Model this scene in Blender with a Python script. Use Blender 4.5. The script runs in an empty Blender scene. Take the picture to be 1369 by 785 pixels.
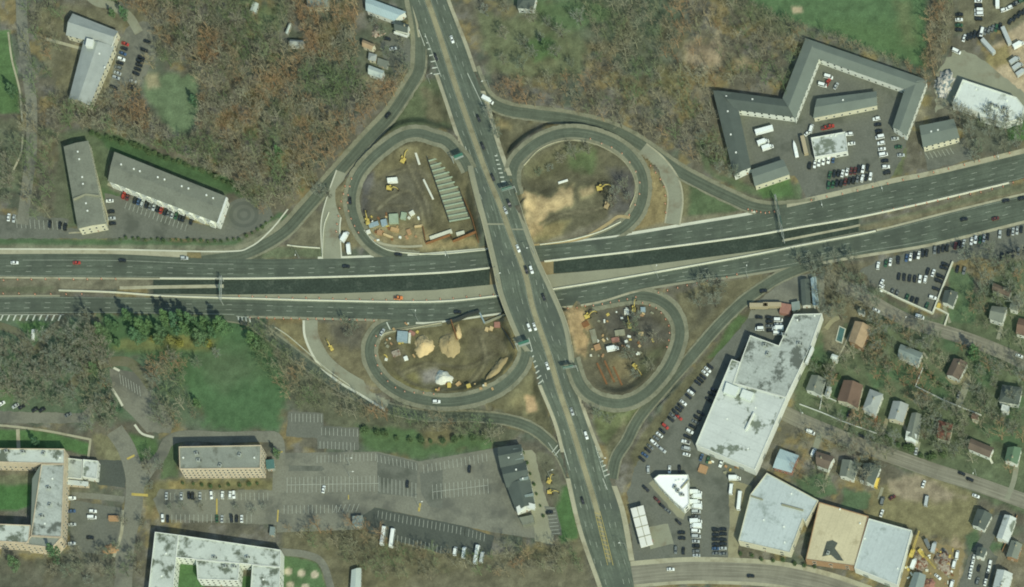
import bpy, bmesh, math, random
import numpy as np
from mathutils import Vector, Matrix

# ------------------------------------------------------------------ camera, light, exposure
S = 0.452                       # metres per photograph pixel on the ground
PW, PH = 1369.0, 785.0
D = 2400.0                      # height of the camera above the ground
CX, CY = 0.20*D, -0.50*D        # it stands south-east of the place and looks straight down through a shifted lens
R = math.radians
C = bpy.context.scene.collection
sc = bpy.context.scene

cam = bpy.data.cameras.new('camera'); cam_o = bpy.data.objects.new('camera', cam); C.objects.link(cam_o)
cam_o.location = (CX, CY, D)
cam.sensor_width = 36.0
cam.lens = 36.0*D/(PW*S)
cam.shift_x = -CX/(PW*S); cam.shift_y = -CY/(PW*S)
cam.clip_start = 10; cam.clip_end = 12000
sc.camera = cam_o

SUN_EL, SUN_AZ = R(43), R(148)
w = bpy.data.worlds.new('World'); sc.world = w; w.use_nodes = True
nt = w.node_tree; nt.nodes.clear()
sky = nt.nodes.new('ShaderNodeTexSky'); sky.sky_type = 'NISHITA'; sky.sun_disc = False
sky.sun_elevation = SUN_EL; sky.sun_rotation = SUN_AZ
bg = nt.nodes.new('ShaderNodeBackground'); bg.inputs['Strength'].default_value = 0.14
wo = nt.nodes.new('ShaderNodeOutputWorld')
nt.links.new(sky.outputs[0], bg.inputs[0]); nt.links.new(bg.outputs[0], wo.inputs[0])
sl = bpy.data.lights.new('sun', 'SUN'); sl.energy = 3.1; sl.angle = R(0.55); sl.color = (1.0, 0.95, 0.87)
so = bpy.data.objects.new('sun', sl); C.objects.link(so)
sdir = Vector((-math.sin(SUN_AZ)*math.cos(SUN_EL), -math.cos(SUN_AZ)*math.cos(SUN_EL), -math.sin(SUN_EL)))
so.rotation_euler = sdir.to_track_quat('-Z', 'Y').to_euler()
so.location = (0, 0, 300)
vs = sc.view_settings
vs.view_transform = 'Standard'; vs.look = 'None'; vs.gamma = 1.0; vs.exposure = 0.12; vs.use_curve_mapping = False
sc.cycles.filter_width = 1.9
sc.cycles.max_bounces = 4

rnd = random.Random(11)
nrng = np.random.default_rng(5)

# ------------------------------------------------------------------ pixel <-> ground
def U(px, py, z=0.0):
    gx = (px-684.5)*S; gy = (392.5-py)*S
    return (CX+(gx-CX)*(D-z)/D, CY+(gy-CY)*(D-z)/D)
def PJ(X, Y, Z):                # world arrays to photograph pixels (used to look up what the ground is covered with)
    gx = CX+(X-CX)*D/(D-Z); gy = CY+(Y-CY)*D/(D-Z)
    return gx/S+684.5, 392.5-gy/S

# ------------------------------------------------------------------ materials
ALB = 1.0
TINT = (1.0, 1.10, .95)
def lin(c, k=1.0):
    o = []
    for v in c[:3]:
        v = v/255.0
        v = v/12.92 if v <= 0.04045 else ((v+0.055)/1.055)**2.4
        o.append(v*k*ALB)
    return tuple(min(.9, a*b) for a, b in zip(o, TINT))
def _n(nt, t, **kw):
    n = nt.nodes.new(t)
    for k, v in kw.items(): setattr(n, k, v)
    return n
def factor_noise(nt, vec, scale, lo, hi, detail=3.0, rough=0.6):
    n = _n(nt, 'ShaderNodeTexNoise'); n.inputs['Scale'].default_value = scale
    n.inputs['Detail'].default_value = detail; n.inputs['Roughness'].default_value = rough
    if vec: nt.links.new(vec, n.inputs['Vector'])
    m = _n(nt, 'ShaderNodeMapRange'); m.inputs[1].default_value = 0.28; m.inputs[2].default_value = 0.72
    m.inputs[3].default_value = lo; m.inputs[4].default_value = hi
    nt.links.new(n.outputs['Fac'], m.inputs[0])
    return m.outputs[0]
def mul(nt, a, b):
    m = _n(nt, 'ShaderNodeMath', operation='MULTIPLY'); nt.links.new(a, m.inputs[0]); nt.links.new(b, m.inputs[1]); return m.outputs[0]
def mat(name, rgb, var=.12, sc1=1.2, var2=.10, sc2=.06, rough=.9, spec=.2, stain=None, streak=False, metal=0.0, lines=None, coat=0.0):
    m = bpy.data.materials.new(name); m.use_nodes = True
    nt = m.node_tree; b = nt.nodes['Principled BSDF']
    b.inputs['Roughness'].default_value = rough; b.inputs['Metallic'].default_value = metal
    b.inputs['Specular IOR Level'].default_value = spec
    b.inputs['Coat Weight'].default_value = coat
    col = lin(rgb); m.diffuse_color = col+(1,)
    if var <= 0:
        b.inputs['Base Color'].default_value = col+(1,); return m
    g = _n(nt, 'ShaderNodeNewGeometry'); pos = g.outputs['Position']
    f = mul(nt, factor_noise(nt, pos, sc1, 1-var, 1+var), factor_noise(nt, pos, sc2, 1-var2, 1+var2))
    if streak:                                        # wear along the lanes: the strip carries u across, v along, in metres
        uv = _n(nt, 'ShaderNodeUVMap'); mp = _n(nt, 'ShaderNodeMapping'); mp.inputs['Scale'].default_value = (0.9, 0.02, 1)
        nt.links.new(uv.outputs[0], mp.inputs[0])
        f = mul(nt, f, factor_noise(nt, mp.outputs[0], 1.0, .70, 1.30))
        mp2 = _n(nt, 'ShaderNodeMapping'); mp2.inputs['Scale'].default_value = (0.03, 0.12, 1)
        nt.links.new(uv.outputs[0], mp2.inputs[0])
        f = mul(nt, f, factor_noise(nt, mp2.outputs[0], 1.0, .86, 1.14))
    if lines:                                         # seams or ribs: (direction x, direction y, period m, depth)
        dx, dy, per, dep = lines
        sx = _n(nt, 'ShaderNodeVectorMath', operation='DOT_PRODUCT'); nt.links.new(pos, sx.inputs[0]); sx.inputs[1].default_value = (dx/per, dy/per, 0)
        fr = _n(nt, 'ShaderNodeMath', operation='FRACT'); nt.links.new(sx.outputs['Value'], fr.inputs[0])
        lt = _n(nt, 'ShaderNodeMath', operation='LESS_THAN'); nt.links.new(fr.outputs[0], lt.inputs[0]); lt.inputs[1].default_value = 0.16
        mr = _n(nt, 'ShaderNodeMapRange'); mr.inputs[3].default_value = 1.0; mr.inputs[4].default_value = 1-dep
        nt.links.new(lt.outputs[0], mr.inputs[0]); f = mul(nt, f, mr.outputs[0])
    v = _n(nt, 'ShaderNodeVectorMath', operation='SCALE'); v.inputs[0].default_value = col
    nt.links.new(f, v.inputs['Scale']); out = v.outputs[0]
    if stain:
        scol, ssc, lo, hi = stain
        n = _n(nt, 'ShaderNodeTexNoise'); n.inputs['Scale'].default_value = ssc; n.inputs['Detail'].default_value = 5; n.inputs['Roughness'].default_value = .65
        nt.links.new(pos, n.inputs['Vector'])
        mr = _n(nt, 'ShaderNodeMapRange'); mr.inputs[1].default_value = lo; mr.inputs[2].default_value = hi
        nt.links.new(n.outputs['Fac'], mr.inputs[0])
        mx = _n(nt, 'ShaderNodeMix', data_type='RGBA'); nt.links.new(mr.outputs[0], mx.inputs[0])
        nt.links.new(out, mx.inputs[6]); mx.inputs[7].default_value = lin(scol)+(1,)
        out = mx.outputs[2]
    nt.links.new(out, b.inputs['Base Color'])
    return m
def ramp_mat(name, cols, attr=None, rough=.9):        # colour differs from tree to tree
    m = bpy.data.materials.new(name); m.use_nodes = True
    nt = m.node_tree; b = nt.nodes['Principled BSDF']; b.inputs['Roughness'].default_value = rough; b.inputs['Specular IOR Level'].default_value = .1
    if attr:
        a = _n(nt, 'ShaderNodeAttribute', attribute_name=attr); src = a.outputs['Fac']
    else:
        a = _n(nt, 'ShaderNodeObjectInfo'); src = a.outputs['Random']
    r = _n(nt, 'ShaderNodeValToRGB'); e = r.color_ramp.elements
    while len(e) < len(cols): e.new(0.5)
    for i, c in enumerate(cols):
        e[i].position = i/(len(cols)-1); e[i].color = lin(c)+(1,)
    nt.links.new(src, r.inputs[0])
    g = _n(nt, 'ShaderNodeNewGeometry')
    f = factor_noise(nt, g.outputs['Position'], .9, .75, 1.25)
    v = _n(nt, 'ShaderNodeVectorMath', operation='SCALE'); nt.links.new(r.outputs[0], v.inputs[0]); nt.links.new(f, v.inputs['Scale'])
    if attr:
        a2 = _n(nt, 'ShaderNodeAttribute', attribute_name='paleness'); nt.links.new(mul(nt, f, a2.outputs['Fac']), v.inputs['Scale'])
    nt.links.new(v.outputs[0], b.inputs['Base Color'])
    return m

MT = {}
def add(name, *a, **k): MT[name] = mat(name, *a, **k)
add('highway_asphalt', (86, 93, 80), .14, .9, .10, .05, streak=True, stain=((74, 80, 70), .045, .50, .66))
add('arterial_asphalt', (93, 100, 86), .14, .9, .10, .05, streak=True, stain=((82, 88, 78), .05, .50, .66))
add('ramp_asphalt', (90, 96, 81), .14, .9, .10, .05, streak=True)
add('ramp_shoulder', (132, 130, 108), .16, 1.0, .16, .10, stain=((104, 104, 84), .2, .45, .7))
add('faint_paint', (150, 154, 138), .2, 1.0, .2, .2)
add('worn_drive', (108, 106, 86), .14, 1.0, .16, .1, stain=((96, 96, 72), .2, .42, .62))
add('fresh_asphalt', (58, 67, 57), .30, .8, .18, .10, stain=((84, 90, 78), .10, .56, .72))
add('old_asphalt', (120, 119, 105), .14, .9, .12, .06, stain=((98, 98, 88), .05, .50, .64))
add('mid_asphalt', (106, 107, 96), .14, .9, .12, .06, stain=((88, 90, 80), .06, .50, .64))
add('dark_asphalt', (80, 84, 76), .16, .9, .12, .07)
add('gravel_road', (137, 137, 117), .10, 1.6, .10, .08, stain=((120, 112, 92), .10, .52, .7))
add('street_asphalt', (128, 124, 108), .08, 1.5, .10, .06, streak=True)
add('concrete', (163, 158, 133), .10, 1.5, .12, .08, stain=((135, 128, 104), .12, .5, .7))
add('pale_concrete', (196, 194, 174), .06, 1.0, .08, .1)
add('dull_concrete', (140, 138, 116), .10, 1.5, .12, .06)
add('median_paving', (142, 136, 108), .12, 1.5, .14, .08, stain=((115, 108, 84), .15, .5, .7))
add('road_paint', (190, 192, 176), .16, 1.5, .18, .3)
add('stall_paint', (174, 176, 162), .16, 1.5, .18, .3)
add('yellow_paint', (178, 158, 88), .12, 1.5, .15, .3)
add('shingle_green', (110, 117, 107), .07, 2.5, .08, .12)
add('shingle_dark', (84, 91, 84), .10, 2.5, .10, .15)
add('shingle_grey', (118, 122, 110), .08, 2.5, .10, .15)
add('shingle_pale', (150, 154, 148), .07, 2.5, .10, .15)
add('shingle_blue', (126, 136, 130), .08, 2.5, .10, .15)
add('shingle_brown', (112, 92, 78), .10, 2.5, .12, .2)
add('shingle_brown2', (104, 92, 80), .10, 2.5, .12, .2)
add('shingle_red', (128, 88, 74), .10, 2.5, .12, .2)
add('shingle_tan', (160, 138, 110), .12, 2.5, .14, .3)
add('shingle_olive', (118, 120, 106), .12, 1.0, .10, .1, stain=((102, 104, 92), .12, .54, .68))
add('metal_green', (94, 116, 92), .05, 1.5, .08, .15, lines=(1, .3, .9, .12))
add('metal_pale', (172, 180, 172), .05, 1.5, .08, .1, lines=(.35, .93, 1.1, .1))
add('metal_blue', (160, 176, 176), .06, 1.5, .08, .1, lines=(.9, .4, 1.3, .1))
add('teal_cover', (78, 110, 106), .08, 1.5, .1, .3)
add('roof_white', (204, 208, 200), .05, .8, .06, .08, stain=((150, 154, 142), .14, .56, .70), lines=(.9, -.4, 3.6, .04))
add('roof_bright', (236, 238, 232), .02, .8, .02, .1)
add('roof_pale', (188, 191, 184), .06, .8, .08, .08, stain=((112, 118, 104), .07, .53, .58), lines=(.4, .9, 5.0, .05))
add('roof_stained', (162, 166, 158), .14, 1.0, .14, .12, stain=((96, 100, 92), .10, .52, .60), lines=(.4, .9, 5.0, .06))
add('roof_bluish', (178, 185, 182), .07, .8, .08, .06, stain=((138, 146, 140), .12, .54, .70), lines=(.93, -.36, 4.0, .05))
add('roof_tan', (192, 180, 148), .08, .9, .10, .07, stain=((160, 148, 118), .14, .54, .72), lines=(.93, -.36, 4.5, .05))
add('roof_blotched', (182, 186, 176), .08, 1.2, .1, .1, stain=((98, 104, 90), .11, .50, .60))
add('roof_gravel', (132, 135, 124), .12, 1.5, .12, .1, stain=((100, 102, 90), .15, .54, .68))
add('canopy_white', (214, 211, 200), .04, 1.0, .05, .1)
add('white_wall', (206, 206, 196), .04, 1.0, .05, .2)
add('cream_wall', (194, 188, 164), .06, 1.0, .08, .2)
add('grey_wall', (150, 150, 138), .06, 1.0, .08, .2)
add('brick_wall', (188, 172, 148), .12, 3.0, .10, .3)
add('brown_wall', (150, 120, 92), .1, 2.0, .1, .3)
add('window_glass', (46, 54, 54), 0, rough=.12, spec=.5)
add('window_frame', (205, 205, 196), 0, rough=.6)
add('dark_metal', (60, 64, 60), .05, rough=.6)
add('steel', (150, 154, 146), .08, 2.0, rough=.55, spec=.4)
add('sign_green', (62, 104, 92), .05, rough=.5)
add('machine_yellow', (192, 170, 92), .08, 3.0, rough=.55, spec=.4)
add('machine_tan', (168, 148, 112), .08, 3.0, rough=.6, spec=.3)
add('machine_black', (44, 44, 40), .1, rough=.8)
add('timber', (176, 146, 104), .14, 2.0, .12, .3)
add('rust', (128, 92, 62), .16, 2.0, .15, .4)
add('orange_plastic', (196, 118, 80), .06, rough=.6)
add('barrel_white', (225, 222, 210), 0, rough=.6)
add('red_tarp', (152, 112, 98), .12, 2.0, .1, .4)
add('green_tarp', (150, 162, 138), .08, 1.2, .1, .4)
add('blue_tarp', (140, 156, 160), .1, 1.2, .1, .4)
add('white_box', (222, 222, 212), .04, 1.2, .04, .3)
add('orange_box', (166, 132, 98), .05, 1.2, .05, .3)
add('sand', (196, 172, 128), .08, 1.4, .10, .2)
add('tan_sand', (162, 144, 106), .10, 1.4, .14, .2)
add('pale_stone', (206, 204, 188), .07, 1.4, .08, .2)
add('soil', (134, 120, 88), .12, 1.4, .14, .2)
add('paver_ring', (100, 102, 92), .08, 1.5, .1, .1)
add('paver_ring_dark', (90, 93, 84), .08, 1.5, .1, .1)
add('scrap', (150, 140, 124), .35, .9, .3, .35, stain=((110, 74, 56), .5, .5, .6))
add('scrap_pale', (196, 188, 176), .3, .9, .25, .4, stain=((110, 122, 124), .5, .48, .56))
add('trunk_bark', (112, 104, 90), .12, 2.0, .1, .3)
MT['twig'] = ramp_mat('twig', [(134, 138, 124), (122, 126, 110), (138, 134, 116), (114, 124, 100), (136, 140, 128)])
MT['wood_twig'] = ramp_mat('wood_twig', [(108, 122, 88), (126, 126, 100), (142, 138, 118), (142, 130, 102), (152, 126, 96)], attr='tint')
MT['needle'] = ramp_mat('needle', [(88, 116, 82), (96, 122, 80), (80, 110, 84), (100, 120, 84)])
MT['shrub_leaf'] = ramp_mat('shrub_leaf', [(82, 102, 70), (92, 108, 74), (76, 94, 66)])
MT['yellow_leaf'] = ramp_mat('yellow_leaf', [(142, 138, 74), (130, 130, 72), (136, 136, 84)])

# ------------------------------------------------------------------ mesh helpers
class MB:
    def __init__(s): s.v = []; s.f = []; s.m = []
    def add(s, vs, fs, mi=0):
        o = len(s.v); s.v += [tuple(p) for p in vs]
        for f in fs: s.f.append(tuple(i+o for i in f)); s.m.append(mi)
        return s
    def box(s, c, d, rz=0.0, mi=0, taper=1.0, ry=0.0):
        M = Matrix.Translation(c) @ Matrix.Rotation(rz, 4, 'Z') @ Matrix.Rotation(ry, 4, 'Y')
        x, y, z = d[0]/2, d[1]/2, d[2]/2; t = taper
        P = [(-x,-y,-z),(x,-y,-z),(x,y,-z),(-x,y,-z),(-x*t,-y*t,z),(x*t,-y*t,z),(x*t,y*t,z),(-x*t,y*t,z)]
        return s.add([M @ Vector(p) for p in P], [(3,2,1,0),(4,5,6,7),(0,1,5,4),(1,2,6,5),(2,3,7,6),(3,0,4,7)], mi)
    def bar(s, a, b, r0, r1=None, n=5, mi=0):
        a = Vector(a); b = Vector(b); r1 = r0 if r1 is None else r1
        d = (b-a).normalized(); u = d.orthogonal().normalized(); w_ = d.cross(u)
        vs = []
        for p, r in ((a, r0), (b, r1)):
            for i in range(n):
                t = 2*math.pi*i/n; vs.append(p+u*(r*math.cos(t))+w_*(r*math.sin(t)))
        fs = [(i, (i+1) % n, n+(i+1) % n, n+i) for i in range(n)]+[tuple(range(n-1, -1, -1)), tuple(range(n, 2*n))]
        return s.add(vs, fs, mi)
    def prism(s, poly, z0, z1, mi=0, bottom=False):
        n = len(poly)
        vs = [(p[0], p[1], z0) for p in poly]+[(p[0], p[1], z1) for p in poly]
        fs = [(i, (i+1) % n, n+(i+1) % n, n+i) for i in range(n)]+[tuple(range(n, 2*n))]
        if bottom: fs.append(tuple(range(n-1, -1, -1)))
        return s.add(vs, fs, mi)
    def shell(s, top, faces, t, mi=0):                # sheet of thickness t below the given faces
        n = len(top); vs = [tuple(p) for p in top]+[(p[0], p[1], p[2]-t) for p in top]
        fs = [tuple(f) for f in faces]+[tuple(n+i for i in reversed(f)) for f in faces]
        cnt = {}
        for f in faces:
            for i in range(len(f)):
                a, b = f[i], f[(i+1) % len(f)]
                cnt[(a, b)] = 1
        for (a, b) in cnt:
            if (b, a) not in cnt: fs.append((b, a, n+a, n+b))
        return s.add(vs, fs, mi)
    def mesh(s, name, mats, off=(0, 0, 0), smooth=False):
        me = bpy.data.meshes.new(name)
        me.from_pydata([(p[0]-off[0], p[1]-off[1], p[2]-off[2]) for p in s.v], [], s.f)
        if not isinstance(mats, (list, tuple)): mats = [mats]
        for m in mats: me.materials.append(MT[m] if isinstance(m, str) else m)
        me.polygons.foreach_set('material_index', s.m)
        if smooth: me.polygons.foreach_set('use_smooth', [True]*len(s.f))
        me.update(); return me
def link(name, me, parent=None, loc=None, rz=0.0):
    o = bpy.data.objects.new(name, me); C.objects.link(o)
    if parent: o.parent = parent
    if loc is not None: o.location = loc
    if rz: o.rotation_euler = (0, 0, rz)
    return o
def tag(o, label, cat, group=None, kind=None):
    o['label'] = label; o['category'] = cat
    if group: o['group'] = group
    if kind: o['kind'] = kind
    return o
def thing(name, label, cat, loc=(0, 0, 0), rz=0.0, group=None):
    o = bpy.data.objects.new(name, None); C.objects.link(o); o.empty_display_size = 0.5
    o.location = loc; o.rotation_euler = (0, 0, rz)
    return tag(o, label, cat, group)
def struct(name, me, kind='structure'):
    o = link(name, me); o['kind'] = kind; return o
def area2(p): return sum(p[i][0]*p[(i+1) % len(p)][1]-p[(i+1) % len(p)][0]*p[i][1] for i in range(len(p)))
def ccw(p): return p if area2(p) > 0 else p[::-1]
def inset(poly, d):
    n = len(poly); out = []
    for i in range(n):
        p0, p1, p2 = poly[i-1], poly[i], poly[(i+1) % n]
        a = Vector((p1[0]-p0[0], p1[1]-p0[1])).normalized(); b = Vector((p2[0]-p1[0], p2[1]-p1[1])).normalized()
        na = Vector((-a.y, a.x)); nb = Vector((-b.y, b.x)); k = 1+na.dot(nb)
        m = (na+nb)/max(k, .35)
        out.append((p1[0]+m.x*d, p1[1]+m.y*d))
    return out
def smooth_line(pts, step=4.0, n=None):               # Catmull-Rom through the points, even spacing; rows may carry extra columns
    P = np.array(pts, float); P = np.vstack([2*P[0]-P[1], P, 2*P[-1]-P[-2]]); out = []
    for i in range(1, len(P)-2):
        L = np.linalg.norm(P[i+1][:2]-P[i][:2]); k = max(2, int(L/step*2))
        for j in range(k):
            t = j/k
            out.append(0.5*((2*P[i])+(-P[i-1]+P[i+1])*t+(2*P[i-1]-5*P[i]+4*P[i+1]-P[i+2])*t*t+(-P[i-1]+3*P[i]-3*P[i+1]+P[i+2])*t**3))
    out.append(P[-2]); out = np.array(out)
    s = np.concatenate([[0], np.cumsum(np.linalg.norm(np.diff(out[:, :2], axis=0), axis=1))])
    k = max(2, int(round(s[-1]/step))) if n is None else n
    t = np.linspace(0, s[-1], k+1)
    return np.stack([np.interp(t, s, out[:, c]) for c in range(out.shape[1])], 1)

# ------------------------------------------------------------------ the roads' lines, in photograph pixels
WB_TOP = [(-60, 340), (0, 340), (150, 340), (280, 346), (420, 346.5), (530, 343), (580, 340), (650, 334), (725, 328), (776, 323), (840, 315), (930, 300), (993, 289.5), (1040, 280), (1069, 274), (1191, 246), (1247, 235), (1369, 205.5), (1430, 191)]
WB_BOT = [(-60, 370), (0, 370), (280, 372), (433, 370), (580, 364.6), (657, 357.5), (728, 349), (860, 334), (993, 316.5), (1069, 303.5), (1140, 291.5), (1222, 274), (1349, 244), (1369, 239), (1430, 224)]
EB_TOP = [(-60, 397), (0, 397.5), (79, 397), (300, 399.5), (433, 403), (580, 404.5), (667, 396.5), (738, 388), (840, 371.5), (993, 344.5), (1069, 329.5), (1171, 310), (1270, 285), (1369, 261), (1430, 247)]
EB_BOT = [(-60, 420), (0, 420), (130, 419), (318, 422), (509, 427), (560, 431), (600, 428), (672, 418), (748, 410.5), (800, 403), (860, 386), (942, 373), (983, 369), (1069, 355), (1150, 341), (1247, 325), (1369, 295), (1430, 280)]
ART_L = [(530, -40), (548, 0), (562, 40), (575, 72), (586, 102), (599, 140), (611, 176), (622, 205), (634, 255), (646, 300), (660, 358), (668, 395), (688, 446), (700, 466), (711, 480), (723, 515), (745, 570), (758, 625), (777, 707), (804, 785), (818, 830)]
ART_M = [(556, -40), (571.5, 0), (589, 51), (611, 120), (639, 200), (650.4, 231), (669.5, 277), (682, 312), (702.6, 368), (712.8, 413), (733, 472), (748, 523), (764, 570), (779, 619), (798, 682), (815, 751), (823, 785), (833, 830)]
ART_R = [(585, -40), (598, 0), (621, 58.6), (634, 96), (648, 135), (664, 190), (676, 225), (690, 262), (704, 302), (720, 347), (738, 386), (757, 431), (765, 470), (771, 520), (787, 570), (806, 618), (826, 670), (835, 707), (848, 785), (856, 830)]
def fx(line):                                         # y as a smooth function of x
    a = smooth_line(line, 6.0); return lambda x: np.interp(x, a[:, 0], a[:, 1])
def fy(line):
    a = smooth_line(line, 6.0); return lambda y: np.interp(y, a[:, 1], a[:, 0])
wbt, wbb, ebt, ebb = fx(WB_TOP), fx(WB_BOT), fx(EB_TOP), fx(EB_BOT)
al, am, ar = fy(ART_L), fy(ART_M), fy(ART_R)
BZ = 6.6
def zart(y): return np.interp(y, [20, 70, 240, 470, 640, 700], [0, .8, BZ, BZ, .8, 0])

RAMPS = {   # name: (centre line, width px, height at each end, share of the length on the slope, material, label of edges)
 'northwest_slip': ([(552, -10), (561, 40), (562, 70), (560, 94), (550, 113), (522, 155), (491, 188), (445.5, 238.6), (407, 282), (382, 309), (351, 329), (318, 342), (270, 349)], 14, 0.01, 0, .3),
 'northwest_loop': ([(627, 228), (620, 214), (610, 203), (596, 189), (580, 184), (560, 178), (540, 181), (521, 192), (496, 213), (478, 236), (470, 264), (473, 289), (485, 314), (503, 332), (530, 343), (560, 347)], 13.5, 6.15, 0, .75),
 'northeast_slip': ([(630, 92), (639, 114), (652, 134), (677, 147), (713, 153), (764, 160), (815, 173), (855, 193), (904, 227), (942, 248), (980, 266), (1006, 277), (1038, 281), (1090, 276)], 14, 1.5, 0, .4),
 'northeast_loop': ([(690, 262), (685, 243), (687, 223), (698, 207), (722, 189), (751, 178.5), (782, 179), (815, 189), (840, 206), (857, 231), (860, 257), (853, 282), (837, 301), (812, 316), (776, 328), (740, 334)], 14.5, 6.5, 0, .75),
 'southwest_slip': ([(300, 422), (331, 428), (350, 441), (382, 465), (415, 490), (446, 511), (484, 532), (522, 547), (570, 556), (630, 557), (680, 562), (713, 574), (735, 592), (752, 612), (768, 650)], 12.5, 0, 0.6, .4),
 'southwest_loop': ([(697, 448), (703, 466), (700, 484), (690, 500), (672, 516), (644, 530), (611, 537), (580, 537), (547, 530), (520, 515), (502, 495), (494, 472), (499, 451), (514, 437), (547, 430), (590, 424)], 14.5, 6.55, 0, .75),
 'southeast_loop': ([(764, 480), (770, 500), (776, 514), (788, 528), (810, 538), (836, 539), (863, 526), (890, 497), (905, 466), (909, 440), (900, 417), (882, 402), (860, 396), (830, 398), (790, 405)], 14.5, 6.15, 0.0, .75),
 'southeast_slip': ([(1110, 345), (1075, 357), (1044, 370), (1021, 384), (993, 404), (962, 434), (929, 472), (891, 515), (855, 558), (838, 590), (824, 612), (818, 640)], 13, 0, 0.7, .3),
}
RP = {}
for k, (pts, wd, za, zb, sh) in RAMPS.items():
    P = smooth_line(pts, 4.0); t = np.linspace(0, 1, len(P))
    z = np.maximum(za*np.clip(1-t/sh, 0, 1), zb*np.clip(1-(1-t)/sh, 0, 1))
    z = np.maximum(za, zb)*0 + z*z*(3-2*z/np.maximum(max(za, zb), 1e-6))/max(max(za, zb), 1e-6) if max(za, zb) > 0 else z
    RP[k] = np.column_stack([P, z])

# ------------------------------------------------------------------ terrain height
corr = []
for k, P in RP.items():
    corr.append((np.array([U(p[0], p[1], p[2]) for p in P]), P[:, 2], [RAMPS[k][1]/2*S+2.0]*len(P), 8.0))
MOUNDS = [(743, 268, 26, 14, 2.2), (715, 285, 14, 22, 1.6), (786, 256, 16, 9, 1.8), (700, 268, 9, 14, 1.5), (660, 492, 14, 9, 1.6), (672, 484, 8, 12, 1.4), (772, 440, 7, 28, 1.2), (540, 200, 20, 6, .8), (945, 70, 22, 14, 2.0), (982, 80, 14, 9, 1.4)]
def Hf(X, Y):
    Hh = np.zeros_like(X); cap = np.full_like(X, 99.0)
    for pts, z, hw, fall in corr:
        for i in range(len(pts)-1):
            a, b = pts[i], pts[i+1]; m = hw[i]+fall
            sel = np.nonzero((X > min(a[0], b[0])-m) & (X < max(a[0], b[0])+m) & (Y > min(a[1], b[1])-m) & (Y < max(a[1], b[1])+m))[0]
            if not len(sel): continue
            d = b-a; L2 = d@d+1e-9
            t = np.clip(((X[sel]-a[0])*d[0]+(Y[sel]-a[1])*d[1])/L2, 0, 1)
            dist = np.hypot(X[sel]-a[0]-t*d[0], Y[sel]-a[1]-t*d[1]); zz = z[i]+(z[i+1]-z[i])*t
            q = np.clip(1-(dist-hw[i])/fall, 0, 1); q = q*q*(3-2*q)
            Hh[sel] = np.maximum(Hh[sel], zz*q)
            near = dist < hw[i]+.3; s2 = sel[near]; cap[s2] = np.minimum(cap[s2], zz[near])
    za = np.zeros_like(X)
    for _ in range(3): px, py = PJ(X, Y, za); za = zart(py)
    d = np.maximum(np.maximum(al(py)-px, px-ar(py)), 0)*S*.94; inside = d <= 1.2
    q = np.clip(1-(d-1.2)/6.0, 0, 1); Ha = za*q*q*(3-2*q)
    gx_, gy_ = PJ(X, Y, 0*X)
    e = np.maximum(wbt(gx_)-1-gy_, gy_-ebb(gx_)-1); q = np.clip(e/14, 0, 1); q = q*q*(3-2*q)
    Hh = np.where(inside, Ha*q, np.minimum(np.maximum(Hh, Ha*q), cap))
    for mx, my, rx, ry, h in MOUNDS:
        Hh = Hh+h*np.exp(-(((gx_-mx)/rx)**2+((gy_-my)/ry)**2))*(cap > 50)
    return Hh-.03*((cap < 50) | inside)
GS = 1.15
gx = np.arange(-352, 352.1, GS); gy = np.arange(-222, 222.1, GS)
far = np.array([400, 480, 620, 900, 1500, 3000, 6000.])
XS = np.concatenate([-far[::-1], gx, far]); YS = np.concatenate([-far[::-1], gy, far])
GX, GY = np.meshgrid(XS, YS); shp = GX.shape
GZ = Hf(GX.ravel(), GY.ravel()).reshape(shp)
nf = len(far); HZ = GZ[nf:-nf, nf:-nf]
def H(x, y):
    i = min(max((x-gx[0])/GS, 0), len(gx)-1.001); j = min(max((y-gy[0])/GS, 0), len(gy)-1.001)
    a, b = int(i), int(j); u, v = i-a, j-b
    return float((HZ[b, a]*(1-u)+HZ[b, a+1]*u)*(1-v)+(HZ[b+1, a]*(1-u)+HZ[b+1, a+1]*u)*v)
def G(px, py, lift=0.0):                              # the point of the ground seen at a photograph pixel
    x, y = U(px, py, 0); z = 0.0
    for _ in range(4):
        z = H(x, y); x, y = U(px, py, z)
    return (x, y, z+lift)

# ------------------------------------------------------------------ ground cover
TB = nrng.random((256, 256))
def vn(x, y, seed=0):
    x = x+seed*17.3; y = y+seed*9.7
    i = np.floor(x).astype(int); j = np.floor(y).astype(int); u = x-i; v = y-j
    u = u*u*(3-2*u); v = v*v*(3-2*v)
    a = TB[j & 255, i & 255]; b = TB[j & 255, (i+1) & 255]; c = TB[(j+1) & 255, i & 255]; d = TB[(j+1) & 255, (i+1) & 255]
    return (a*(1-u)+b*u)*(1-v)+(c*(1-u)+d*u)*v
def fbm(x, y, s, seed=0, o=4):
    t = 0; a = 1.0; n = 0
    for k in range(o): t = t+a*vn(x*s, y*s, seed+k*3); n += a; a *= .55; s *= 2.1
    return t/n
fx_, fy_ = GX.ravel(), GY.ravel()
PX, PY = PJ(fx_, fy_, GZ.ravel())
n1 = fbm(PX, PY, 1/60, 1); n2 = fbm(PX, PY, 1/14, 2); n3 = fbm(PX, PY, 1/25, 5); n4 = fbm(PX, PY, 1/6, 7)
def sm(a, lo, hi):
    t = np.clip((a-lo)/(hi-lo), 0, 1); return t*t*(3-2*t)
COL = np.tile(np.array([102., 97, 76]), (len(PX), 1))
def over(c, al_): 
    global COL
    COL = COL*(1-al_[:, None])+np.array(c, float)*al_[:, None]
over((90, 101, 75), sm(n1, .45, .62)*.8)
over((138, 106, 76), sm(n3, .54, .67)*.75)
over((112, 109, 92), sm(n2, .52, .68)*.6)
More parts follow.
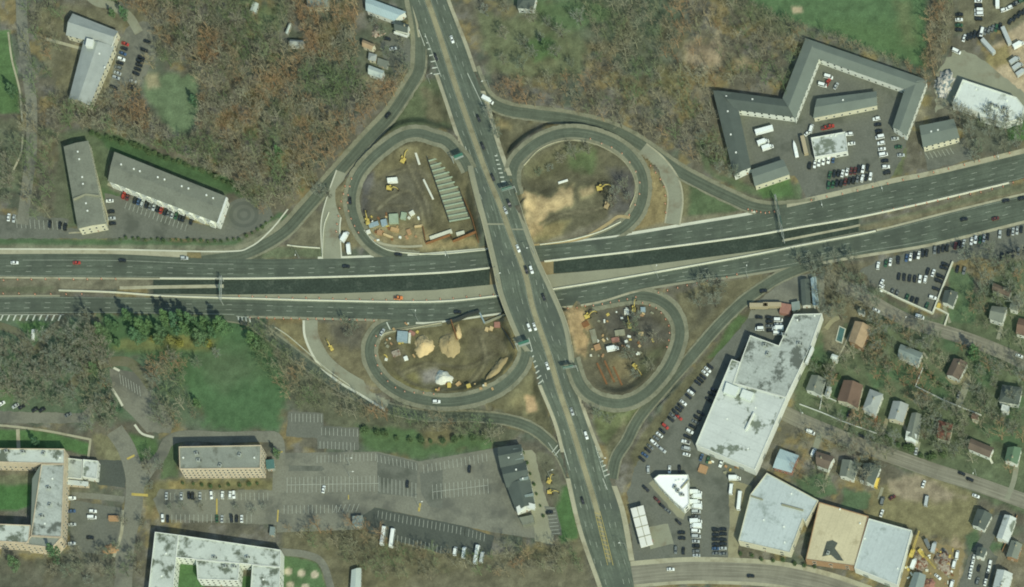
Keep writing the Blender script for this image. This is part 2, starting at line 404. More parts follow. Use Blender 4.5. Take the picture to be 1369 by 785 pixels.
def paint(poly, c, soft=4.0, amp=10.0, op=1.0):
    P = np.array(poly, float); m = soft+amp+2
    sel = np.nonzero((PX > P[:, 0].min()-m) & (PX < P[:, 0].max()+m) & (PY > P[:, 1].min()-m) & (PY < P[:, 1].max()+m))[0]
    if not len(sel): return
    x, y = PX[sel], PY[sel]; ins = np.zeros(len(sel), bool); dm = np.full(len(sel), 1e9)
    for i in range(len(P)):
        a, b = P[i-1], P[i]; d = b-a
        t = np.clip(((x-a[0])*d[0]+(y-a[1])*d[1])/(d@d+1e-9), 0, 1)
        dm = np.minimum(dm, np.hypot(x-a[0]-t*d[0], y-a[1]-t*d[1]))
        cr = ((a[1] > y) != (b[1] > y))
        with np.errstate(divide='ignore', invalid='ignore'):
            xi = (b[0]-a[0])*(y-a[1])/(b[1]-a[1]+1e-12)+a[0]
        ins ^= cr & (x < xi)
    sd = np.where(ins, dm, -dm)+(n2[sel]-.5)*2*amp
    a = sm(sd, -soft, soft)*op
    COL[sel] = COL[sel]*(1-a[:, None])+np.array(c, float)*a[:, None]
LUSH, GRASS, DRY, DIRT, TAN = (87, 112, 69), (92, 108, 68), (112, 110, 76), (108, 98, 72), (158, 138, 100)
def loop_in(k, off=0):
    return [(p[0], p[1]) for p in RAMPS[k][0]]
paint([(600, -40), (720, -40), (900, -10), (930, 60), (860, 130), (790, 60), (700, 30)], (88, 102, 70), 20, 14, .6)
paint([(632, 8), (700, 26), (742, 20), (790, 62), (776, 104), (700, 108), (655, 96)], (102, 110, 72), 10, 10, .9)
paint([(690, 0), (800, 0), (830, 20), (760, 40), (715, 25)], (88, 110, 66), 8, 8, .8)
paint([(705, 55), (738, 45), (745, 75), (715, 82)], (78, 106, 58), 6, 6, .7)
paint([(1005, -60), (1265, -60), (1250, 40), (1238, 92), (1190, 76), (1150, 58), (1090, 36), (1040, 26), (1000, 8)], LUSH, 4, 4)
paint([(1090, 30), (1240, 30), (1236, 88), (1180, 70)], (86, 110, 64), 14, 12, .7)
paint([(1195, 0), (1215, 0), (1225, 60), (1205, 60)], (108, 112, 72), 10, 8, .6)
paint([(960, -10), (1010, 0), (1045, 28), (1085, 45), (1030, 48), (985, 20)], (96, 104, 68), 8, 8, .7)
paint([(1058, 9), (1072, 9), (1073, 17), (1060, 18)], (190, 170, 128), 2.5, 2)
paint([(914, 58), (960, 48), (978, 76), (960, 92), (918, 86)], (146, 128, 98), 8, 10, .9)
paint([(975, 72), (1012, 80), (1015, 92), (985, 90)], (138, 122, 92), 6, 6, .8)
paint([(880, 90), (900, 90), (905, 130), (882, 125)], (122, 112, 70), 8, 8, .7)
paint([(640, 130), (665, 152), (720, 165), (690, 195), (672, 232)], (100, 98, 70), 4, 6)
paint([(662, 160), (682, 160), (684, 175), (666, 172)], (134, 108, 80), 4, 5, .8)
paint([(558, 108), (590, 106), (612, 175), (575, 168), (520, 180), (490, 205), (530, 150)], (94, 104, 68), 4, 6)
paint([(565, 120), (600, 130), (606, 165), (570, 160)], (112, 102, 74), 8, 10, .6)
paint([(440, 250), (470, 235), (470, 290), (490, 325), (440, 345)], (118, 104, 78), 4, 6)
paint([(382, 330), (418, 284), (446, 282), (442, 346), (330, 346)], (110, 106, 78), 4, 6)
paint([(350, 338), (385, 330), (440, 332), (440, 346), (340, 346)], (96, 108, 72), 3, 4, .8)
paint(loop_in('northwest_loop')+[(640, 330), (640, 290)], (104, 94, 68), 3, 4)
paint([(488, 250), (560, 215), (575, 290), (520, 300), (486, 290)], (94, 90, 70), 10, 12, .8)
paint([(485, 230), (498, 232), (492, 290), (478, 290)], (84, 86, 74), 6, 6, .8)
paint([(490, 300), (570, 290), (575, 330), (505, 328)], (138, 118, 86), 8, 10, .8)
paint([(575, 322), (640, 318), (640, 332), (575, 334)], (150, 132, 88), 4, 5, .8)
paint(loop_in('northeast_loop')+[(716, 325), (700, 290)], (98, 94, 68), 3, 5)
paint([(695, 215), (760, 190), (800, 195), (800, 230), (700, 240)], (94, 96, 64), 10, 10, .8)
paint([(760, 195), (800, 200), (790, 232), (762, 225)], (88, 104, 62), 8, 8, .8)
paint([(698, 258), (715, 258), (735, 262), (767, 245), (763, 272), (735, 286), (718, 320), (708, 312)], (172, 148, 104), 5, 8)
paint([(772, 256), (798, 240), (797, 258), (777, 266)], (160, 140, 98), 5, 7, .9)
paint([(708, 300), (760, 295), (750, 315), (716, 322)], (140, 116, 80), 6, 8, .8)
paint([(815, 225), (852, 225), (850, 285), (815, 290)], (88, 88, 74), 8, 8, .9)
paint([(790, 300), (830, 284), (845, 290), (800, 320), (740, 328), (725, 326)], (122, 112, 90), 4, 4, .8)
paint([(858, 226), (880, 232), (896, 262), (893, 300), (838, 312), (862, 280)], (134, 112, 78), 4, 5)
paint([(900, 222), (1000, 276), (975, 290), (905, 300)], (88, 104, 66), 3, 4)
paint([(895, 225), (925, 240), (915, 300), (900, 300)], (122, 108, 76), 6, 6, .7)
paint([(905, 292), (1000, 280), (1000, 290), (850, 315), (840, 312)], (128, 118, 90), 3, 3, .8)
paint([(960, 180), (985, 235), (1010, 252), (1070, 245), (1070, 268), (1040, 272), (985, 255), (940, 225), (930, 190)], (92, 108, 70), 4, 6, .9)
paint([(1010, 248), (1056, 238), (1062, 262), (1020, 266)], (86, 112, 64), 3, 3)
paint([(935, 180), (965, 185), (985, 238), (950, 225)], (112, 96, 76), 6, 8, .7)
# south-west quadrant
paint([(366, 432), (510, 430), (496, 470), (515, 520), (450, 500), (400, 465)], (116, 102, 76), 3, 5)
paint([(440, 432), (490, 432), (485, 470), (450, 460)], (92, 88, 70), 8, 8, .9)
paint([(365, 432), (400, 432), (420, 470), (395, 465)], (122, 106, 76), 4, 5, .8)
paint(loop_in('southwest_loop')+[(640, 425), (690, 430)], (104, 94, 66), 3, 4)
paint([(512, 500), (560, 500), (575, 522), (530, 525)], (122, 110, 70), 8, 8, .8)
paint([(625, 440), (680, 440), (680, 470), (630, 480)], (98, 88, 66), 8, 10, .8)
paint([(560, 495), (585, 490), (590, 510), (565, 512)], (148, 146, 124), 6, 5, .8)
paint([(515, 455), (530, 450), (545, 480), (530, 490)], (96, 86, 66), 6, 6, .8)
paint([(690, 430), (700, 462), (690, 490), (672, 505), (676, 470)], (138, 112, 78), 4, 6, .7)
paint([(650, 540), (705, 478), (724, 515), (742, 585), (700, 565)], (98, 96, 66), 3, 5)
paint([(702, 530), (714, 530), (718, 550), (706, 552)], (172, 140, 102), 3, 3)
paint([(684, 535), (698, 530), (700, 550), (686, 548)], (128, 116, 82), 4, 4, .8)
# south-east quadrant
paint(loop_in('southeast_loop')+[(750, 425), (756, 450)], (100, 92, 70), 3, 4)
paint([(757, 412), (785, 412), (790, 440), (782, 478), (768, 462)], (164, 134, 94), 5, 8)
paint([(800, 415), (870, 412), (895, 450), (850, 480), (800, 440)], (88, 86, 70), 10, 10, .8)
paint([(850, 470), (895, 460), (880, 490), (850, 515)], (96, 102, 66), 8, 6, .8)
paint([(812, 480), (842, 478), (845, 505), (820, 508)], (132, 104, 80), 6, 6, .8)
paint([(900, 392), (1040, 364), (985, 405), (925, 468), (908, 480), (915, 430)], (104, 96, 70), 3, 5)
paint([(940, 395), (970, 385), (955, 420), (925, 440)], (90, 92, 68), 8, 8, .8)
paint([(790, 530), (840, 545), (870, 530), (835, 580), (815, 612), (795, 570)], (96, 104, 66), 3, 5)
paint([(806, 600), (835, 560), (840, 575), (812, 610)], (114, 108, 80), 5, 5, .7)
paint([(1050, 380), (1010, 405), (975, 437), (940, 478), (900, 525), (840, 610), (850, 625), (915, 545), (960, 490), (1002, 425), (1050, 400)], (98, 96, 66), 3, 5)
paint([(985, 420), (1003, 424), (960, 480), (948, 478)], (84, 106, 60), 4, 4, .9)
paint([(1020, 380), (1060, 362), (1100, 352), (1165, 350), (1160, 380), (1090, 380), (1060, 368)], (112, 104, 78), 5, 6, .8)
def track(pts, wd, c, op=.6):                         # wheel ruts and trodden ways on the sites
    P = smooth_line(pts, 6.0); T = np.gradient(P, axis=0); T /= np.linalg.norm(T, axis=1)[:, None]; N = np.column_stack([-T[:, 1], T[:, 0]])*wd/2
    paint([tuple(v) for v in P+N]+[tuple(v) for v in (P-N)[::-1]], c, 1.2, 1.0, op)
RUT, DUST = (84, 76, 58), (134, 122, 92)
for t_ in ([(500, 280), (520, 262), (545, 255), (560, 280), (562, 300)], [(505, 240), (530, 228), (556, 226), (566, 250)], [(540, 215), (552, 240), (566, 270), (572, 300)], [(488, 262), (510, 272), (540, 275)],
           [(530, 500), (570, 485), (620, 490), (660, 470)], [(640, 450), (645, 480), (625, 510), (580, 522)], [(525, 490), (545, 510), (580, 520)], [(630, 440), (660, 450), (680, 480)],
           [(720, 300), (750, 285), (790, 280), (815, 270)], [(800, 240), (820, 250), (835, 270)], [(800, 430), (815, 460), (840, 480), (860, 470)], [(800, 480), (830, 510), (850, 500)], [(780, 440), (800, 470), (810, 500)]):
    track(t_, 3.2, RUT, .65); track([(x+4.5, y+1.5) for x, y in t_], 2.6, DUST, .5); track([(x+7, y+3) for x, y in t_], 2.6, RUT, .5)
# medians of the highway, verges
paint([(-80, 371), (206, 372), (205, 384), (90, 390), (0, 397), (-80, 397)], (118, 114, 86), 1.5, 2)
paint([(-80, 382), (80, 382), (60, 392), (-80, 393)], (100, 108, 74), 3, 3, .7)
paint([(1140, 305), (1369, 244), (1430, 226), (1430, 246), (1369, 260), (1160, 308)], (108, 112, 78), 1.5, 2)
paint([(1150, 304), (1369, 255), (1369, 262), (1160, 308)], (118, 106, 80), 2, 2)
paint([(-80, 318), (140, 320), (300, 324), (330, 320), (372, 282), (388, 288), (350, 324), (318, 336), (-80, 334)], (82, 104, 66), 3, 3)
paint([(-80, 326), (315, 328), (372, 290), (384, 300), (335, 338), (-80, 336)], (126, 124, 94), 2, 2, .75)
# apartments and the wood's edge north-west
paint([(40, 168), (90, 178), (140, 172), (240, 215), (310, 240), (300, 262), (150, 205), (140, 300), (70, 310), (75, 190)], (92, 104, 70), 5, 6)
paint([(120, 176), (160, 184), (310, 240), (345, 262), (330, 268), (300, 256), (150, 202)], (74, 98, 58), 3, 4)
paint([(132, 250), (160, 260), (165, 272), (140, 280)], (82, 102, 64), 3, 3)
paint([(30, 180), (85, 180), (95, 300), (30, 300)], (98, 100, 74), 8, 10, .6)
paint([(-60, 200), (20, 200), (40, 250), (-60, 290)], (90, 102, 70), 8, 10, .7)
paint([(-60, 40), (12, 42), (26, 120), (28, 152), (-60, 152)], (86, 112, 64), 2, 3)
paint([(-60, 155), (28, 158), (30, 240), (-60, 260)], (98, 104, 72), 6, 8, .8)
paint([(198, 98), (262, 98), (268, 140), (252, 182), (216, 165), (192, 120)], (102, 120, 80), 5, 7)
paint([(195, 100), (212, 98), (214, 114), (198, 118)], (150, 138, 100), 5, 4, .8)
paint([(45, 5), (180, 12), (198, 30), (150, 40), (95, 20), (82, 60), (110, 70), (90, 140), (60, 90)], (106, 104, 74), 6, 8, .85)
paint([(145, 60), (162, 70), (140, 130), (128, 140)], (118, 108, 82), 4, 4, .8)
paint([(340, 5), (380, 5), (372, 40), (345, 38)], (96, 112, 70), 6, 6, .8)
paint([(495, 30), (530, 30), (545, 80), (520, 110), (480, 100)], (96, 102, 74), 6, 6, .8)
paint([(480, 100), (515, 105), (505, 122), (485, 118)], (136, 126, 94), 4, 4, .9)
# park, scrub and campus south-west
paint([(-60, 424), (130, 424), (140, 470), (230, 480), (280, 570), (-60, 555)], (92, 108, 76), 10, 10, 1.0)
paint([(22, 430), (68, 430), (45, 460)], (84, 112, 62), 3, 3)
paint([(80, 436), (128, 430), (140, 465), (100, 470)], (86, 106, 64), 6, 6, .8)
paint([(-60, 470), (20, 480), (18, 540), (-60, 540)], (88, 110, 66), 8, 8, .8)
paint([(130, 420), (345, 420), (380, 470), (390, 520), (372, 575), (285, 578), (262, 540), (235, 500), (215, 482), (140, 468)], (78, 105, 64), 9, 12)
paint([(240, 470), (330, 465), (350, 500), (300, 520)], (90, 106, 70), 16, 12, .7)
paint([(170, 455), (240, 448), (290, 455), (285, 468), (200, 470), (150, 466)], (112, 116, 68), 6, 8, .8)
paint([(225, 450), (268, 452), (262, 470), (230, 468)], (120, 122, 66), 6, 6, .8)
paint([(345, 436), (420, 500), (470, 530), (520, 552), (640, 562), (700, 575), (668, 600), (500, 602), (395, 545), (380, 500)], (94, 98, 70), 4, 6)
paint([(478, 570), (560, 575), (660, 590), (655, 600), (560, 614), (505, 604), (482, 600)], (82, 106, 62), 6, 8, .9)
paint([(560, 575), (600, 570), (610, 590), (570, 596)], (128, 106, 76), 6, 6, .7)
paint([(-60, 572), (60, 576), (120, 592), (118, 610), (90, 602), (-60, 602)], (82, 112, 62), 2, 2)
paint([(-60, 636), (44, 634), (40, 676), (22, 682), (-60, 682)], (76, 112, 60), 2, 2)
paint([(-60, 625), (44, 622), (42, 648), (-60, 650)], (112, 104, 82), 4, 4, .7)
paint([(122, 580), (166, 584), (160, 622), (128, 612)], (118, 118, 80), 4, 4)
paint([(172, 578), (210, 586), (214, 606), (186, 618), (172, 600)], (84, 108, 62), 4, 3)
paint([(-60, 742), (90, 745), (120, 720), (170, 740), (190, 800), (-60, 830)], (94, 96, 72), 6, 8, .8)
paint([(190, 645), (372, 640), (372, 656), (215, 660), (200, 690)], (116, 110, 72), 4, 5, .9)
paint([(222, 586), (240, 590), (238, 640), (215, 640)], (88, 104, 66), 3, 3)
paint([(225, 642), (245, 640), (250, 656), (225, 658)], (146, 126, 80), 4, 4, .8)
paint([(90, 655), (165, 655), (162, 668), (90, 664)], (104, 108, 80), 3, 3)
paint([(378, 712), (500, 700), (660, 745), (780, 720), (790, 800), (378, 830)], (104, 98, 70), 5, 8, .9)
paint([(374, 740), (425, 752), (440, 800), (374, 800)], (86, 110, 66), 2, 2)
paint([(690, 745), (790, 752), (795, 810), (520, 810), (560, 770)], (108, 104, 78), 6, 8, .8)
paint([(745, 650), (768, 650), (774, 720), (750, 726), (740, 690)], (80, 108, 60), 4, 4)
paint([(715, 600), (740, 610), (752, 650), (742, 680), (720, 630)], (100, 102, 74), 4, 4)
paint([(232, 750), (272, 750), (274, 810), (228, 810)], (80, 110, 62), 2, 2)
paint([(318, 770), (338, 770), (338, 810), (318, 810)], (80, 110, 62), 2, 2)
for cx_, cy_ in ((385.5, 764), (403, 766.6), (420.5, 768.6), (388, 782), (408, 785)):
    paint([(cx_+5.2*math.cos(t), cy_+5.2*math.sin(t)) for t in np.linspace(0, 6.28, 13)[:-1]], (176, 164, 128), 1.2, .6)
paint([(540, 718), (592, 734), (590, 742), (545, 728)], (146, 130, 96), 2.5, 3)
# houses south-east
paint([(1085, 430), (1160, 385), (1250, 430), (1369, 340), (1460, 320), (1460, 720), (1369, 690), (1240, 640), (1060, 560), (1070, 480)], (93, 104, 70), 6, 10)
for q in ([(1083, 466), (1104, 456), (1108, 480), (1088, 500)], [(1184, 482), (1226, 494), (1222, 520), (1188, 505)], [(1232, 490), (1282, 515), (1264, 536), (1228, 520)],
          [(1122, 532), (1152, 552), (1168, 575), (1125, 560)], [(1270, 355), (1302, 370), (1306, 432), (1268, 430)], [(1300, 470), (1332, 480), (1326, 522), (1306, 512)],
          [(1258, 432), (1290, 460), (1280, 478), (1262, 465)], [(1290, 560), (1369, 575), (1369, 600), (1325, 590)], [(1060, 640), (1100, 632), (1120, 660), (1085, 668)],
          [(1105, 520), (1124, 510), (1118, 535), (1104, 530)], [(1286, 715), (1302, 705), (1312, 722), (1296, 740)], [(1322, 725), (1345, 728), (1335, 745), (1325, 742)],
          [(1345, 560), (1369, 560), (1369, 520), (1350, 520)], [(1128, 652), (1166, 660), (1160, 684), (1125, 676)], [(1160, 500), (1195, 480), (1200, 500), (1170, 520)]):
    paint(q, (84, 106, 68), 3, 5, .9)
paint([(1182, 646), (1236, 632), (1302, 660), (1312, 690), (1286, 726), (1222, 712), (1160, 690), (1168, 660)], (122, 112, 78), 4, 6)
paint([(1182, 640), (1230, 635), (1290, 665), (1240, 672), (1195, 665)], (150, 136, 106), 5, 7, .8)
paint([(1198, 706), (1290, 728), (1275, 800), (1190, 800)], (128, 112, 84), 4, 6)
paint([(1275, 715), (1294, 738), (1280, 785), (1265, 785)], (158, 140, 104), 4, 5, .7)
paint([(1320, 745), (1400, 720), (1400, 800), (1320, 800)], (118, 106, 84), 6, 8, .8)
paint([(1130, 395), (1180, 400), (1175, 420), (1140, 440), (1120, 420)], (118, 100, 78), 6, 8, .8)
paint([(1100, 420), (1125, 400), (1130, 470), (1100, 470)], (126, 112, 88), 5, 8, .8)
paint([(1092, 380), (1160, 370), (1140, 395), (1100, 410)], (108, 102, 76), 6, 8, .9)
# yards north-east
paint([(1240, -40), (1275, -40), (1280, 40), (1250, 90), (1238, 70)], (104, 98, 74), 5, 6, .9)
paint([(1276, -20), (1420, -20), (1420, 20), (1330, 42), (1285, 46)], (112, 110, 80), 4, 5)
paint([(1318, 70), (1369, 28), (1430, 10), (1430, 160), (1369, 140), (1330, 100)], (168, 150, 114), 4, 6)
paint([(1318, 72), (1350, 55), (1352, 80), (1332, 92), (1318, 85)], (132, 116, 76), 5, 6, .9)
paint([(1245, 100), (1272, 100), (1285, 160), (1270, 185), (1240, 170)], (100, 98, 76), 5, 6, .9)
paint([(1285, 150), (1369, 165), (1369, 200), (1290, 215)], (92, 98, 74), 6, 8, .9)
paint([(1345, 165), (1400, 160), (1400, 190), (1350, 188)], (82, 112, 60), 4, 4)
paint([(1185, 185), (1212, 188), (1208, 235), (1185, 238)], (100, 108, 70), 3, 4)
# fine variety everywhere
d_ = np.maximum(0, COL[:, 0]-COL[:, 1])*(1-.55*sm(COL[:, 0], 118, 150))            # the soil here is olive rather than red
COL = np.column_stack([COL[:, 0]*.99+1, COL[:, 1]+.7*d_+2, COL[:, 2]*1.06+1])
lw = (1-.35*sm(COL[:, 1]-COL[:, 0], 8, 22))[:, None]   # mown grass is evener than litter and soil
COL *= (1+((n4-.5)[:, None]*.40+(n2-.5)[:, None]*.28)*lw)
fo = np.clip(np.maximum((np.abs(fx_)-352)/60, (np.abs(fy_)-222)/60), 0, 1)[:, None]
COL = COL*(1-fo)+np.array([98., 100, 77])*fo           # beyond the surveyed ground: even scrub to the horizon
gm = bpy.data.meshes.new('ground')
ny, nx = shp
verts = np.column_stack([fx_, fy_, GZ.ravel()]).astype(np.float32)
gm.vertices.add(nx*ny); gm.vertices.foreach_set('co', verts.ravel())
ii, jj = np.meshgrid(np.arange(nx-1), np.arange(ny-1)); k0 = (jj*nx+ii).ravel()
quads = np.column_stack([k0, k0+1, k0+nx+1, k0+nx]).astype(np.int32)
def set_quads(me, q):
    me.loops.add(q.size); me.loops.foreach_set('vertex_index', q.ravel())
    me.polygons.add(len(q)); me.polygons.foreach_set('loop_start', np.arange(0, q.size, 4, dtype=np.int32))
    me.update(calc_edges=True)
set_quads(gm, quads)
ca = gm.color_attributes.new('cover', 'FLOAT_COLOR', 'POINT')
c = np.clip(COL, 0, 255)/255.0; c = np.where(c <= .04045, c/12.92, ((c+.055)/1.055)**2.4)*ALB
ca.data.foreach_set('color', np.column_stack([c, np.ones(len(c))]).astype(np.float32).ravel())
m = bpy.data.materials.new('soil_and_grass'); m.use_nodes = True; nt = m.node_tree; b = nt.nodes['Principled BSDF']
b.inputs['Roughness'].default_value = .95; b.inputs['Specular IOR Level'].default_value = .1
a = _n(nt, 'ShaderNodeVertexColor', layer_name='cover'); g = _n(nt, 'ShaderNodeNewGeometry')
f = mul(nt, factor_noise(nt, g.outputs['Position'], .9, .78, 1.22, 5, .7), factor_noise(nt, g.outputs['Position'], .16, .86, 1.14, 4))
v = _n(nt, 'ShaderNodeVectorMath', operation='SCALE'); nt.links.new(a.outputs['Color'], v.inputs[0]); nt.links.new(f, v.inputs['Scale'])
nt.links.new(v.outputs[0], b.inputs['Base Color'])
bn = _n(nt, 'ShaderNodeTexNoise'); bn.inputs['Scale'].default_value = 1.6; bn.inputs['Detail'].default_value = 5; nt.links.new(g.outputs['Position'], bn.inputs['Vector'])
bp = _n(nt, 'ShaderNodeBump'); bp.inputs['Strength'].default_value = .9; bp.inputs['Distance'].default_value = .35
nt.links.new(bn.outputs['Fac'], bp.inputs['Height']); nt.links.new(bp.outputs[0], b.inputs['Normal'])
gm.materials.append(m); gm.polygons.foreach_set('use_smooth', [True]*len(quads))
struct('ground', gm)

# ------------------------------------------------------------------ paving
LIFT = [.03]
def lot(name, poly, m, wob=0.0):
    LIFT[0] += .002
    P = poly
    if wob:                                           # worn, ragged edge
        out = []
        for i in range(len(poly)):
            a, b_ = poly[i], poly[(i+1) % len(poly)]; L = math.dist(a, b_); k = max(1, int(L/5))
            for j in range(k):
                t = j/k; out.append((a[0]+(b_[0]-a[0])*t+rnd.uniform(-wob, wob), a[1]+(b_[1]-a[1])*t+rnd.uniform(-wob, wob)))
        P = out
    w_ = ccw([G(x, y)[:2] for x, y in P])
    bm = bmesh.new(); bm.faces.new([bm.verts.new((x, y, 0)) for x, y in w_]); bm.normal_update(); bmesh.ops.triangulate(bm, faces=bm.faces[:])
    me = bpy.data.meshes.new(name); bm.to_mesh(me); bm.free(); me.materials.append(MT[m])
    o = struct(name, me); o.location.z = LIFT[0]; return o
def strip(name, Lp, Rp, m, lift, kerb=0.0, kind='structure'):  # rows of (px, py, z): a paved band between two lines
    n = len(Lp); vs = []; uv = []; fs = []; s = 0; last = None
    for i in range(n):
        a = U(Lp[i][0], Lp[i][1], Lp[i][2]); b_ = U(Rp[i][0], Rp[i][1], Rp[i][2])
        if last: s += math.dist(a, last)
        last = a; wd = math.dist(a, b_)
        vs += [(a[0], a[1], Lp[i][2]+lift), (b_[0], b_[1], Rp[i][2]+lift)]; uv += [(0, s), (wd, s)]
    for i in range(n-1): fs.append((2*i, 2*i+2, 2*i+3, 2*i+1))
    if kerb:
        vs += [(x, y, z-kerb) for x, y, z in vs]; o = 2*n; uv += uv
        for i in range(n-1): fs += [(2*i, o+2*i, o+2*i+2, 2*i+2), (2*i+1, 2*i+3, o+2*i+3, o+2*i+1)]
        fs += [(0, 1, o+1, o), (2*n-2, o+2*n-2, o+2*n-1, 2*n-1)]
    me = bpy.data.meshes.new(name); me.from_pydata(vs, [], fs); me.materials.append(MT[m])
    ul = me.uv_layers.new(name='UVMap')
    for l in me.loops: ul.data[l.index].uv = uv[l.vertex_index]
    bm = bmesh.new(); bm.from_mesh(me); bmesh.ops.recalc_face_normals(bm, faces=bm.faces[:])
    up = sum(f.normal.z for f in bm.faces)
    if up < 0: bmesh.ops.reverse_faces(bm, faces=bm.faces[:])
    bm.to_mesh(me); bm.free()
    return struct(name, me, kind) if kind else me
def offset(P, d0, d1):                                # centre rows -> two lines at signed pixel offsets (+ is right of travel)
    P = np.array(P); T = np.gradient(P[:, :2], axis=0); T /= np.linalg.norm(T, axis=1)[:, None]+1e-9
    N = np.column_stack([-T[:, 1], T[:, 0]])
    f = lambda d: np.column_stack([P[:, :2]+N*np.asarray(d).reshape(-1, 1), P[:, 2]])
    return f(d0), f(d1)
def road(name, pts, wd, m, lift, edge=None, edge_m='concrete', z=None, step=4.0):
    P = np.array(pts, float)
    if P.shape[1] == 2: P = smooth_line(pts, step); P = np.column_stack([P, np.zeros(len(P)) if z is None else z])
    a, b_ = offset(P, -wd/2, wd/2); strip(name, a, b_, m, lift)
    for e in (edge or []):
        jit = lambda v: v+(nrng.normal(0, .3, len(P)) if abs(v) > wd/2+.5 and edge_m == 'ramp_shoulder' else 0)
        a, b_ = offset(P, jit(e[0]), jit(e[1])); strip('road_shoulder', a, b_, e[2] if len(e) > 2 else edge_m, lift+(.04 if edge_m == 'ramp_shoulder' else -.015))
    return P
EB_L = 'dull_concrete'
# parking lots and yards
lot('parking_lot', [(160, 52), (172, 34), (196, 28), (212, 48), (206, 78), (182, 122), (146, 124), (150, 100)], 'old_asphalt', 1.5)
lot('parking_lot', [(140, 258), (166, 264), (268, 300), (292, 306), (312, 268), (338, 262), (362, 276), (366, 290), (344, 306), (300, 320), (230, 319), (150, 318), (138, 310)], 'mid_asphalt', 1.0)
lot('driveway', [(-60, 303), (95, 305), (140, 309), (150, 319), (-60, 319)], 'mid_asphalt', 1.0)
lot('parking_lot', [(-60, 284), (60, 290), (92, 293), (90, 306), (-60, 306)], 'mid_asphalt', 1.0)
lot('motel_yard', [(985, 148), (1066, 163), (1095, 80), (1212, 125), (1196, 172), (1214, 186), (1205, 215), (1188, 242), (1122, 258), (1078, 266), (1062, 235), (1003, 224)], 'mid_asphalt', 1.5)
lot('forecourt', [(1232, 196), (1290, 184), (1300, 212), (1242, 228)], 'mid_asphalt', 1.5)
lot('gravel_yard', [(1252, 98), (1276, 66), (1300, 72), (1345, 104), (1369, 124), (1400, 150), (1369, 142), (1290, 106), (1270, 142), (1250, 150)], 'gravel_road', 2)
lot('parking_lot', [(1150, 362), (1172, 350), (1250, 325), (1369, 297), (1430, 285), (1430, 350), (1300, 345), (1272, 350), (1246, 420), (1172, 386)], 'mid_asphalt', 2)
lot('works_yard', [(955, 478), (1000, 426), (1042, 416), (1062, 420), (1042, 462), (1004, 448), (986, 480), (978, 480), (928, 594), (1010, 634), (1002, 665), (986, 728), (978, 746), (848, 752), (838, 655), (850, 622), (900, 545)], 'mid_asphalt', 1)
lot('works_yard', [(1008, 406), (1060, 367), (1102, 366), (1102, 418), (1060, 421), (1000, 426)], 'old_asphalt', 1)
lot('pump_pad', [(862, 706), (893, 700), (901, 727), (870, 734)], 'gravel_road', .5)
lot('plaza', [(868, 646), (878, 636), (920, 682), (914, 694), (905, 690)], 'dull_concrete', 1)
lot('yard_strip', [(975, 640), (1004, 650), (1000, 680), (986, 735), (990, 752), (973, 752), (975, 700)], 'median_paving', 1)
lot('parking_lot', [(366, 606), (505, 604), (560, 617), (668, 598), (672, 628), (690, 690), (742, 700), (740, 724), (660, 712), (622, 704), (500, 678), (484, 708), (370, 712)], 'old_asphalt', .3)
lot('asphalt_patch', [(386, 622.5), (430, 623), (434, 627), (430, 630), (386, 630)], 'mid_asphalt', .2)
lot('asphalt_patch', [(504, 605.5), (558, 618), (558, 640), (556, 664), (505, 660)], 'mid_asphalt', .3)
lot('asphalt_patch', [(561, 632), (592, 628), (592, 680), (575, 678), (563, 660)], 'mid_asphalt', .3)
lot('asphalt_patch', [(478, 690), (500, 680), (495, 700), (484, 707)], 'mid_asphalt', .3)
lot('dark_parking_lot', [(501, 679), (622, 704), (661, 717), (654, 742), (590, 740), (492, 712), (484, 690)], 'dark_asphalt', .5)
lot('parking_lot', [(205, 668), (215, 654), (372, 656), (370, 702), (215, 694)], 'old_asphalt', 1)
lot('parking_lot', [(94, 668), (164, 680), (158, 728), (140, 742), (94, 736)], 'mid_asphalt', .5)
lot('dark_parking_lot', [(132, 615), (168, 616), (168, 652), (130, 648)], 'dark_asphalt', .5)
lot('parking_lot', [(386, 550), (432, 552), (433, 570), (480, 572), (480, 602), (424, 600), (424, 586), (382, 584)], 'mid_asphalt', .7)
lot('parking_lot', [(-60, 548), (110, 553), (122, 540), (122, 566), (90, 566), (-60, 567)], 'old_asphalt', 1)
lot('parking_lot', [(146, 492), (186, 498), (218, 540), (232, 566), (228, 580), (196, 578), (166, 545), (150, 520)], 'old_asphalt', 1)
lot('terrace', [(696, 602), (714, 602), (728, 660), (742, 706), (738, 728), (716, 724), (712, 690)], 'dull_concrete', 1)
lot('small_lot', [(728, 676), (744, 680), (752, 716), (738, 716)], 'mid_asphalt', .7)
lot('small_lot', [(522, 44), (548, 52), (552, 92), (530, 100), (512, 78), (508, 58)], 'mid_asphalt', 1)
lot('stable_yard', [(1202, 735), (1222, 716), (1250, 725), (1290, 735), (1276, 800), (1190, 800)], 'soil', 2)
lot('lorry_park', [(1296, 742), (1318, 730), (1334, 745), (1320, 800), (1276, 800)], 'mid_asphalt', 1)
lot('driveway', [(1330, 688), (1343, 690), (1318, 742), (1300, 735)], 'mid_asphalt', .5)
for r_, mm in ((24, 'paver_ring'), (19, 'paver_ring_dark'), (14, 'paver_ring'), (9, 'paver_ring_dark'), (5, 'paver_ring')):
    lot('turning_circle', [(326+r_*1.05*math.cos(t*math.pi/20), 287+r_*.92*math.sin(t*math.pi/20)) for t in range(40)], mm)
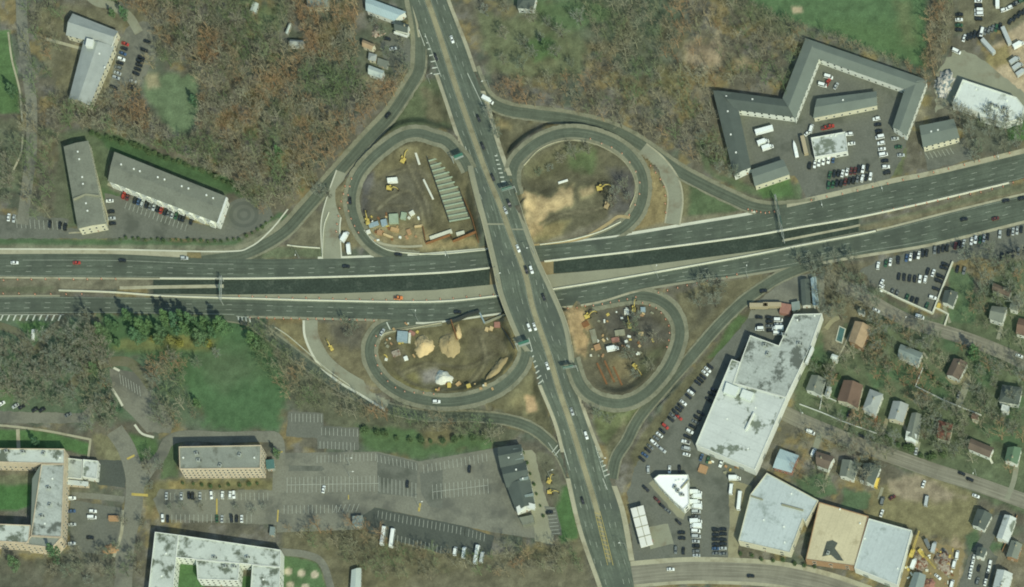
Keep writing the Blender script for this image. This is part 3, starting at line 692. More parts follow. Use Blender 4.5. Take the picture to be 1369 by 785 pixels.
# minor roads
road('street', [(1120, 382), (1146, 391), (1184, 414), (1222, 432), (1273, 447), (1324, 465), (1369, 485), (1430, 515)], 18, 'street_asphalt', 0.1515)
road('street', [(1048, 552), (1069, 562), (1100, 575), (1145, 593), (1196, 611), (1247, 629), (1298, 645), (1369, 670), (1430, 692)], 20, 'street_asphalt', 0.1530)
road('street', [(826, 772), (861, 768), (920, 764), (984, 765), (1030, 768), (1066, 774), (1107, 784), (1160, 802)], 25, 'street_asphalt', 0.1545, [(-19, -12.5, 'concrete'), (12.5, 17, 'concrete')])
road('driveway', [(28, -30), (30, 40), (36, 90), (42, 140), (42, 200), (36, 250), (30, 300)], 15, 'old_asphalt', 0.1560)
road('driveway', [(100, -30), (125, 0), (150, 8), (172, 22), (186, 44)], 12, 'gravel_road', 0.1575)
road('driveway', [(153, 575), (170, 602), (180, 640), (178, 680), (168, 730), (164, 800)], 24, 'old_asphalt', 0.1590)
road('driveway', [(178, 662), (200, 628), (216, 608), (226, 590), (250, 583), (300, 585), (350, 584), (372, 590), (372, 640), (370, 700)], 15, 'old_asphalt', 0.1605)
road('driveway', [(92, 520), (110, 500), (140, 486), (170, 484), (188, 498), (204, 520)], 13, 'worn_drive', 0.1620)
road('driveway', [(-20, 430), (24, 445), (44, 470), (70, 440), (90, 428)], 10, 'worn_drive', 0.1635)
road('driveway', [(376, 738), (410, 742), (432, 755), (446, 800)], 10, 'old_asphalt', 0.1650)
road('driveway', [(96, 662), (130, 664), (166, 668)], 8, 'old_asphalt', 0.1665)
road('driveway', [(1090, 600), (1096, 580)], 8, 'gravel_road', 0.1680)
road('driveway', [(1130, 575), (1137, 556), (1146, 538)], 6, 'median_paving', 0.1695)
road('driveway', [(1294, 500), (1290, 520), (1280, 545)], 9, 'gravel_road', 0.1710)
road('driveway', [(1362, 600), (1356, 640), (1346, 668)], 7, 'gravel_road', 0.1725)
road('worksite_road', [(462, 232), (450, 266), (442, 300), (444, 346)], 24, 'gravel_road', 0.1740, [(-13.5, -12), (12, 13.5)], 'pale_concrete')
road('worksite_road', [(858, 200), (880, 218), (898, 243), (903, 268), (899, 300)], 18, 'gravel_road', 0.1755, [(-11, -9), (9, 11)], 'concrete')
road('worksite_road', [(416, 428), (418, 450), (433, 480), (458, 502), (490, 521), (520, 540)], 17, 'gravel_road', 0.1770, [(8.5, 11.5)], 'pale_concrete')
road('path', [(-60, 568), (0, 569), (60, 576), (122, 588)], 3, 'concrete', 0.1785)
road('path', [(24, 574), (25, 600)], 5, 'concrete', 0.1800)
road('path', [(121, 588), (118, 612)], 3, 'concrete', 0.1815)
road('path', [(11, 43), (16, 80), (26, 120), (30, 163)], 2.5, 'concrete', 0.1830)
road('path', [(60, 52), (90, 60), (112, 66)], 4, 'concrete', 0.1845)
road('path', [(31, 180), (28, 205), (18, 228)], 2.5, 'concrete', 0.1860)
road('path', [(144, 246), (200, 268), (258, 292), (290, 303)], 4, 'concrete', 0.1875)
road('path', [(128, 228), (136, 262), (142, 305), (92, 312)], 2, 'concrete', 0.1890)
road('path', [(-60, 333), (150, 334), (300, 336.5), (335, 330), (362, 308), (385, 280)], 1.8, 'pale_concrete', 0.1905)
road('path', [(1143, 432), (1125, 470), (1112, 494)], 2, 'concrete', 0.1920)
road('kerb_strip', [(152, 492), (160, 496)], 3, 'pale_concrete', 0.1935)
road('kerb_strip', [(150, 520), (158, 532), (164, 543)], 3, 'pale_concrete', 0.1950)
road('kerb_strip', [(180, 568), (190, 580), (206, 585)], 3, 'pale_concrete', 0.1965)
road('kerb_strip', [(164, 682), (163, 710), (158, 728), (152, 745)], 4, 'concrete', 0.1980)
road('verge_strip', [(690, 332), (740, 325), (780, 318), (812, 300), (826, 290), (842, 291)], 4, 'tan_sand', 0.1995)
road('verge_strip', [(494, 316), (510, 326), (540, 330), (565, 329)], 3, 'concrete', 0.2010)

for i_, (t_, w_, m_) in enumerate([([(1266, 503), (1276, 512), (1290, 506)], 6, 'median_paving'), ([(1234, 471), (1240, 480)], 3, 'concrete'), ([(1318, 603), (1327, 620)], 3, 'pale_concrete'), ([(1207, 566), (1213, 578)], 4, 'gravel_road'), ([(1172, 556), (1170, 570)], 4, 'rust'),
      ([(1262, 410), (1270, 432)], 4, 'gravel_road'), ([(1340, 433), (1334, 454)], 5, 'gravel_road'), ([(1109, 628), (1104, 642)], 3, 'concrete'), ([(1228, 591), (1224, 608)], 6, 'gravel_road'), ([(1186, 560), (1180, 582)], 5, 'median_paving'), ([(1290, 500), (1296, 512)], 7, 'median_paving'), ([(1180, 652), (1175, 668)], 4, 'dull_concrete'), ([(1104, 440), (1112, 430), (1122, 424)], 6, 'median_paving'), ([(1356, 396), (1366, 410)], 7, 'gravel_road')]):
    road('path', t_, w_, m_, .205+.0015*i_)
# ------------------------------------------------------------------ ramps, highway, arterial road
li = .115
for k, P in RP.items():
    wd = RAMPS[k][1]; li += .004
    sh_ = 'ramp_shoulder'
    ed = {'northwest_slip': [(wd/2, wd/2+6), (-wd/2-3, -wd/2)], 'northeast_slip': [(-wd/2-5, -wd/2), (wd/2, wd/2+2.5)], 'southwest_slip': [(-wd/2-2.5, -wd/2), (wd/2, wd/2+2)],
          'southeast_slip': [(-wd/2-2, -wd/2), (wd/2, wd/2+2)]}.get(k, [(-wd/2-4.5, -wd/2+1), (wd/2-1, wd/2+4.5)])
    road('ramp', P, wd, 'ramp_asphalt', li, ed, sh_)
def rows(fn, t, horiz, z=None):
    return [((a, float(fn(a))) if horiz else (float(fn(a)), a))+((0.0 if z is None else float(z(a))),) for a in t]
hx = np.arange(-60, 1431, 6.0)
strip('highway', rows(wbt, hx, 1), rows(wbb, hx, 1), 'highway_asphalt', .20)
strip('highway', rows(ebt, hx, 1), rows(ebb, hx, 1), 'highway_asphalt', .20)
def band_x(name, f0, f1, x0, x1, m, lift, kerb=0.0):
    t = np.linspace(x0, x1, max(2, int((x1-x0)/6)+1)); return strip(name, rows(f0, t, 1), rows(f1, t, 1), m, lift, kerb)
band_x('road_shoulder', lambda x: wbt(x)-8, wbt, -60, 250, 'concrete', .16)
band_x('road_shoulder', lambda x: wbt(x)-3, wbt, 425, 500, 'pale_concrete', .16)
band_x('road_shoulder', lambda x: wbt(x)-4, wbt, 845, 1010, 'pale_concrete', .16)
band_x('road_shoulder', lambda x: wbt(x)-7, wbt, 1052, 1430, 'concrete', .16)
band_x('road_shoulder', lambda x: wbt(x)-2.5, wbt, 545, 655, 'pale_concrete', .16)
band_x('road_shoulder', lambda x: wbt(x)-2.5, wbt, 718, 845, 'pale_concrete', .16)
band_x('road_shoulder', ebb, lambda x: ebb(x)+3, 330, 505, 'dull_concrete', .16)
band_x('road_shoulder', ebb, lambda x: ebb(x)+2.5, 556, 670, 'pale_concrete', .16)
band_x('road_shoulder', ebb, lambda x: ebb(x)+3, 745, 860, 'concrete', .16)
band_x('road_shoulder', ebb, lambda x: ebb(x)+3, 860, 1100, 'dull_concrete', .14)
band_x('road_shoulder', ebb, lambda x: ebb(x)+4, 1100, 1430, 'concrete', .16)
band_x('road_shoulder', lambda x: wbb(x), lambda x: wbb(x)+2.5, -60, 214, 'concrete', .16)
band_x('road_shoulder', lambda x: ebt(x)-2.5, ebt, -60, 80, 'dull_concrete', .16)
band_x('road_shoulder', lambda x: ebt(x)-3, ebt, 1172, 1430, 'concrete', .16)
# the sunken-looking dark new roadway between the carriageways
band_x('median_roadway', lambda x: wbb(x)+1, lambda x: np.interp(x, [203, 300, 433, 580, 655], [393, 394, 393, 388, 381]), 205, 655, 'fresh_asphalt', .10)
band_x('median_shoulder', lambda x: np.interp(x, [203, 300, 433, 580, 655, 672], [393, 394, 393, 388, 381, 379]), lambda x: ebt(x)-1, 203, 672, 'dull_concrete', .105)
band_x('median_roadway', lambda x: wbb(x)+1, lambda x: np.interp(x, [740, 840, 993, 1048, 1150], [366, 358, 338, 330, 310]), 740, 1148, 'fresh_asphalt', .10)
band_x('median_shoulder', lambda x: np.interp(x, [726, 840, 993, 1048, 1150], [368, 358, 338, 330, 310]), lambda x: ebt(x)-1, 726, 1165, 'dull_concrete', .105)
band_x('median_shoulder', lambda x: wbb(x)+1, lambda x: ebt(x)-1, 655, 742, 'soil', .095)
def low_line(x): return np.interp(x, [1046, 1140, 1150], [322, 303.5, 301])
band_x('kerb_strip', lambda x: low_line(x)-1.5, lambda x: low_line(x)+1.5, 1046, 1150, 'concrete', .16, .12)
band_x('kerb_strip', lambda x: np.interp(x, [160, 203, 300], [385, 384, 382.5])-2, lambda x: np.interp(x, [160, 203, 300], [385, 384, 382.5])+2.4, 160, 299, 'concrete', .17, .1)
ay = np.arange(-40, 826, 5.0)
strip('arterial_road', rows(al, ay, 0, zart), rows(ar, ay, 0, zart), 'arterial_asphalt', .24)
def band_y(name, f0, f1, y0, y1, m, lift, kerb=0.0):
    t = np.linspace(y0, y1, max(2, int((y1-y0)/5)+1)); return strip(name, rows(f0, t, 0, zart), rows(f1, t, 0, zart), m, lift, kerb)
band_y('raised_median', lambda y: am(y)-3.6, lambda y: am(y)+3.6, -40, 690, 'median_paving', .36, .13)
band_y('raised_median', lambda y: am(y)-1.6, lambda y: am(y)+1.6, 690, 752, 'median_paving', .36, .13)
band_y('pavement', lambda y: al(y)-1, lambda y: al(y)+6, 222, 470, 'dull_concrete', .34, .12)
band_y('pavement', lambda y: ar(y)-6, lambda y: ar(y)+1, 285, 485, 'dull_concrete', .34, .12)
band_y('pavement', lambda y: al(y)-4, lambda y: al(y)+1, 100, 205, 'concrete', .34, .14)
band_y('pavement', lambda y: ar(y)-1, lambda y: ar(y)+5, 122, 235, 'concrete', .34, .14)
band_y('pavement', lambda y: ar(y)-1, lambda y: ar(y)+4, -40, 96, 'concrete', .34, .14)
band_y('pavement', lambda y: al(y)-4, lambda y: al(y)+1, 515, 605, 'concrete', .34, .14)
band_y('pavement', lambda y: ar(y)-1, lambda y: ar(y)+4, 520, 612, 'concrete', .34, .14)
band_y('pavement', lambda y: al(y)-5, lambda y: al(y)+1, 640, 826, 'concrete', .34, .14)
band_y('pavement', lambda y: ar(y)-1, lambda y: ar(y)+6, 650, 750, 'concrete', .34, .14)
road('pavement', [(549, -6), (556, 24), (560.5, 50)], 3, 'concrete', .2)
band_y('bridge_joint', lambda y: al(y)+5, lambda y: am(y)-4, 299, 301, 'dull_concrete', .252)
band_y('bridge_joint', lambda y: am(y)+4, lambda y: ar(y)-6, 306, 308, 'dull_concrete', .252)

# ------------------------------------------------------------------ painted markings
def quads_mesh(name, qs, m):
    vs = []; fs = []
    for q in qs:
        o = len(vs); vs += q; a = (q[1][0]-q[0][0])*(q[2][1]-q[0][1])-(q[1][1]-q[0][1])*(q[2][0]-q[0][0])
        fs.append((o, o+1, o+2, o+3) if a > 0 else (o+3, o+2, o+1, o))
    me = bpy.data.meshes.new(name); me.from_pydata(vs, [], fs); me.materials.append(MT[m]); return struct(name, me)
def seg_quad(a, b_, wm, z, lift):                     # pixel ends, width in metres
    a = Vector(U(a[0], a[1], z[0])); b_ = Vector(U(b_[0], b_[1], z[1])); d = (b_-a).normalized(); n = Vector((-d.y, d.x))*wm/2
    return [(*(a-n), z[0]+lift), (*(b_-n), z[1]+lift), (*(b_+n), z[1]+lift), (*(a+n), z[0]+lift)]
qs = []
def lane_x(f0, f1, fr, x0, x1, solid=False, w_=.24, per=27.0, dash=7.5):
    f = lambda x: f0(x)+(f1(x)-f0(x))*fr
    x = x0+rnd.uniform(0, 6)
    while x < x1:
        e = x+(6.0 if solid else dash)
        qs.append(seg_quad((x, float(f(x))), (e, float(f(e))), w_, (0, 0), .208)); x += 6.0 if solid else per
for fr in (.52, .77): lane_x(wbt, wbb, fr, -50, 655)
lane_x(wbt, wbb, .27, 30, 310, True, .22); lane_x(wbt, wbb, .95, -50, 650, True, .16)
for fr in (.34, .66): lane_x(wbt, wbb, fr, 725, 1050)
for fr in (.30, .53, .76): lane_x(wbt, wbb, fr, 1050, 1420)
lane_x(wbt, wbb, .95, 735, 1420, True, .16)
for fr in (.36, .66): lane_x(ebt, ebb, fr, -50, 660)
for fr in (.32, .60): lane_x(ebt, ebb, fr, 745, 1420)
lane_x(ebt, ebb, .86, 900, 1250, True, .20); lane_x(ebt, ebb, .05, -50, 1420, True, .16); lane_x(ebt, ebb, .95, -50, 310, True, .2)
quads_mesh('lane_marking', qs, 'faint_paint')
qs = []
def lane_y(off, side, y0, y1, solid=False, w_=.26, per=25.0, dash=7.0):
    f = lambda y: am(y)+off*side
    y = y0+rnd.uniform(0, 5)
    while y < y1:
        e = y+(5.0 if solid else dash)
        qs.append(seg_quad((float(f(y)), y), (float(f(e)), e), w_, (zart(y), zart(e)), .249)); y += 5.0 if solid else per
for sd in (-1, 1):
    lane_y(12, sd, -30, 780); lane_y(4.6, sd, -30, 680, True, .14)
lane_y(21, -1, 230, 440); lane_y(20, 1, 250, 480); lane_y(19, 1, -20, 90); lane_y(20, 1, 620, 780); lane_y(20, -1, 620, 780)
quads_mesh('lane_marking', qs, 'faint_paint')
def artz(x, y): return float(zart(y))
def hatch(a, b_, n, w0, w1, slant, wm, z=lambda x, y: 0.0, lift=.256, outline=True):
    """stripes along a gore from a to b: width w0 to w1 pixels to the right of travel"""
    out = []; ax, ay_ = a; bx, by = b_; L = math.dist(a, b_); tx, ty = (bx-ax)/L, (by-ay_)/L; nx_, ny_ = -ty, tx
    for i in range(n):
        t = (i+.5)/n; x, y = ax+(bx-ax)*t, ay_+(by-ay_)*t; w_ = w0+(w1-w0)*t
        x2, y2 = x+nx_*w_+tx*slant*w_, y+ny_*w_+ty*slant*w_
        out.append(seg_quad((x, y), (x2, y2), wm, (z(x, y), z(x2, y2)), lift))
    if outline: out.append(seg_quad(a, b_, .25, (z(*a), z(*b_)), lift))
    quads_mesh('gore_marking', out, 'road_paint')
hatch((568, 45), (590, 103), 7, 0.8, 9, -.25, .75, artz)
hatch((0, 421), (86, 421), 10, 8, 8, -.45, .8, lift=.212)
hatch((316, 423), (336, 424.5), 4, 4.5, 7, .25, .8, lift=.212)
hatch((710, 466), (727, 512), 7, 1, 8, .35, .75, artz)
hatch((809, 640), (796, 596), 7, 8, 1.5, .1, .75, artz)
hatch((664, 206), (677, 246), 7, 3, 6, -.3, .75, artz)
hatch((733, 592), (746, 612), 0, 0, 0, 0, .5, artz)
qs = [seg_quad(a, b_, .35, (artz(*a), artz(*b_)), .258) for a, b_ in (((625, 98), (645, 140)), ((707, 452), (712, 470)), ((750, 588), (760, 622)), ((760, 490), (775, 520)),
      ((622, 196), (632, 228)), ((560, 40), (568, 62)), ((806, 640), (812, 655)))]
qs += [seg_quad(a, b_, .6, (0.0, 0.0), .175) for a, b_ in (((517, 431), (524, 446)), ((823, 610), (830, 618)), ((826, 606), (834, 615)))]
for a, b_ in (((676, 219), (688, 223)), ((674, 226), (687, 231)), ((742, 609), (750, 599)), ((738, 605), (746, 595))):
    qs.append(seg_quad(a, b_, .5, (H(*U(*a))+.2, H(*U(*b_))+.2), .06))
quads_mesh('gore_marking', qs, 'road_paint')
qs = []
y = 686
while y < 752:
    x = float(am(y)); qs.append(seg_quad((x-3, y), (x+3, y+2), .3, (zart(y), zart(y)), .37)); y += 6
for o in (-3.6, 3.6): qs += [seg_quad((float(am(y))+o, y), (float(am(y+6))+o, y+6), .3, (zart(y), zart(y+6)), .252) for y in range(684, 752, 6)]
quads_mesh('hatched_median_marking', qs, 'yellow_paint')
qs = []
def stalls(x0, y0, x1, y1, n, dx, dy, wm=.2):
    for i in range(n+1):
        t = i/max(n, 1); x, y = x0+(x1-x0)*t, y0+(y1-y0)*t
        qs.append(seg_quad((x, y), (x+dx, y+dy), wm, (0, 0), .122))
stalls(424, 609, 502, 606, 15, 0, 10); stalls(384, 638, 506, 636, 22, 0, 21); stalls(384, 648.5, 506, 646.5, 0, 122, -2)
stalls(380, 676, 450, 675, 13, 0, 11); stalls(450, 675, 480, 674, 5, -4, 10); stalls(504, 608, 556, 619, 10, 1, 10)
stalls(508, 638, 556, 646, 9, 0, 20); stalls(566, 622, 650, 606, 15, 1, 11); stalls(578, 648, 652, 640, 13, 1, 20); stalls(578, 658, 652, 650, 0, 74, -9)
stalls(506, 683, 622, 706, 21, -1, 10); stalls(622, 706, 648, 714, 5, -1, 10); stalls(532, 716, 590, 730, 11, -1, 10)
stalls(160, 500, 186, 516, 7, 2, 14); stalls(222, 659, 364, 659, 24, 0, 10); stalls(218, 688, 336, 688, 20, 0, 11)
stalls(390, 553, 430, 554, 8, 0, 11); stalls(430, 572, 478, 574, 9, 0, 10); stalls(428, 590, 474, 592, 9, 0, 10)
stalls(22, 293, 88, 296, 11, 1, 12); stalls(730, 680, 737, 714, 7, 12, -1); stalls(1237, 205, 1270, 198, 6, 5, 8); stalls(170, 270, 250, 300, 15, -3, 9)
quads_mesh('stall_marking', qs, 'stall_paint')
qs = [seg_quad(a, b_, wm, (0, 0), .235) for a, b_, wm in (((176, 661), (198, 662.5), 1.6), ((290, 667), (290, 688), .9), ((372, 682), (371, 698), .8), ((170, 614), (180, 609), 1.2),
      ((562, 673), (560, 684), 1.2), ((371, 606), (378, 604), .8), ((466, 662), (466, 668), .6))]
quads_mesh('yellow_marking', qs, 'yellow_paint')
# ------------------------------------------------------------------ bridge, barriers, retaining walls
def sweep(mb, rows_, prof, mi=0):
    """rows of world (x, y, z) points along a line; prof = closed section [(across, up)]"""
    n = len(rows_); k = len(prof); vs = []
    for i in range(n):
        a = Vector(rows_[max(i-1, 0)][:2]); b_ = Vector(rows_[min(i+1, n-1)][:2]); d = (b_-a).normalized(); nx_, ny_ = d.y, -d.x
        x, y, z = rows_[i]
        vs += [(x+nx_*u, y+ny_*u, z+h) for u, h in prof]
    fs = [(i*k+j, i*k+(j+1) % k, (i+1)*k+(j+1) % k, (i+1)*k+j) for i in range(n-1) for j in range(k)]
    fs += [tuple(range(k-1, -1, -1)), tuple((n-1)*k+j for j in range(k))]
    return mb.add(vs, fs, mi)
def fixn(me):
    bm = bmesh.new(); bm.from_mesh(me); bmesh.ops.recalc_face_normals(bm, faces=bm.faces[:]); bm.to_mesh(me); bm.free(); return me
JERSEY = [(-.3, 0), (.3, 0), (.22, .25), (.1, .85), (-.1, .85), (-.22, .25)]
BIGJ = [(-.45, 0), (.45, 0), (.36, .3), (.22, .95), (-.22, .95), (-.36, .3)]
br = thing('overpass_bridge', 'long concrete road bridge carrying the arterial road over the highway', 'bridge', (*U(695, 375, 0), 0))
off = br.location
yb = np.arange(300, 447, 4.0)
mb = MB(); vs = []
for y in yb:
    z = float(zart(y)); l = U(float(al(y))+.5, y, z); r = U(float(ar(y))-.5, y, z)
    vs += [(*l, z+.1), (*r, z+.1), (*r, z-1.3), (*l, z-1.3)]
fs = []
for i in range(len(yb)-1):
    o = 4*i; fs += [(o, o+1, o+5, o+4), (o+1, o+2, o+6, o+5), (o+2, o+3, o+7, o+6), (o+3, o, o+4, o+7)]
fs += [(3, 2, 1, 0), tuple(4*(len(yb)-1)+j for j in range(4))]
mb.add(vs, fs); link('deck', fixn(mb.mesh('deck', 'dull_concrete', off)), br)
for f in (lambda y: al(y)-.6, lambda y: ar(y)+.6):
    mb = MB(); sweep(mb, [(*U(float(f(y)), y, float(zart(y))), float(zart(y))) for y in np.arange(284, 463, 4.0)], [(-.22, -1.2), (.22, -1.2), (.22, 1.0), (-.22, 1.0)])
    link('parapet', fixn(mb.mesh('parapet', 'concrete', off)), br)
for yy in (345, 386, 404):
    for fr in (.08, .36, .64, .92):
        x = float(al(yy)+(ar(yy)-al(yy))*fr); p = U(x, yy-6+fr*8, 0)
        mb = MB(); mb.bar((*p, 0), (*p, BZ-2.0), .55, n=10); link('pier', mb.mesh('pier', 'dull_concrete', off), br)
    a = U(float(al(yy))+1, yy-6, 0); b_ = U(float(ar(yy))-1, yy+2, 0)
    mb = MB(); sweep(mb, [(*a, BZ-2.1), (*b_, BZ-2.1)], [(-.6, 0), (.6, 0), (.6, .9), (-.6, .9)]); link('pier_cap', fixn(mb.mesh('pier_cap', 'dull_concrete', off)), br)
def walled(name, label, cat, pts, prof, m, group=None, smooth_=True, step=6.0, zf=None):
    P = smooth_line(pts, step) if smooth_ else np.array(pts, float)
    rw = []
    for p in P:
        if zf is None: rw.append(G(p[0], p[1]))
        else:
            z = zf(p[0], p[1]); rw.append((*U(p[0], p[1], z), z))
    mb = MB(); c = rw[len(rw)//2]; sweep(mb, rw, prof)
    o = link(name, fixn(mb.mesh(name, m, c)), None, c); return tag(o, label, cat, group)
def alongx(f, x0, x1, d=0): return [(x, float(f(x))+d) for x in np.linspace(x0, x1, max(3, int((x1-x0)/25)))]
zr = lambda x, y: .1
walled('concrete_barrier', 'pale concrete barrier between the northern carriageway and the dark median roadway, west of bridge', 'barrier', alongx(wbb, 214, 655, .8), BIGJ, 'pale_concrete', None, zf=zr)
walled('concrete_barrier', 'long pale barrier along the northern carriageway median edge, east of bridge', 'barrier', alongx(wbb, 728, 1349, .8), BIGJ, 'pale_concrete', None, zf=zr)
walled('concrete_barrier', 'pale barrier along the southern carriageway median edge, west of bridge', 'barrier', [(79, 388.5), (150, 391), (220, 396)]+alongx(ebt, 300, 668, -.8), BIGJ, 'pale_concrete', None, zf=zr)
walled('concrete_barrier', 'pale barrier along the southern carriageway median edge, east of bridge', 'barrier', alongx(ebt, 738, 1171, -.8), BIGJ, 'pale_concrete', None, zf=zr)
walled('concrete_barrier', 'thin concrete barrier around the inside of the northwest loop by the highway', 'barrier', [(487, 308), (500, 324), (520, 335), (550, 339), (590, 340), (650, 334.5)], JERSEY, 'pale_concrete')
walled('concrete_barrier', 'concrete barrier curving along the northeast loop merge onto the highway', 'barrier', [(722, 327.5), (760, 322), (800, 311), (830, 297)], JERSEY, 'pale_concrete')
walled('concrete_barrier', 'pale barrier lining the inner edge of the northeast loop', 'barrier', [(700, 222), (722, 200), (751, 189), (780, 189), (808, 198), (832, 214), (846, 234), (850, 256), (842, 278)], JERSEY, 'concrete')
walled('concrete_barrier', 'concrete barrier along the southern verge west of the shored trench', 'barrier', [(508, 455), (515, 446), (547, 440), (590, 432)], JERSEY, 'concrete')
walled('concrete_barrier', 'concrete barrier between the southwest slip road and the gravel worksite road', 'barrier', [(368, 438), (385, 449), (412, 472), (440, 496), (468, 516)], JERSEY, 'pale_concrete')
walled('concrete_barrier', 'pale kerb wall across the grass gore of the northwest slip road', 'barrier', [(384, 328), (400, 330), (428, 332)], JERSEY, 'pale_concrete')
walled('concrete_barrier', 'pale kerb wall along the left side of the western gravel worksite road', 'barrier', [(440, 284), (433, 305), (431, 345)], JERSEY, 'pale_concrete')
WALLP = [(-.2, -7), (.2, -7), (.2, 1.0), (-.2, 1.0)]
zw = lambda x, y: float(zart(y))
for f, y0, y1, lab in ((lambda y: al(y)-1.2, 226, 284, 'dark retaining wall under the arterial road beside the shored trench'), (lambda y: al(y)-1.2, 463, 470, 'short retaining wall at the southwest end of the bridge'),
                   (lambda y: ar(y)+1.2, 258, 284, 'retaining wall beside the sandy ground at the northeast end of bridge'), (lambda y: ar(y)+1.2, 463, 482, 'retaining wall at the southeast end of the bridge')):
    walled('retaining_wall', lab, 'wall', [(float(f(y)), y) for y in np.linspace(y0, y1, 6)], WALLP, 'dull_concrete', zf=zw)
# fences
def fence(label, pts, m='white_wall', h=1.5, t=.12):
    walled('fence', label, 'fence', pts, [(-t/2, 0), (t/2, 0), (t/2, h), (-t/2, h)], m, smooth_=False)
fence('white board fence along the south edge of the car lot above the residential street', [(1176, 387), (1202, 400), (1247, 420)], 'pale_concrete', 1.6, .9)
fence('white board fence closing the east side of the car lot', [(1247, 420), (1260, 386), (1274, 351)], 'pale_concrete', 1.6, .8)
fence('short pale fence beside the yellow container', [(1251, 412), (1268, 421), (1263, 436)], 'pale_concrete', 1.2, .9)
fence('white fence round the lawn south of the blue grey house', [(1234, 493), (1224, 517), (1262, 536), (1312, 556)], 'white_wall', 1.3, .3)
fence('white fence in front of the brown and tan roofed house', [(1100, 528), (1096, 548)], 'white_wall', 1.2, .25)
fence('white picket fence along the upper side of the southern residential street', [(1069, 541), (1096, 551), (1132, 566), (1172, 580)], 'white_wall', 1.1, .25)
fence('white fence behind the front lawn of the brown and tan house', [(1100, 529), (1118, 537)], 'white_wall', 1.1, .3)
fence('weathered fence beside the narrow eastern lawn', [(1340, 738), (1352, 710), (1360, 690)], 'brown_wall', 1.8, .2)

# ------------------------------------------------------------------ buildings
WIN = MB().box((0, -.02, 0), (1.3, .10, 1.5), mi=0).box((0, -.06, 0), (1.08, .06, 1.28), mi=1).mesh('window', ['window_frame', 'window_glass'])
WIDE = MB().box((0, -.02, 0), (2.2, .10, 1.6), mi=0).box((0, -.06, 0), (1.95, .06, 1.36), mi=1).mesh('window', ['window_frame', 'window_glass'])
DOOR = MB().box((0, -.03, 0), (1.1, .12, 2.1), mi=0).box((0, -.09, .1), (.85, .05, 1.75), mi=1).mesh('door', ['window_frame', 'brown_wall'])
SHUT = MB().box((0, -.03, 0), (3.2, .12, 2.9), mi=0).box((0, -.08, 0), (2.9, .06, 2.6), mi=1).mesh('loading_door', ['dark_metal', 'steel'])
VENT = MB().box((0, 0, .25), (.7, .7, .5), mi=0).box((0, 0, .56), (.95, .95, .12), mi=0).mesh('roof_vent', ['white_box'])
HVAC = MB().box((0, 0, .7), (2.2, 1.6, 1.4), mi=0).bar((0, 0, 1.4), (0, 0, 1.55), .5, n=10, mi=1).box((1.3, 0, .35), (.6, .9, .7), mi=1).mesh('rooftop_unit', ['steel', 'dark_metal'])
CHIM = MB().box((0, 0, .7), (.7, .7, 1.6), mi=0).box((0, 0, 1.56), (.85, .85, .14), mi=1).box((0, 0, 1.7), (.3, .3, .2), mi=1).mesh('chimney', ['brick_wall', 'dull_concrete'])
def wall_openings(root, off, poly, h, win, door_first=True, every=3.4, cap=40, base=0.0, sides=None):
    n = len(poly); made = 0; dr = False
    for i in range(n):
        a = Vector(poly[i]); b_ = Vector(poly[(i+1) % n]); e = b_-a; L = e.length
        if L < 2.5: continue
        nrm = Vector((e.y, -e.x)).normalized()
        if sides is None:
            if not (nrm.y < -.25 or nrm.x > .45): continue
        elif i not in sides: continue
        rz = math.atan2(e.y, e.x); d = e/L; st = max(1, int(h/3.0)); k = max(1, int(L/every))
        for s_ in range(st):
            for j in range(k):
                if made >= cap: return
                p = a+d*(L*(j+.5)/k); z = base+s_*3.0+1.65
                if s_ == 0 and not dr and win is not SHUT and j == k//2:
                    dr = True; link('door', DOOR, root, (p.x-off[0], p.y-off[1], base+1.06), rz); made += 1; continue
                if win is SHUT:
                    if s_ == 0: link('loading_door', SHUT, root, (p.x-off[0], p.y-off[1], 1.5), rz); made += 1
                    continue
                link('window', win, root, (p.x-off[0], p.y-off[1], z), rz); made += 1
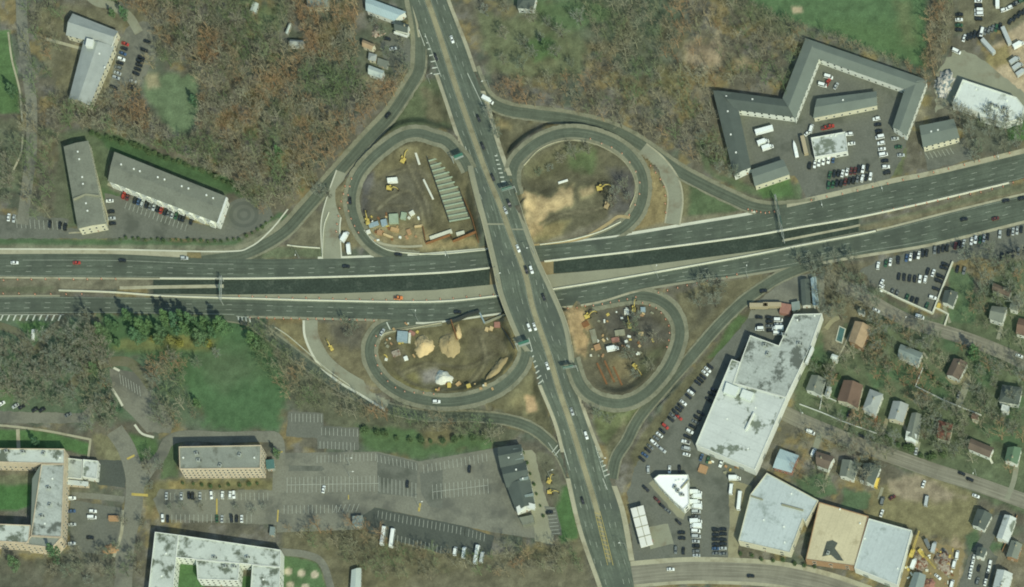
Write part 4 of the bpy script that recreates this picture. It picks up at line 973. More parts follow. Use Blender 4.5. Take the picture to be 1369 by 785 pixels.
def bld(name, label, vols, cat='building', group=None, win=WIN, every=3.6, cap=34, vents=(), units=(), chim=None, extra=None):
    """vols: (outline of the roof in the photograph's pixels, eaves height, roof kind, roof material, wall material[, rise])"""
    c0 = vols[0][0]; cx = sum(p[0] for p in c0)/len(c0); cy = sum(p[1] for p in c0)/len(c0)
    off = (*U(cx, cy, vols[0][1]), 0); root = thing(name, label, cat, off, 0, group)
    for vi, vv in enumerate(vols):
        pts, h, kind, rm, wm = vv[:5]
        poly = ccw([U(x, y, h) for x, y in pts])
        if kind == 'flat':
            inn = inset(poly, .35); n = len(poly); mb = MB(); mb.prism(poly, -.2, h)
            mb.f.pop(); mb.m.pop()
            o = len(mb.v); mb.v += [(x, y, h) for x, y in inn]+[(x, y, h-.55) for x, y in inn]
            for i in range(n):
                j = (i+1) % n
                mb.f.append((n+i, n+j, o+j, o+i)); mb.m.append(0); mb.f.append((o+i, o+j, o+n+j, o+n+i)); mb.m.append(0)
            link('wall', mb.mesh('wall', wm, off), root)
            bm = bmesh.new(); bm.faces.new([bm.verts.new((x-off[0], y-off[1], h-.5)) for x, y in inset(poly, .33)]); bm.normal_update(); bmesh.ops.triangulate(bm, faces=bm.faces[:])
            me = bpy.data.meshes.new('roof'); bm.to_mesh(me); bm.free(); me.materials.append(MT[rm]); link('roof', me, root)
            wall_openings(root, off, poly, h, win, every=every, cap=cap)
        elif kind == 'slab':                          # a flat sheet roof with an overhang
            mb = MB(); mb.prism(inset(poly, .3), -.2, h-.25); link('wall', mb.mesh('wall', wm, off), root)
            mb = MB(); mb.prism(poly, h-.25, h, bottom=True); link('roof', mb.mesh('roof', rm, off), root)
            wall_openings(root, off, inset(poly, .3), h-.3, win, every=every, cap=cap)
        else:
            q = poly; d = lambda a, b_: math.dist(q[a], q[b_])
            if d(0, 1)+d(2, 3) > d(1, 2)+d(3, 0): q = [q[1], q[2], q[3], q[0]]
            short = (d(0, 1)+d(2, 3))/2; rise = vv[5] if len(vv) > 5 else max(.6, short*.5*.42)
            if kind == 'shed':
                mb = MB(); mb.shell([(*q[0], h), (*q[1], h+rise), (*q[2], h+rise), (*q[3], h)], [(0, 1, 2, 3)], .2)
                link('roof', mb.mesh('roof', rm, off), root); mb = MB(); mb.prism(inset(q, .3), -.2, h-.1); link('wall', mb.mesh('wall', wm, off), root)
                wall_openings(root, off, inset(q, .3), h, win, every=every, cap=cap); continue
            a = Vector(q[0]).lerp(Vector(q[1]), .5); b_ = Vector(q[2]).lerp(Vector(q[3]), .5)
            if kind == 'hip':
                e = (b_-a).normalized(); k = min(short*.5, (b_-a).length*.45); a = a+e*k; b_ = b_-e*k
            top = [(*p, h) for p in q]+[(*a, h+rise), (*b_, h+rise)]
            fs = [(1, 2, 5, 4), (3, 0, 4, 5)]+([(0, 1, 4), (2, 3, 5)] if kind == 'hip' else [])
            mb = MB(); mb.shell(top, fs, .2); link('roof', mb.mesh('roof', rm, off), root)
            iq = inset(q, .4); mb = MB(); mb.prism(iq, -.2, h-.05)
            if kind == 'gable':
                ia = Vector(iq[0]).lerp(Vector(iq[1]), .5); ib = Vector(iq[2]).lerp(Vector(iq[3]), .5)
                mb.add([(*iq[0], h-.05), (*iq[1], h-.05), (*ia, h+rise-.3)], [(0, 1, 2)]); mb.add([(*iq[2], h-.05), (*iq[3], h-.05), (*ib, h+rise-.3)], [(0, 1, 2)])
            link('wall', mb.mesh('wall', wm, off), root)
            wall_openings(root, off, iq, h, win, every=every, cap=cap)
            if chim is not None and vi == 0:
                p = a.lerp(b_, chim); link('chimney', CHIM, root, (p.x-off[0]+.5, p.y-off[1]+.3, h+rise-.7))
    hz = vols[0][1]
    for x, y in vents:
        zv = -.5 if vols[0][2] in ('flat', 'slab') else .5*(vols[0][5] if len(vols[0]) > 5 else 1.2); p = U(x, y, hz+zv+.4); link('roof_vent', VENT, root, (p[0]-off[0], p[1]-off[1], hz+zv), rnd.uniform(0, .5))
    for x, y in units:
        p = U(x, y, hz+.6); link('rooftop_unit', HVAC, root, (p[0]-off[0], p[1]-off[1], hz-.5), rnd.choice((.3, 1.2, 0)))
    if extra: extra(root, off)
    return root
def slab_part(name, poly_px, z0, z1, m):              # a raised block or panel on a roof
    def f(root, off):
        q = ccw([U(x, y, z1) for x, y in poly_px]); mb = MB(); mb.prism(q, z0, z1); link(name, mb.mesh(name, m, off), root)
    return f
def both(*fs):
    def f(root, off):
        for g_ in fs: g_(root, off)
    return f
bld('school_hall', 'long L shaped building with pale ridged roof beside the small wooded car park', [
    ([(112, 54), (153, 62), (120, 141), (92, 132)], 6, 'gable', 'shingle_pale', 'cream_wall', 2.2),
    ([(97, 18), (158, 42), (150, 63), (88, 47)], 6, 'gable', 'shingle_pale', 'cream_wall', 2.6)], vents=((133, 72), (140, 90)),
    extra=both(slab_part('cupola', [(116, 51), (125, 53), (123, 63), (114, 61)], 6.5, 9.8, 'white_wall'), slab_part('gable_panel', [(150, 60), (148.6, 62.8), (153.6, 49.8), (155.4, 46)], 5.6, 7.0, 'white_wall')))
bld('apartment_block', 'long grey roofed apartment block standing north to south behind a parking court', [
    ([(85, 196), (118, 188), (141, 299), (104, 306)], 8, 'gable', 'shingle_olive', 'cream_wall', .8)], vents=((104, 203), (106, 213), (110, 237), (111, 246), (115, 272), (117, 282)),
    extra=both(slab_part('porch', [(105, 301), (127, 296), (128, 301), (106, 306.5)], 0, 5.0, 'white_wall'), slab_part('fire_wall', [(98, 265), (114, 258.5), (132, 260.5), (132, 262.3), (114, 260.5), (98.5, 267)], 6.0, 9.3, 'dull_concrete')))
def balconies(root, off):
    for k in range(10):
        t = (k+.5)/10; x = 148+(289-148)*t; y = 247+(303-247)*t
        p = U(x, y-4.5, 7.2); ang = math.atan2(-(303-247), (289-148))
        mb = MB(); mb.box((0, 0, -5.6), (3.4, 1.7, .25)).box((0, -.8, -5.0), (3.4, .1, 1.1)).box((0, 0, -2.7), (3.4, 1.7, .25)).box((0, -.8, -2.1), (3.4, .1, 1.1)).box((-1.65, 0, -2.8), (.15, 1.6, 5.6)).box((1.65, 0, -2.8), (.15, 1.6, 5.6))
        b_ = link('balcony', mb.mesh('balcony', 'white_wall'), root, (p[0]-off[0], p[1]-off[1], 6.9), ang)
        mb = MB(); mb.shell([(-2.1, -1.2, 0), (2.1, -1.2, 0), (2.1, 1.4, 0), (-2.1, 1.4, 0), (0, -1.2, 1.2), (0, 1.8, 1.2)], [(3, 0, 4, 5), (1, 2, 5, 4)], .18)
        link('balcony_roof', mb.mesh('balcony_roof', 'white_wall'), b_, (0, 0, .1))
bld('apartment_block', 'long apartment block with white balconies facing the sloping parking court', [
    ([(153, 203), (303, 263), (291, 298), (144, 242)], 8.5, 'gable', 'shingle_olive', 'white_wall', .9)], vents=((162, 220), (179, 226), (187, 229), (211, 237), (220, 240), (243, 249), (252, 252), (276, 261), (285, 265)), every=5.0, cap=20,
    extra=both(balconies, slab_part('gable_trim', [(302, 263.5), (304.2, 264.5), (292, 299), (290, 298)], 7.4, 9.2, 'white_wall')))
bld('motel', 'sprawling zigzag motel of long grey green roofed wings round a car yard', [
    ([(953, 121), (983, 125), (1004, 224), (981, 235)], 6, 'gable', 'shingle_dark', 'white_wall', .9),
    ([(958, 120.5), (1050, 133), (1063, 157), (984, 147)], 6.03, 'gable', 'shingle_dark', 'white_wall', 1.5),
    ([(1077, 51), (1096, 76), (1063, 160), (1046, 131)], 6.06, 'gable', 'shingle_green', 'white_wall', 1.8),
    ([(1077, 51), (1240, 107), (1211, 120), (1092, 78)], 6.09, 'gable', 'shingle_green', 'white_wall', 1.6),
    ([(1240, 107), (1212, 182), (1193, 170), (1212, 112)], 6.12, 'gable', 'shingle_green', 'white_wall', 1.4)], cat='motel', every=4.2, cap=30, vents=((971, 129), (1006, 133), (973, 149), (977, 180), (984, 204)))
bld('motel_annexe', 'dark roofed annexe with cream front standing inside the motel car yard', [([(1092, 132), (1172, 122), (1173, 141), (1087, 158)], 5, 'gable', 'shingle_green', 'cream_wall', 1.3)], every=4.5, vents=((1127, 134),))
bld('showroom', 'flat pale roofed showroom in the middle of the motel car yard', [([(1084, 184), (1130, 176), (1133, 202), (1089, 210)], 5, 'flat', 'roof_pale', 'white_wall')], win=WIDE, vents=((1111, 182), (1117, 181)))
bld('office_building', 'small dark roofed building on grass between the slip road and the motel', [([(1004, 227), (1047, 213), (1056, 233), (1009, 249)], 5.5, 'gable', 'shingle_green', 'cream_wall', 1.0)])
bld('office_building', 'grey roofed building with cream front beside the highway near the white warehouse', [([(1229, 168), (1275, 159), (1283, 184), (1234, 197)], 6, 'gable', 'shingle_green', 'cream_wall', 1.0)], vents=((1245, 176), (1254, 174)))
bld('warehouse', 'white flat roofed warehouse with an angled east end beside the gravel yard', [([(1287, 106), (1359, 130), (1369, 143), (1366, 157), (1344, 164), (1310, 155), (1309, 150), (1273, 138)], 7, 'flat', 'roof_white', 'white_wall')], 'warehouse', win=SHUT, every=14, units=((1325, 139), (1332, 142), (1342, 144)), vents=((1305, 119), (1343, 157), (1346, 134)))
bld('warehouse', 'huge stained grey flat roofed warehouse stepping down beside the southeastern slip road', [
    ([(1061, 420), (1099, 419), (1083, 464), (1051, 531), (981, 512), (990, 483), (1003, 448), (1041, 462)], 8, 'flat', 'roof_stained', 'white_wall'),
    ([(978, 480), (989.5, 484), (980.5, 512), (1051, 531.5), (1009, 628), (930, 594)], 8.2, 'flat', 'roof_pale', 'white_wall')], 'warehouse', win=SHUT, every=18, cap=12,
    units=((1022, 461), (1026, 473), (1068, 459), (1048, 447)), vents=((1066, 428), (1089, 422), (1010, 545), (972, 560), (1000, 600)),
    extra=both(slab_part('rooftop_block', [(971, 511), (988, 518), (983, 530), (967, 524)], 7.6, 9.6, 'roof_white'), slab_part('rooftop_block', [(993, 520), (1008, 525), (1003, 536), (989, 530)], 7.6, 9.4, 'roof_white'),
               slab_part('parapet_step', [(1007, 551), (1009, 552), (998, 575), (996, 574)], 7.6, 9.2, 'white_wall'), slab_part('parapet_step', [(1085, 463), (1088, 465), (1079, 486), (1076, 484.5)], 7.0, 9.5, 'white_wall')))
bld('storage_shed', 'dark grey roofed long shed with white end beside the blue roofed shed', [([(1070, 374), (1082, 373), (1084, 408), (1072, 409)], 4, 'gable', 'shingle_dark', 'white_wall', .8)])
bld('storage_shed', 'narrow pale blue roofed shed at the north end of the stained warehouse', [([(1083.5, 372), (1091, 370), (1095, 408), (1087, 409.5)], 4, 'gable', 'metal_blue', 'white_wall', .7)])
bld('storage_shed', 'small low shed squeezed between the red roofed kiosk and dark shed', [([(1058, 405), (1069, 403), (1070, 413), (1059, 416)], 3, 'shed', 'shingle_blue', 'cream_wall', .6)])
bld('dealership', 'triangular building with brilliant white flat roof in the car yard', [([(874, 640), (881, 634.5), (920, 634.5), (921, 674), (914, 681), (902, 671), (882, 650)], 6, 'flat', 'roof_bright', 'white_wall')], 'dealership', win=WIDE, every=4,
    units=((902, 651), (906, 656), (911, 661)), vents=((904, 643), (908, 642), (914, 642)), extra=both(slab_part('parapet_step', [(919.5, 641), (921, 642), (911, 653), (910, 652)], 5.4, 6.6, 'dull_concrete')))
def canopy(root, off):
    for i in range(4):
        for s_ in (0, 1):
            x = 849+i*4.1+(9 if s_ else 0); y = 689+i*12.6-(1.5 if s_ else 0); p = U(x, y, 0)
            mb = MB(); mb.box((0, 0, 2.4), (.35, .35, 4.8)); link('post', mb.mesh('post', 'white_box'), root, (p[0]-off[0], p[1]-off[1], 0))
            mb = MB(); mb.box((0, 0, .75), (.7, 1.1, 1.5)).box((0, 0, 1.6), (.55, .9, .25)); link('fuel_pump', mb.mesh('fuel_pump', 'red_tarp'), root, (p[0]-off[0]+1.0, p[1]-off[1]+.6, .1))
    for i in range(1, 4):
        t = i/4; a = U(843+14*t, 680+52*t, 5.64); b_ = U(860+13*t, 675.5+52*t, 5.64); mb = MB(); sweep(mb, [(*a, 5.62), (*b_, 5.62)], [(-.2, 0), (.2, 0), (.2, .12), (-.2, .12)]); link('roof_seam', fixn(mb.mesh('roof_seam', 'dull_concrete', off)), root)
    a = U(851.5, 678, 5.64); b_ = U(865, 729, 5.64); mb = MB(); sweep(mb, [(*a, 5.61), (*b_, 5.61)], [(-.18, 0), (.18, 0), (.18, .1), (-.18, .1)]); link('roof_seam', fixn(mb.mesh('roof_seam', 'dull_concrete', off)), root)
q = [(843, 680), (860, 675.5), (873, 727.5), (857, 732)]; off = (*U(858, 704, 5.2), 0)
root = thing('filling_station_canopy', 'white panelled fuel station canopy on posts beside the arterial road', 'canopy', off)
mb = MB(); mb.prism(ccw([U(x, y, 5.6) for x, y in q]), 4.8, 5.6, bottom=True); link('canopy_roof', mb.mesh('canopy_roof', 'canopy_white', off), root); canopy(root, off)
bld('warehouse', 'big pale blue flat roofed warehouse with an angled north end', [([(1025, 632), (1094, 669), (1077, 699), (1073, 694), (1056, 739), (987, 723), (1003, 661)], 7, 'flat', 'roof_bluish', 'cream_wall')], 'warehouse', win=WIDE, every=9, cap=16, vents=((1021, 695), (1048, 704), (1058, 660), (1049, 725)),
    extra=both(slab_part('parapet_step', [(1045, 673), (1074, 681), (1073.5, 683), (1044.5, 675)], 6.4, 7.4, 'dull_concrete'), slab_part('parapet_step', [(1004, 662), (1020, 667), (1019.5, 668.6), (1003.5, 663.6)], 6.4, 7.2, 'dull_concrete')))
bld('storage_shed', 'pale blue ribbed roof shed at the foot of the stained warehouse', [([(1043, 600), (1068, 609), (1058, 632), (1033, 625)], 5, 'gable', 'metal_blue', 'red_tarp', 1.0)])
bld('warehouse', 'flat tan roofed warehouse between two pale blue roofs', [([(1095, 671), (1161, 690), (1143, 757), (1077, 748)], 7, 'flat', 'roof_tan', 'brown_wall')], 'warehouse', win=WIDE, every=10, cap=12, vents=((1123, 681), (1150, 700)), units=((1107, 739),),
    extra=slab_part('roof_shadow', [(1105, 724), (1113, 722), (1120, 726), (1116, 733), (1122, 741), (1128, 750), (1119, 749), (1111, 742), (1099, 744), (1102, 734)], 6.4, 6.53, 'dark_asphalt'))  # thin sheet in asphalt colour, painted shadow of a tank and the rooftop unit
bld('warehouse', 'pale blue flat roofed warehouse beside the machinery yard', [([(1161.5, 693), (1219, 709), (1199, 782), (1142, 759)], 7.3, 'flat', 'roof_bluish', 'white_wall')], 'warehouse', win=SHUT, every=12, cap=8, vents=((1156, 720), (1200, 760)))
# campus
bld('college_building', 'large stained roofed brick college building round a green courtyard at the left edge', [
    ([(-60, 599), (86, 600), (86, 620), (-60, 616)], 11, 'flat', 'roof_blotched', 'brick_wall'),
    ([(55, 620.5), (86, 620.5), (82, 718), (41, 716)], 11.1, 'flat', 'roof_stained', 'brick_wall'),
    ([(-60, 698), (40.5, 702), (38, 726), (-60, 720)], 11.2, 'flat', 'roof_blotched', 'brick_wall'),
    ([(41, 716.5), (82, 718.5), (70, 732), (33, 728)], 11.25, 'flat', 'roof_gravel', 'brick_wall')], every=3.2, cap=44,
    extra=slab_part('mansard', [(43, 640), (52, 625), (55.5, 621), (45, 700), (41, 712)], 5.0, 10.4, 'shingle_green'), units=((8, 603), (30, 604), (58, 606), (64, 652), (66, 675), (55, 690)), vents=((80, 612), (70, 640), (60, 700)))
bld('college_annexe', 'low white roofed annexe joining the brick college building to a dark car park', [([(111, 614), (131, 616), (129, 640), (110, 637)], 5, 'flat', 'roof_pale', 'white_wall')])
bld('college_annexe', 'small pale framed flat roof block between the college building and white annexe', [([(88, 612), (110, 614.5), (109, 640), (87, 638)], 4, 'flat', 'roof_stained', 'white_wall')])
bld('college_annexe', 'low brick connecting corridor below the white annexe', [([(80, 640), (118, 644), (118, 650), (80, 647)], 3.5, 'slab', 'roof_pale', 'brick_wall')])
bld('brick_block', 'four storey brick block with long window rows and stained flat roof', [([(239, 597), (349, 595), (348, 626), (240, 627)], 13, 'flat', 'roof_gravel', 'brick_wall')], win=WIN, every=2.6, cap=96, units=((265, 615), (262, 606), (320, 608), (294, 622)), vents=((245, 612), (340, 612)))
bld('generator_shed', 'small green roofed shed at the east end of the brick block', [([(355, 615), (366, 614), (367, 626), (356, 627)], 4, 'slab', 'teal_cover', 'grey_wall')])
bld('college_building', 'white stained flat roofed building with green light wells near the bottom edge', [
    ([(207, 711), (238, 715), (230, 800), (197, 800)], 9, 'flat', 'roof_blotched', 'white_wall'),
    ([(238.5, 715), (375, 735), (374.5, 758), (235, 745)], 9.1, 'flat', 'roof_blotched', 'white_wall'),
    ([(262, 748), (320, 753), (318, 776), (264, 774)], 9.2, 'flat', 'roof_blotched', 'white_wall'),
    ([(337, 755), (374.5, 758.5), (373, 800), (334, 800)], 9.15, 'flat', 'roof_blotched', 'white_wall')], every=3.4, cap=40, units=((286, 745), (300, 757), (312, 757), (330, 745)), vents=((222, 740), (216, 770), (352, 775)))
bld('restaurant', 'long dark sectioned roof restaurant with white gabled south end', [
    ([(665, 598), (697, 594), (700, 618), (669, 626)], 7, 'gable', 'shingle_dark', 'grey_wall', 2.4),
    ([(668.5, 621), (703, 616), (708, 644), (677, 652)], 6.4, 'gable', 'shingle_dark', 'grey_wall', 2.2),
    ([(677, 648), (709, 641), (715, 674), (690, 684)], 6, 'gable', 'shingle_dark', 'white_wall', 2.2)], 'restaurant', vents=((680, 612), (697, 607), (690, 628), (699, 640)),
    extra=both(slab_part('dormer', [(686, 600), (698, 599), (698, 603), (687, 604)], 6.8, 8.2, 'shingle_blue'), slab_part('dormer', [(688, 612), (700, 610), (700, 613), (689, 615)], 6.8, 8.0, 'shingle_blue'),
               slab_part('dormer', [(694, 640), (706, 637), (706, 640), (695, 643)], 6.2, 7.8, 'shingle_blue'), slab_part('dormer', [(700, 662), (713, 659), (713, 662), (701, 665)], 6.0, 7.6, 'shingle_blue'),
               slab_part('gable_front', [(690, 678), (702, 671), (715, 674), (714.5, 681), (703, 678), (692, 687)], 5.4, 7.2, 'white_wall'), slab_part('entrance_porch', [(694, 692), (712, 688), (714, 698), (699, 702)], 0, 3.2, 'shingle_olive')))
bld('garden_kiosk', 'small pale green flat roofed kiosk at the south edge of the big car park', [([(471, 690), (485, 689), (484, 703), (471, 704)], 3.5, 'slab', 'shingle_blue', 'grey_wall')])
bld('shed', 'pale roofed shed among trees near the bottom edge', [([(470, 762), (483, 759), (482, 790), (468, 790)], 4, 'gable', 'metal_pale', 'grey_wall', .7)])
bld('shed', 'tiny blue roofed shed beside the campus path and car park', [([(361, 704), (368, 705), (367, 716), (360, 715)], 3, 'shed', 'shingle_blue', 'grey_wall', .4)])
# north edge
bld('barn', 'long pale blue metal roofed barn beside the arterial road', [([(489, -4), (543, 16), (527, 28), (489, 14)], 5, 'gable', 'metal_blue', 'white_wall', 1.2)])
bld('house', 'dark roofed house with a bright white porch beside the arterial road', [([(528, 27), (547, 33), (545, 44), (527, 40)], 5, 'gable', 'shingle_dark', 'white_wall', 1.6)], 'house', chim=.3, extra=slab_part('porch_roof', [(527, 41.5), (545, 47.5), (544, 50), (526.5, 44.5)], 2.6, 3.4, 'white_wall'))
bld('shed', 'tan roofed shed at the edge of the northern woods', [([(485, 53), (502, 60), (497, 67), (484, 62)], 4, 'gable', 'shingle_tan', 'cream_wall', 1.2)])
bld('shed', 'small pale square shed south of the tan roofed shed', [([(493, 70), (504, 73), (502, 82), (492, 80)], 3.5, 'hip', 'shingle_pale', 'cream_wall', .9)])
bld('shed', 'pale ribbed metal shed with dirt yard below it', [([(493, 87), (514, 95), (510, 105), (492, 99)], 4, 'gable', 'metal_pale', 'white_wall', 1.2)])
bld('shed', 'flat grey lean-to beside a tan paved yard', [([(505, 77), (520, 82), (517, 91), (504, 86)], 3, 'slab', 'shingle_grey', 'grey_wall')])
bld('house', 'grey blue roofed house at the top edge amid woods', [([(411, -6), (440, -6), (438, 9), (411, 10)], 5, 'gable', 'shingle_blue', 'cream_wall', 1.6)], 'house', chim=.6)
bld('house', 'dark roofed house with a pale path at the top edge right of the arterial', [([(692, -6), (717, -6), (713, 12), (691, 11)], 5.5, 'hip', 'shingle_dark', 'white_wall', 1.8)], 'house')
bld('house', 'pale roofed cottage alone in the northwestern woods', [([(388, 53), (407, 54), (405, 61), (387, 61)], 4, 'gable', 'shingle_pale', 'white_wall', 1.4)], 'house')
bld('shed', 'narrow pale roofed shed in a grassy gap near the top edge', [([(386, 32), (390, 31), (384, 46), (381, 44)], 3, 'gable', 'metal_pale', 'grey_wall', .4)])
bld('shed', 'small cream shed beside the dirt patch at the top edge', [([(338, 2), (346, 5), (342, 17), (334, 14)], 3, 'gable', 'metal_pale', 'grey_wall', .6)])
HOUSES = [
 ('grey roofed house at the west end of the row above the southern street', [(1085, 501), (1104, 507), (1098, 529), (1077, 521)], 'shingle_grey', 'white_wall', 'gable'),
 ('brown and tan roofed house with a small fenced front lawn', [(1128, 508), (1154, 515), (1147, 546), (1119, 535)], 'shingle_brown', 'cream_wall', 'gable'),
 ('pale grey flat looking house right of the brown and tan roof', [(1163, 520), (1181, 527), (1170, 555), (1153, 547)], 'shingle_pale', 'white_wall', 'hip'),
 ('pale grey roofed house second right of the brown and tan roof', [(1194, 536), (1215, 541), (1207, 565), (1187, 560)], 'shingle_pale', 'cream_wall', 'gable'),
 ('long grey roofed house half hidden under bare trees by the southern street', [(1219, 552), (1232, 554), (1227, 590), (1210, 582)], 'shingle_grey', 'white_wall', 'gable'),
 ('rusty red roofed house among trees above the southern street', [(1255, 562), (1274, 567), (1269, 590), (1252, 585)], 'shingle_red', 'cream_wall', 'hip'),
 ('large blue grey roofed house south of the northern residential street', [(1204, 460), (1234, 472), (1227, 489), (1200, 476)], 'shingle_blue', 'white_wall', 'gable'),
 ('grey brown roofed house with a white porch near the tall dark conifer', [(1275, 479), (1294, 485), (1282, 508), (1265, 501)], 'shingle_brown2', 'white_wall', 'gable'),
 ('dark blue grey roofed house near the right edge south of the northern street', [(1340, 514), (1367, 518), (1362, 541), (1335, 537)], 'shingle_dark', 'white_wall', 'hip'),
 ('brown roofed white walled house on the lower right lawn', [(1298, 586), (1329, 599), (1323, 612), (1294, 600)], 'shingle_brown2', 'white_wall', 'gable'),
 ('green roofed house at the right edge beside the brown roofed white house', [(1347, 598), (1366, 599), (1360, 621), (1343, 616)], 'metal_green', 'white_wall', 'gable'),
 ('tan roofed house near the narrow teal covered pool', [(1143, 429), (1165, 437), (1153, 466), (1134, 456)], 'shingle_tan', 'brown_wall', 'gable'),
 ('dark grey roofed house beside the white fence of the car lot', [(1263, 388), (1281, 391), (1274, 410), (1259, 404)], 'shingle_dark', 'white_wall', 'gable'),
 ('dark brown roofed cottage with a pale surround near the right edge', [(1328, 378), (1353, 388), (1349, 397), (1326, 388)], 'shingle_brown2', 'cream_wall', 'gable'),
 ('grey roofed house with a white east side north of the northern street', [(1326, 409), (1347, 411), (1340, 432), (1322, 426)], 'shingle_grey', 'white_wall', 'gable'),
 ('black roofed house with white south end beside the vacant dirt lot', [(1307, 680), (1327, 688), (1316, 709), (1299, 702)], 'shingle_dark', 'white_wall', 'gable'),
 ('long pale roofed house beside a narrow driveway near the bottom right', [(1343, 688), (1359, 693), (1348, 725), (1332, 719)], 'roof_pale', 'white_wall', 'gable'),
 ('small grey roofed house with white walls beside the blue ribbed shed', [(1091, 603), (1116, 611), (1107, 628), (1091, 622)], 'shingle_brown2', 'white_wall', 'gable'),
 ('grey roofed house under bare trees beside the small grey house', [(1126, 614), (1149, 620), (1141, 642), (1122, 636)], 'shingle_grey', 'white_wall', 'gable'),
 ('charcoal roofed house at the west corner of the vacant dirt lot', [(1155, 619), (1178, 623), (1168, 649), (1148, 641)], 'shingle_dark', 'white_wall', 'gable'),
 ('pale roofed outbuilding at the bottom right corner', [(1333, 761), (1354, 767), (1346, 795), (1326, 790)], 'roof_pale', 'white_wall', 'gable'),
 ('grey roofed workshop at the bottom of the machinery yard', [(1222, 765), (1238, 769), (1232, 795), (1213, 790)], 'shingle_blue', 'grey_wall', 'gable'),
 ('pale patchy roofed shed at the right edge below the driveway', [(1352, 722), (1367, 728), (1360, 748), (1345, 744)], 'shingle_grey', 'brown_wall', 'gable'),
 ('small dark garage behind the black roofed house', [(1307, 731), (1320, 734), (1315, 746), (1304, 743)], 'shingle_dark', 'white_wall', 'gable'),
 ('brown roofed house partly cut by the right edge', [(1362, 425), (1385, 430), (1380, 452), (1358, 446)], 'shingle_brown', 'white_wall', 'gable'),
 ('pale roofed garden shed next to the rusty red roof', [(1212, 577), (1226, 582), (1224, 592), (1210, 588)], 'roof_white', 'white_wall', 'shed'),
]
HOUSES += [
 ('tiny white roofed shed on the west lawn behind the teal covered pool', [(1113, 473), (1121, 476), (1118, 482), (1110, 479)], 'roof_white', 'white_wall', 'gable'),
 ('small dark shed on the kerb north of the tan roofed house', [(1148, 411), (1157, 414), (1155, 420), (1146, 417)], 'shingle_dark', 'white_wall', 'gable'),
 ('small pale shed at the back of the dark blue roofed house', [(1340, 541), (1350, 544), (1348, 551), (1338, 548)], 'roof_pale', 'white_wall', 'shed'),
 ('little brown shed between two bare trees east of the rusty red roof', [(1300, 552), (1309, 555), (1307, 562), (1298, 559)], 'shingle_brown', 'cream_wall', 'gable'),
 ('pale narrow shed at the east end of the grey row', [(1106, 516), (1112, 518), (1108, 530), (1102, 528)], 'shingle_pale', 'white_wall', 'gable'),
 ('small grey shed on the grass at the right edge below the parking row', [(1352, 404), (1363, 407), (1360, 416), (1349, 413)], 'shingle_grey', 'white_wall', 'gable'),
]
for i, (lab, p, rm, wm, kd) in enumerate(HOUSES):
    bld('house' if 'shed' not in lab and 'garage' not in lab and 'workshop' not in lab and 'outbuilding' not in lab else 'outbuilding', lab, [(p, 4.6+.5*(i % 3), kd, rm, wm)], 'house' if 'house' in lab or 'cottage' in lab else 'outbuilding', chim=[.25, None, .7, .4, None][i % 5], cap=14)
# teal covered pool
q = ccw([G(*p)[:2] for p in ((1122, 436), (1131, 440), (1126, 460), (1117, 456))]); c = (sum(p[0] for p in q)/4, sum(p[1] for p in q)/4, 0)
po = thing('swimming_pool', 'narrow teal covered pool between the warehouse and tan roofed house', 'pool', c)
mb = MB(); mb.prism(q, 0, .5); link('pool_surround', mb.mesh('pool_surround', 'pale_concrete', c), po); mb = MB(); mb.prism(inset(q, .5), .4, .56); link('cover', mb.mesh('cover', 'teal_cover', c), po)
# ------------------------------------------------------------------ vehicles
PAINTS = {'w': ('white', (228, 230, 224)), 'k': ('black', (46, 50, 48)), 's': ('silver', (176, 180, 176)), 'g': ('grey', (112, 116, 112)), 'r': ('red', (166, 66, 54)),
          'b': ('blue', (70, 92, 120)), 'n': ('green', (58, 92, 66)), 'm': ('maroon', (98, 58, 52)), 't': ('tan', (170, 156, 126)), 'y': ('yellow', (214, 184, 90)), 'o': ('orange', (214, 128, 72))}
for k, (n_, c) in PAINTS.items(): MT['paint_'+n_] = mat('paint_'+n_, c, 0, rough=.32, spec=.5, coat=.3)
MT['car_glass'] = mat('car_glass', (30, 38, 40), 0, rough=.14, spec=.6)
MT['tyre'] = mat('tyre', (34, 34, 34), 0, rough=.9)
MT['bed_liner'] = mat('bed_liner', (70, 72, 70), 0, rough=.9)
MATS = ['paint_white', 'car_glass', 'tyre', 'bed_liner']
def loft(mb, st, mi=0):
    """st: (x, half width, low z, high z) sections of a body from tail to nose"""
    vs = []; k = 6
    for x, hw, zb, zt in st: vs += [(x, -hw*.94, zb), (x, -hw, zb+(zt-zb)*.55), (x, -hw*.86, zt), (x, hw*.86, zt), (x, hw, zb+(zt-zb)*.55), (x, hw*.94, zb)]
    n = len(st)
    fs = [(i*k+j, (i+1)*k+j, (i+1)*k+(j+1) % k, i*k+(j+1) % k) for i in range(n-1) for j in range(k)]
    fs += [tuple(range(k)), tuple((n-1)*k+j for j in range(k-1, -1, -1))]
    mb.add(vs, fs, mi)
def wheels(mb, xs, hw, r=.32):
    for x in xs:
        for s_ in (-1, 1): mb.bar((x, s_*(hw-.2), r), (x, s_*(hw+.01), r), r, n=12, mi=2)
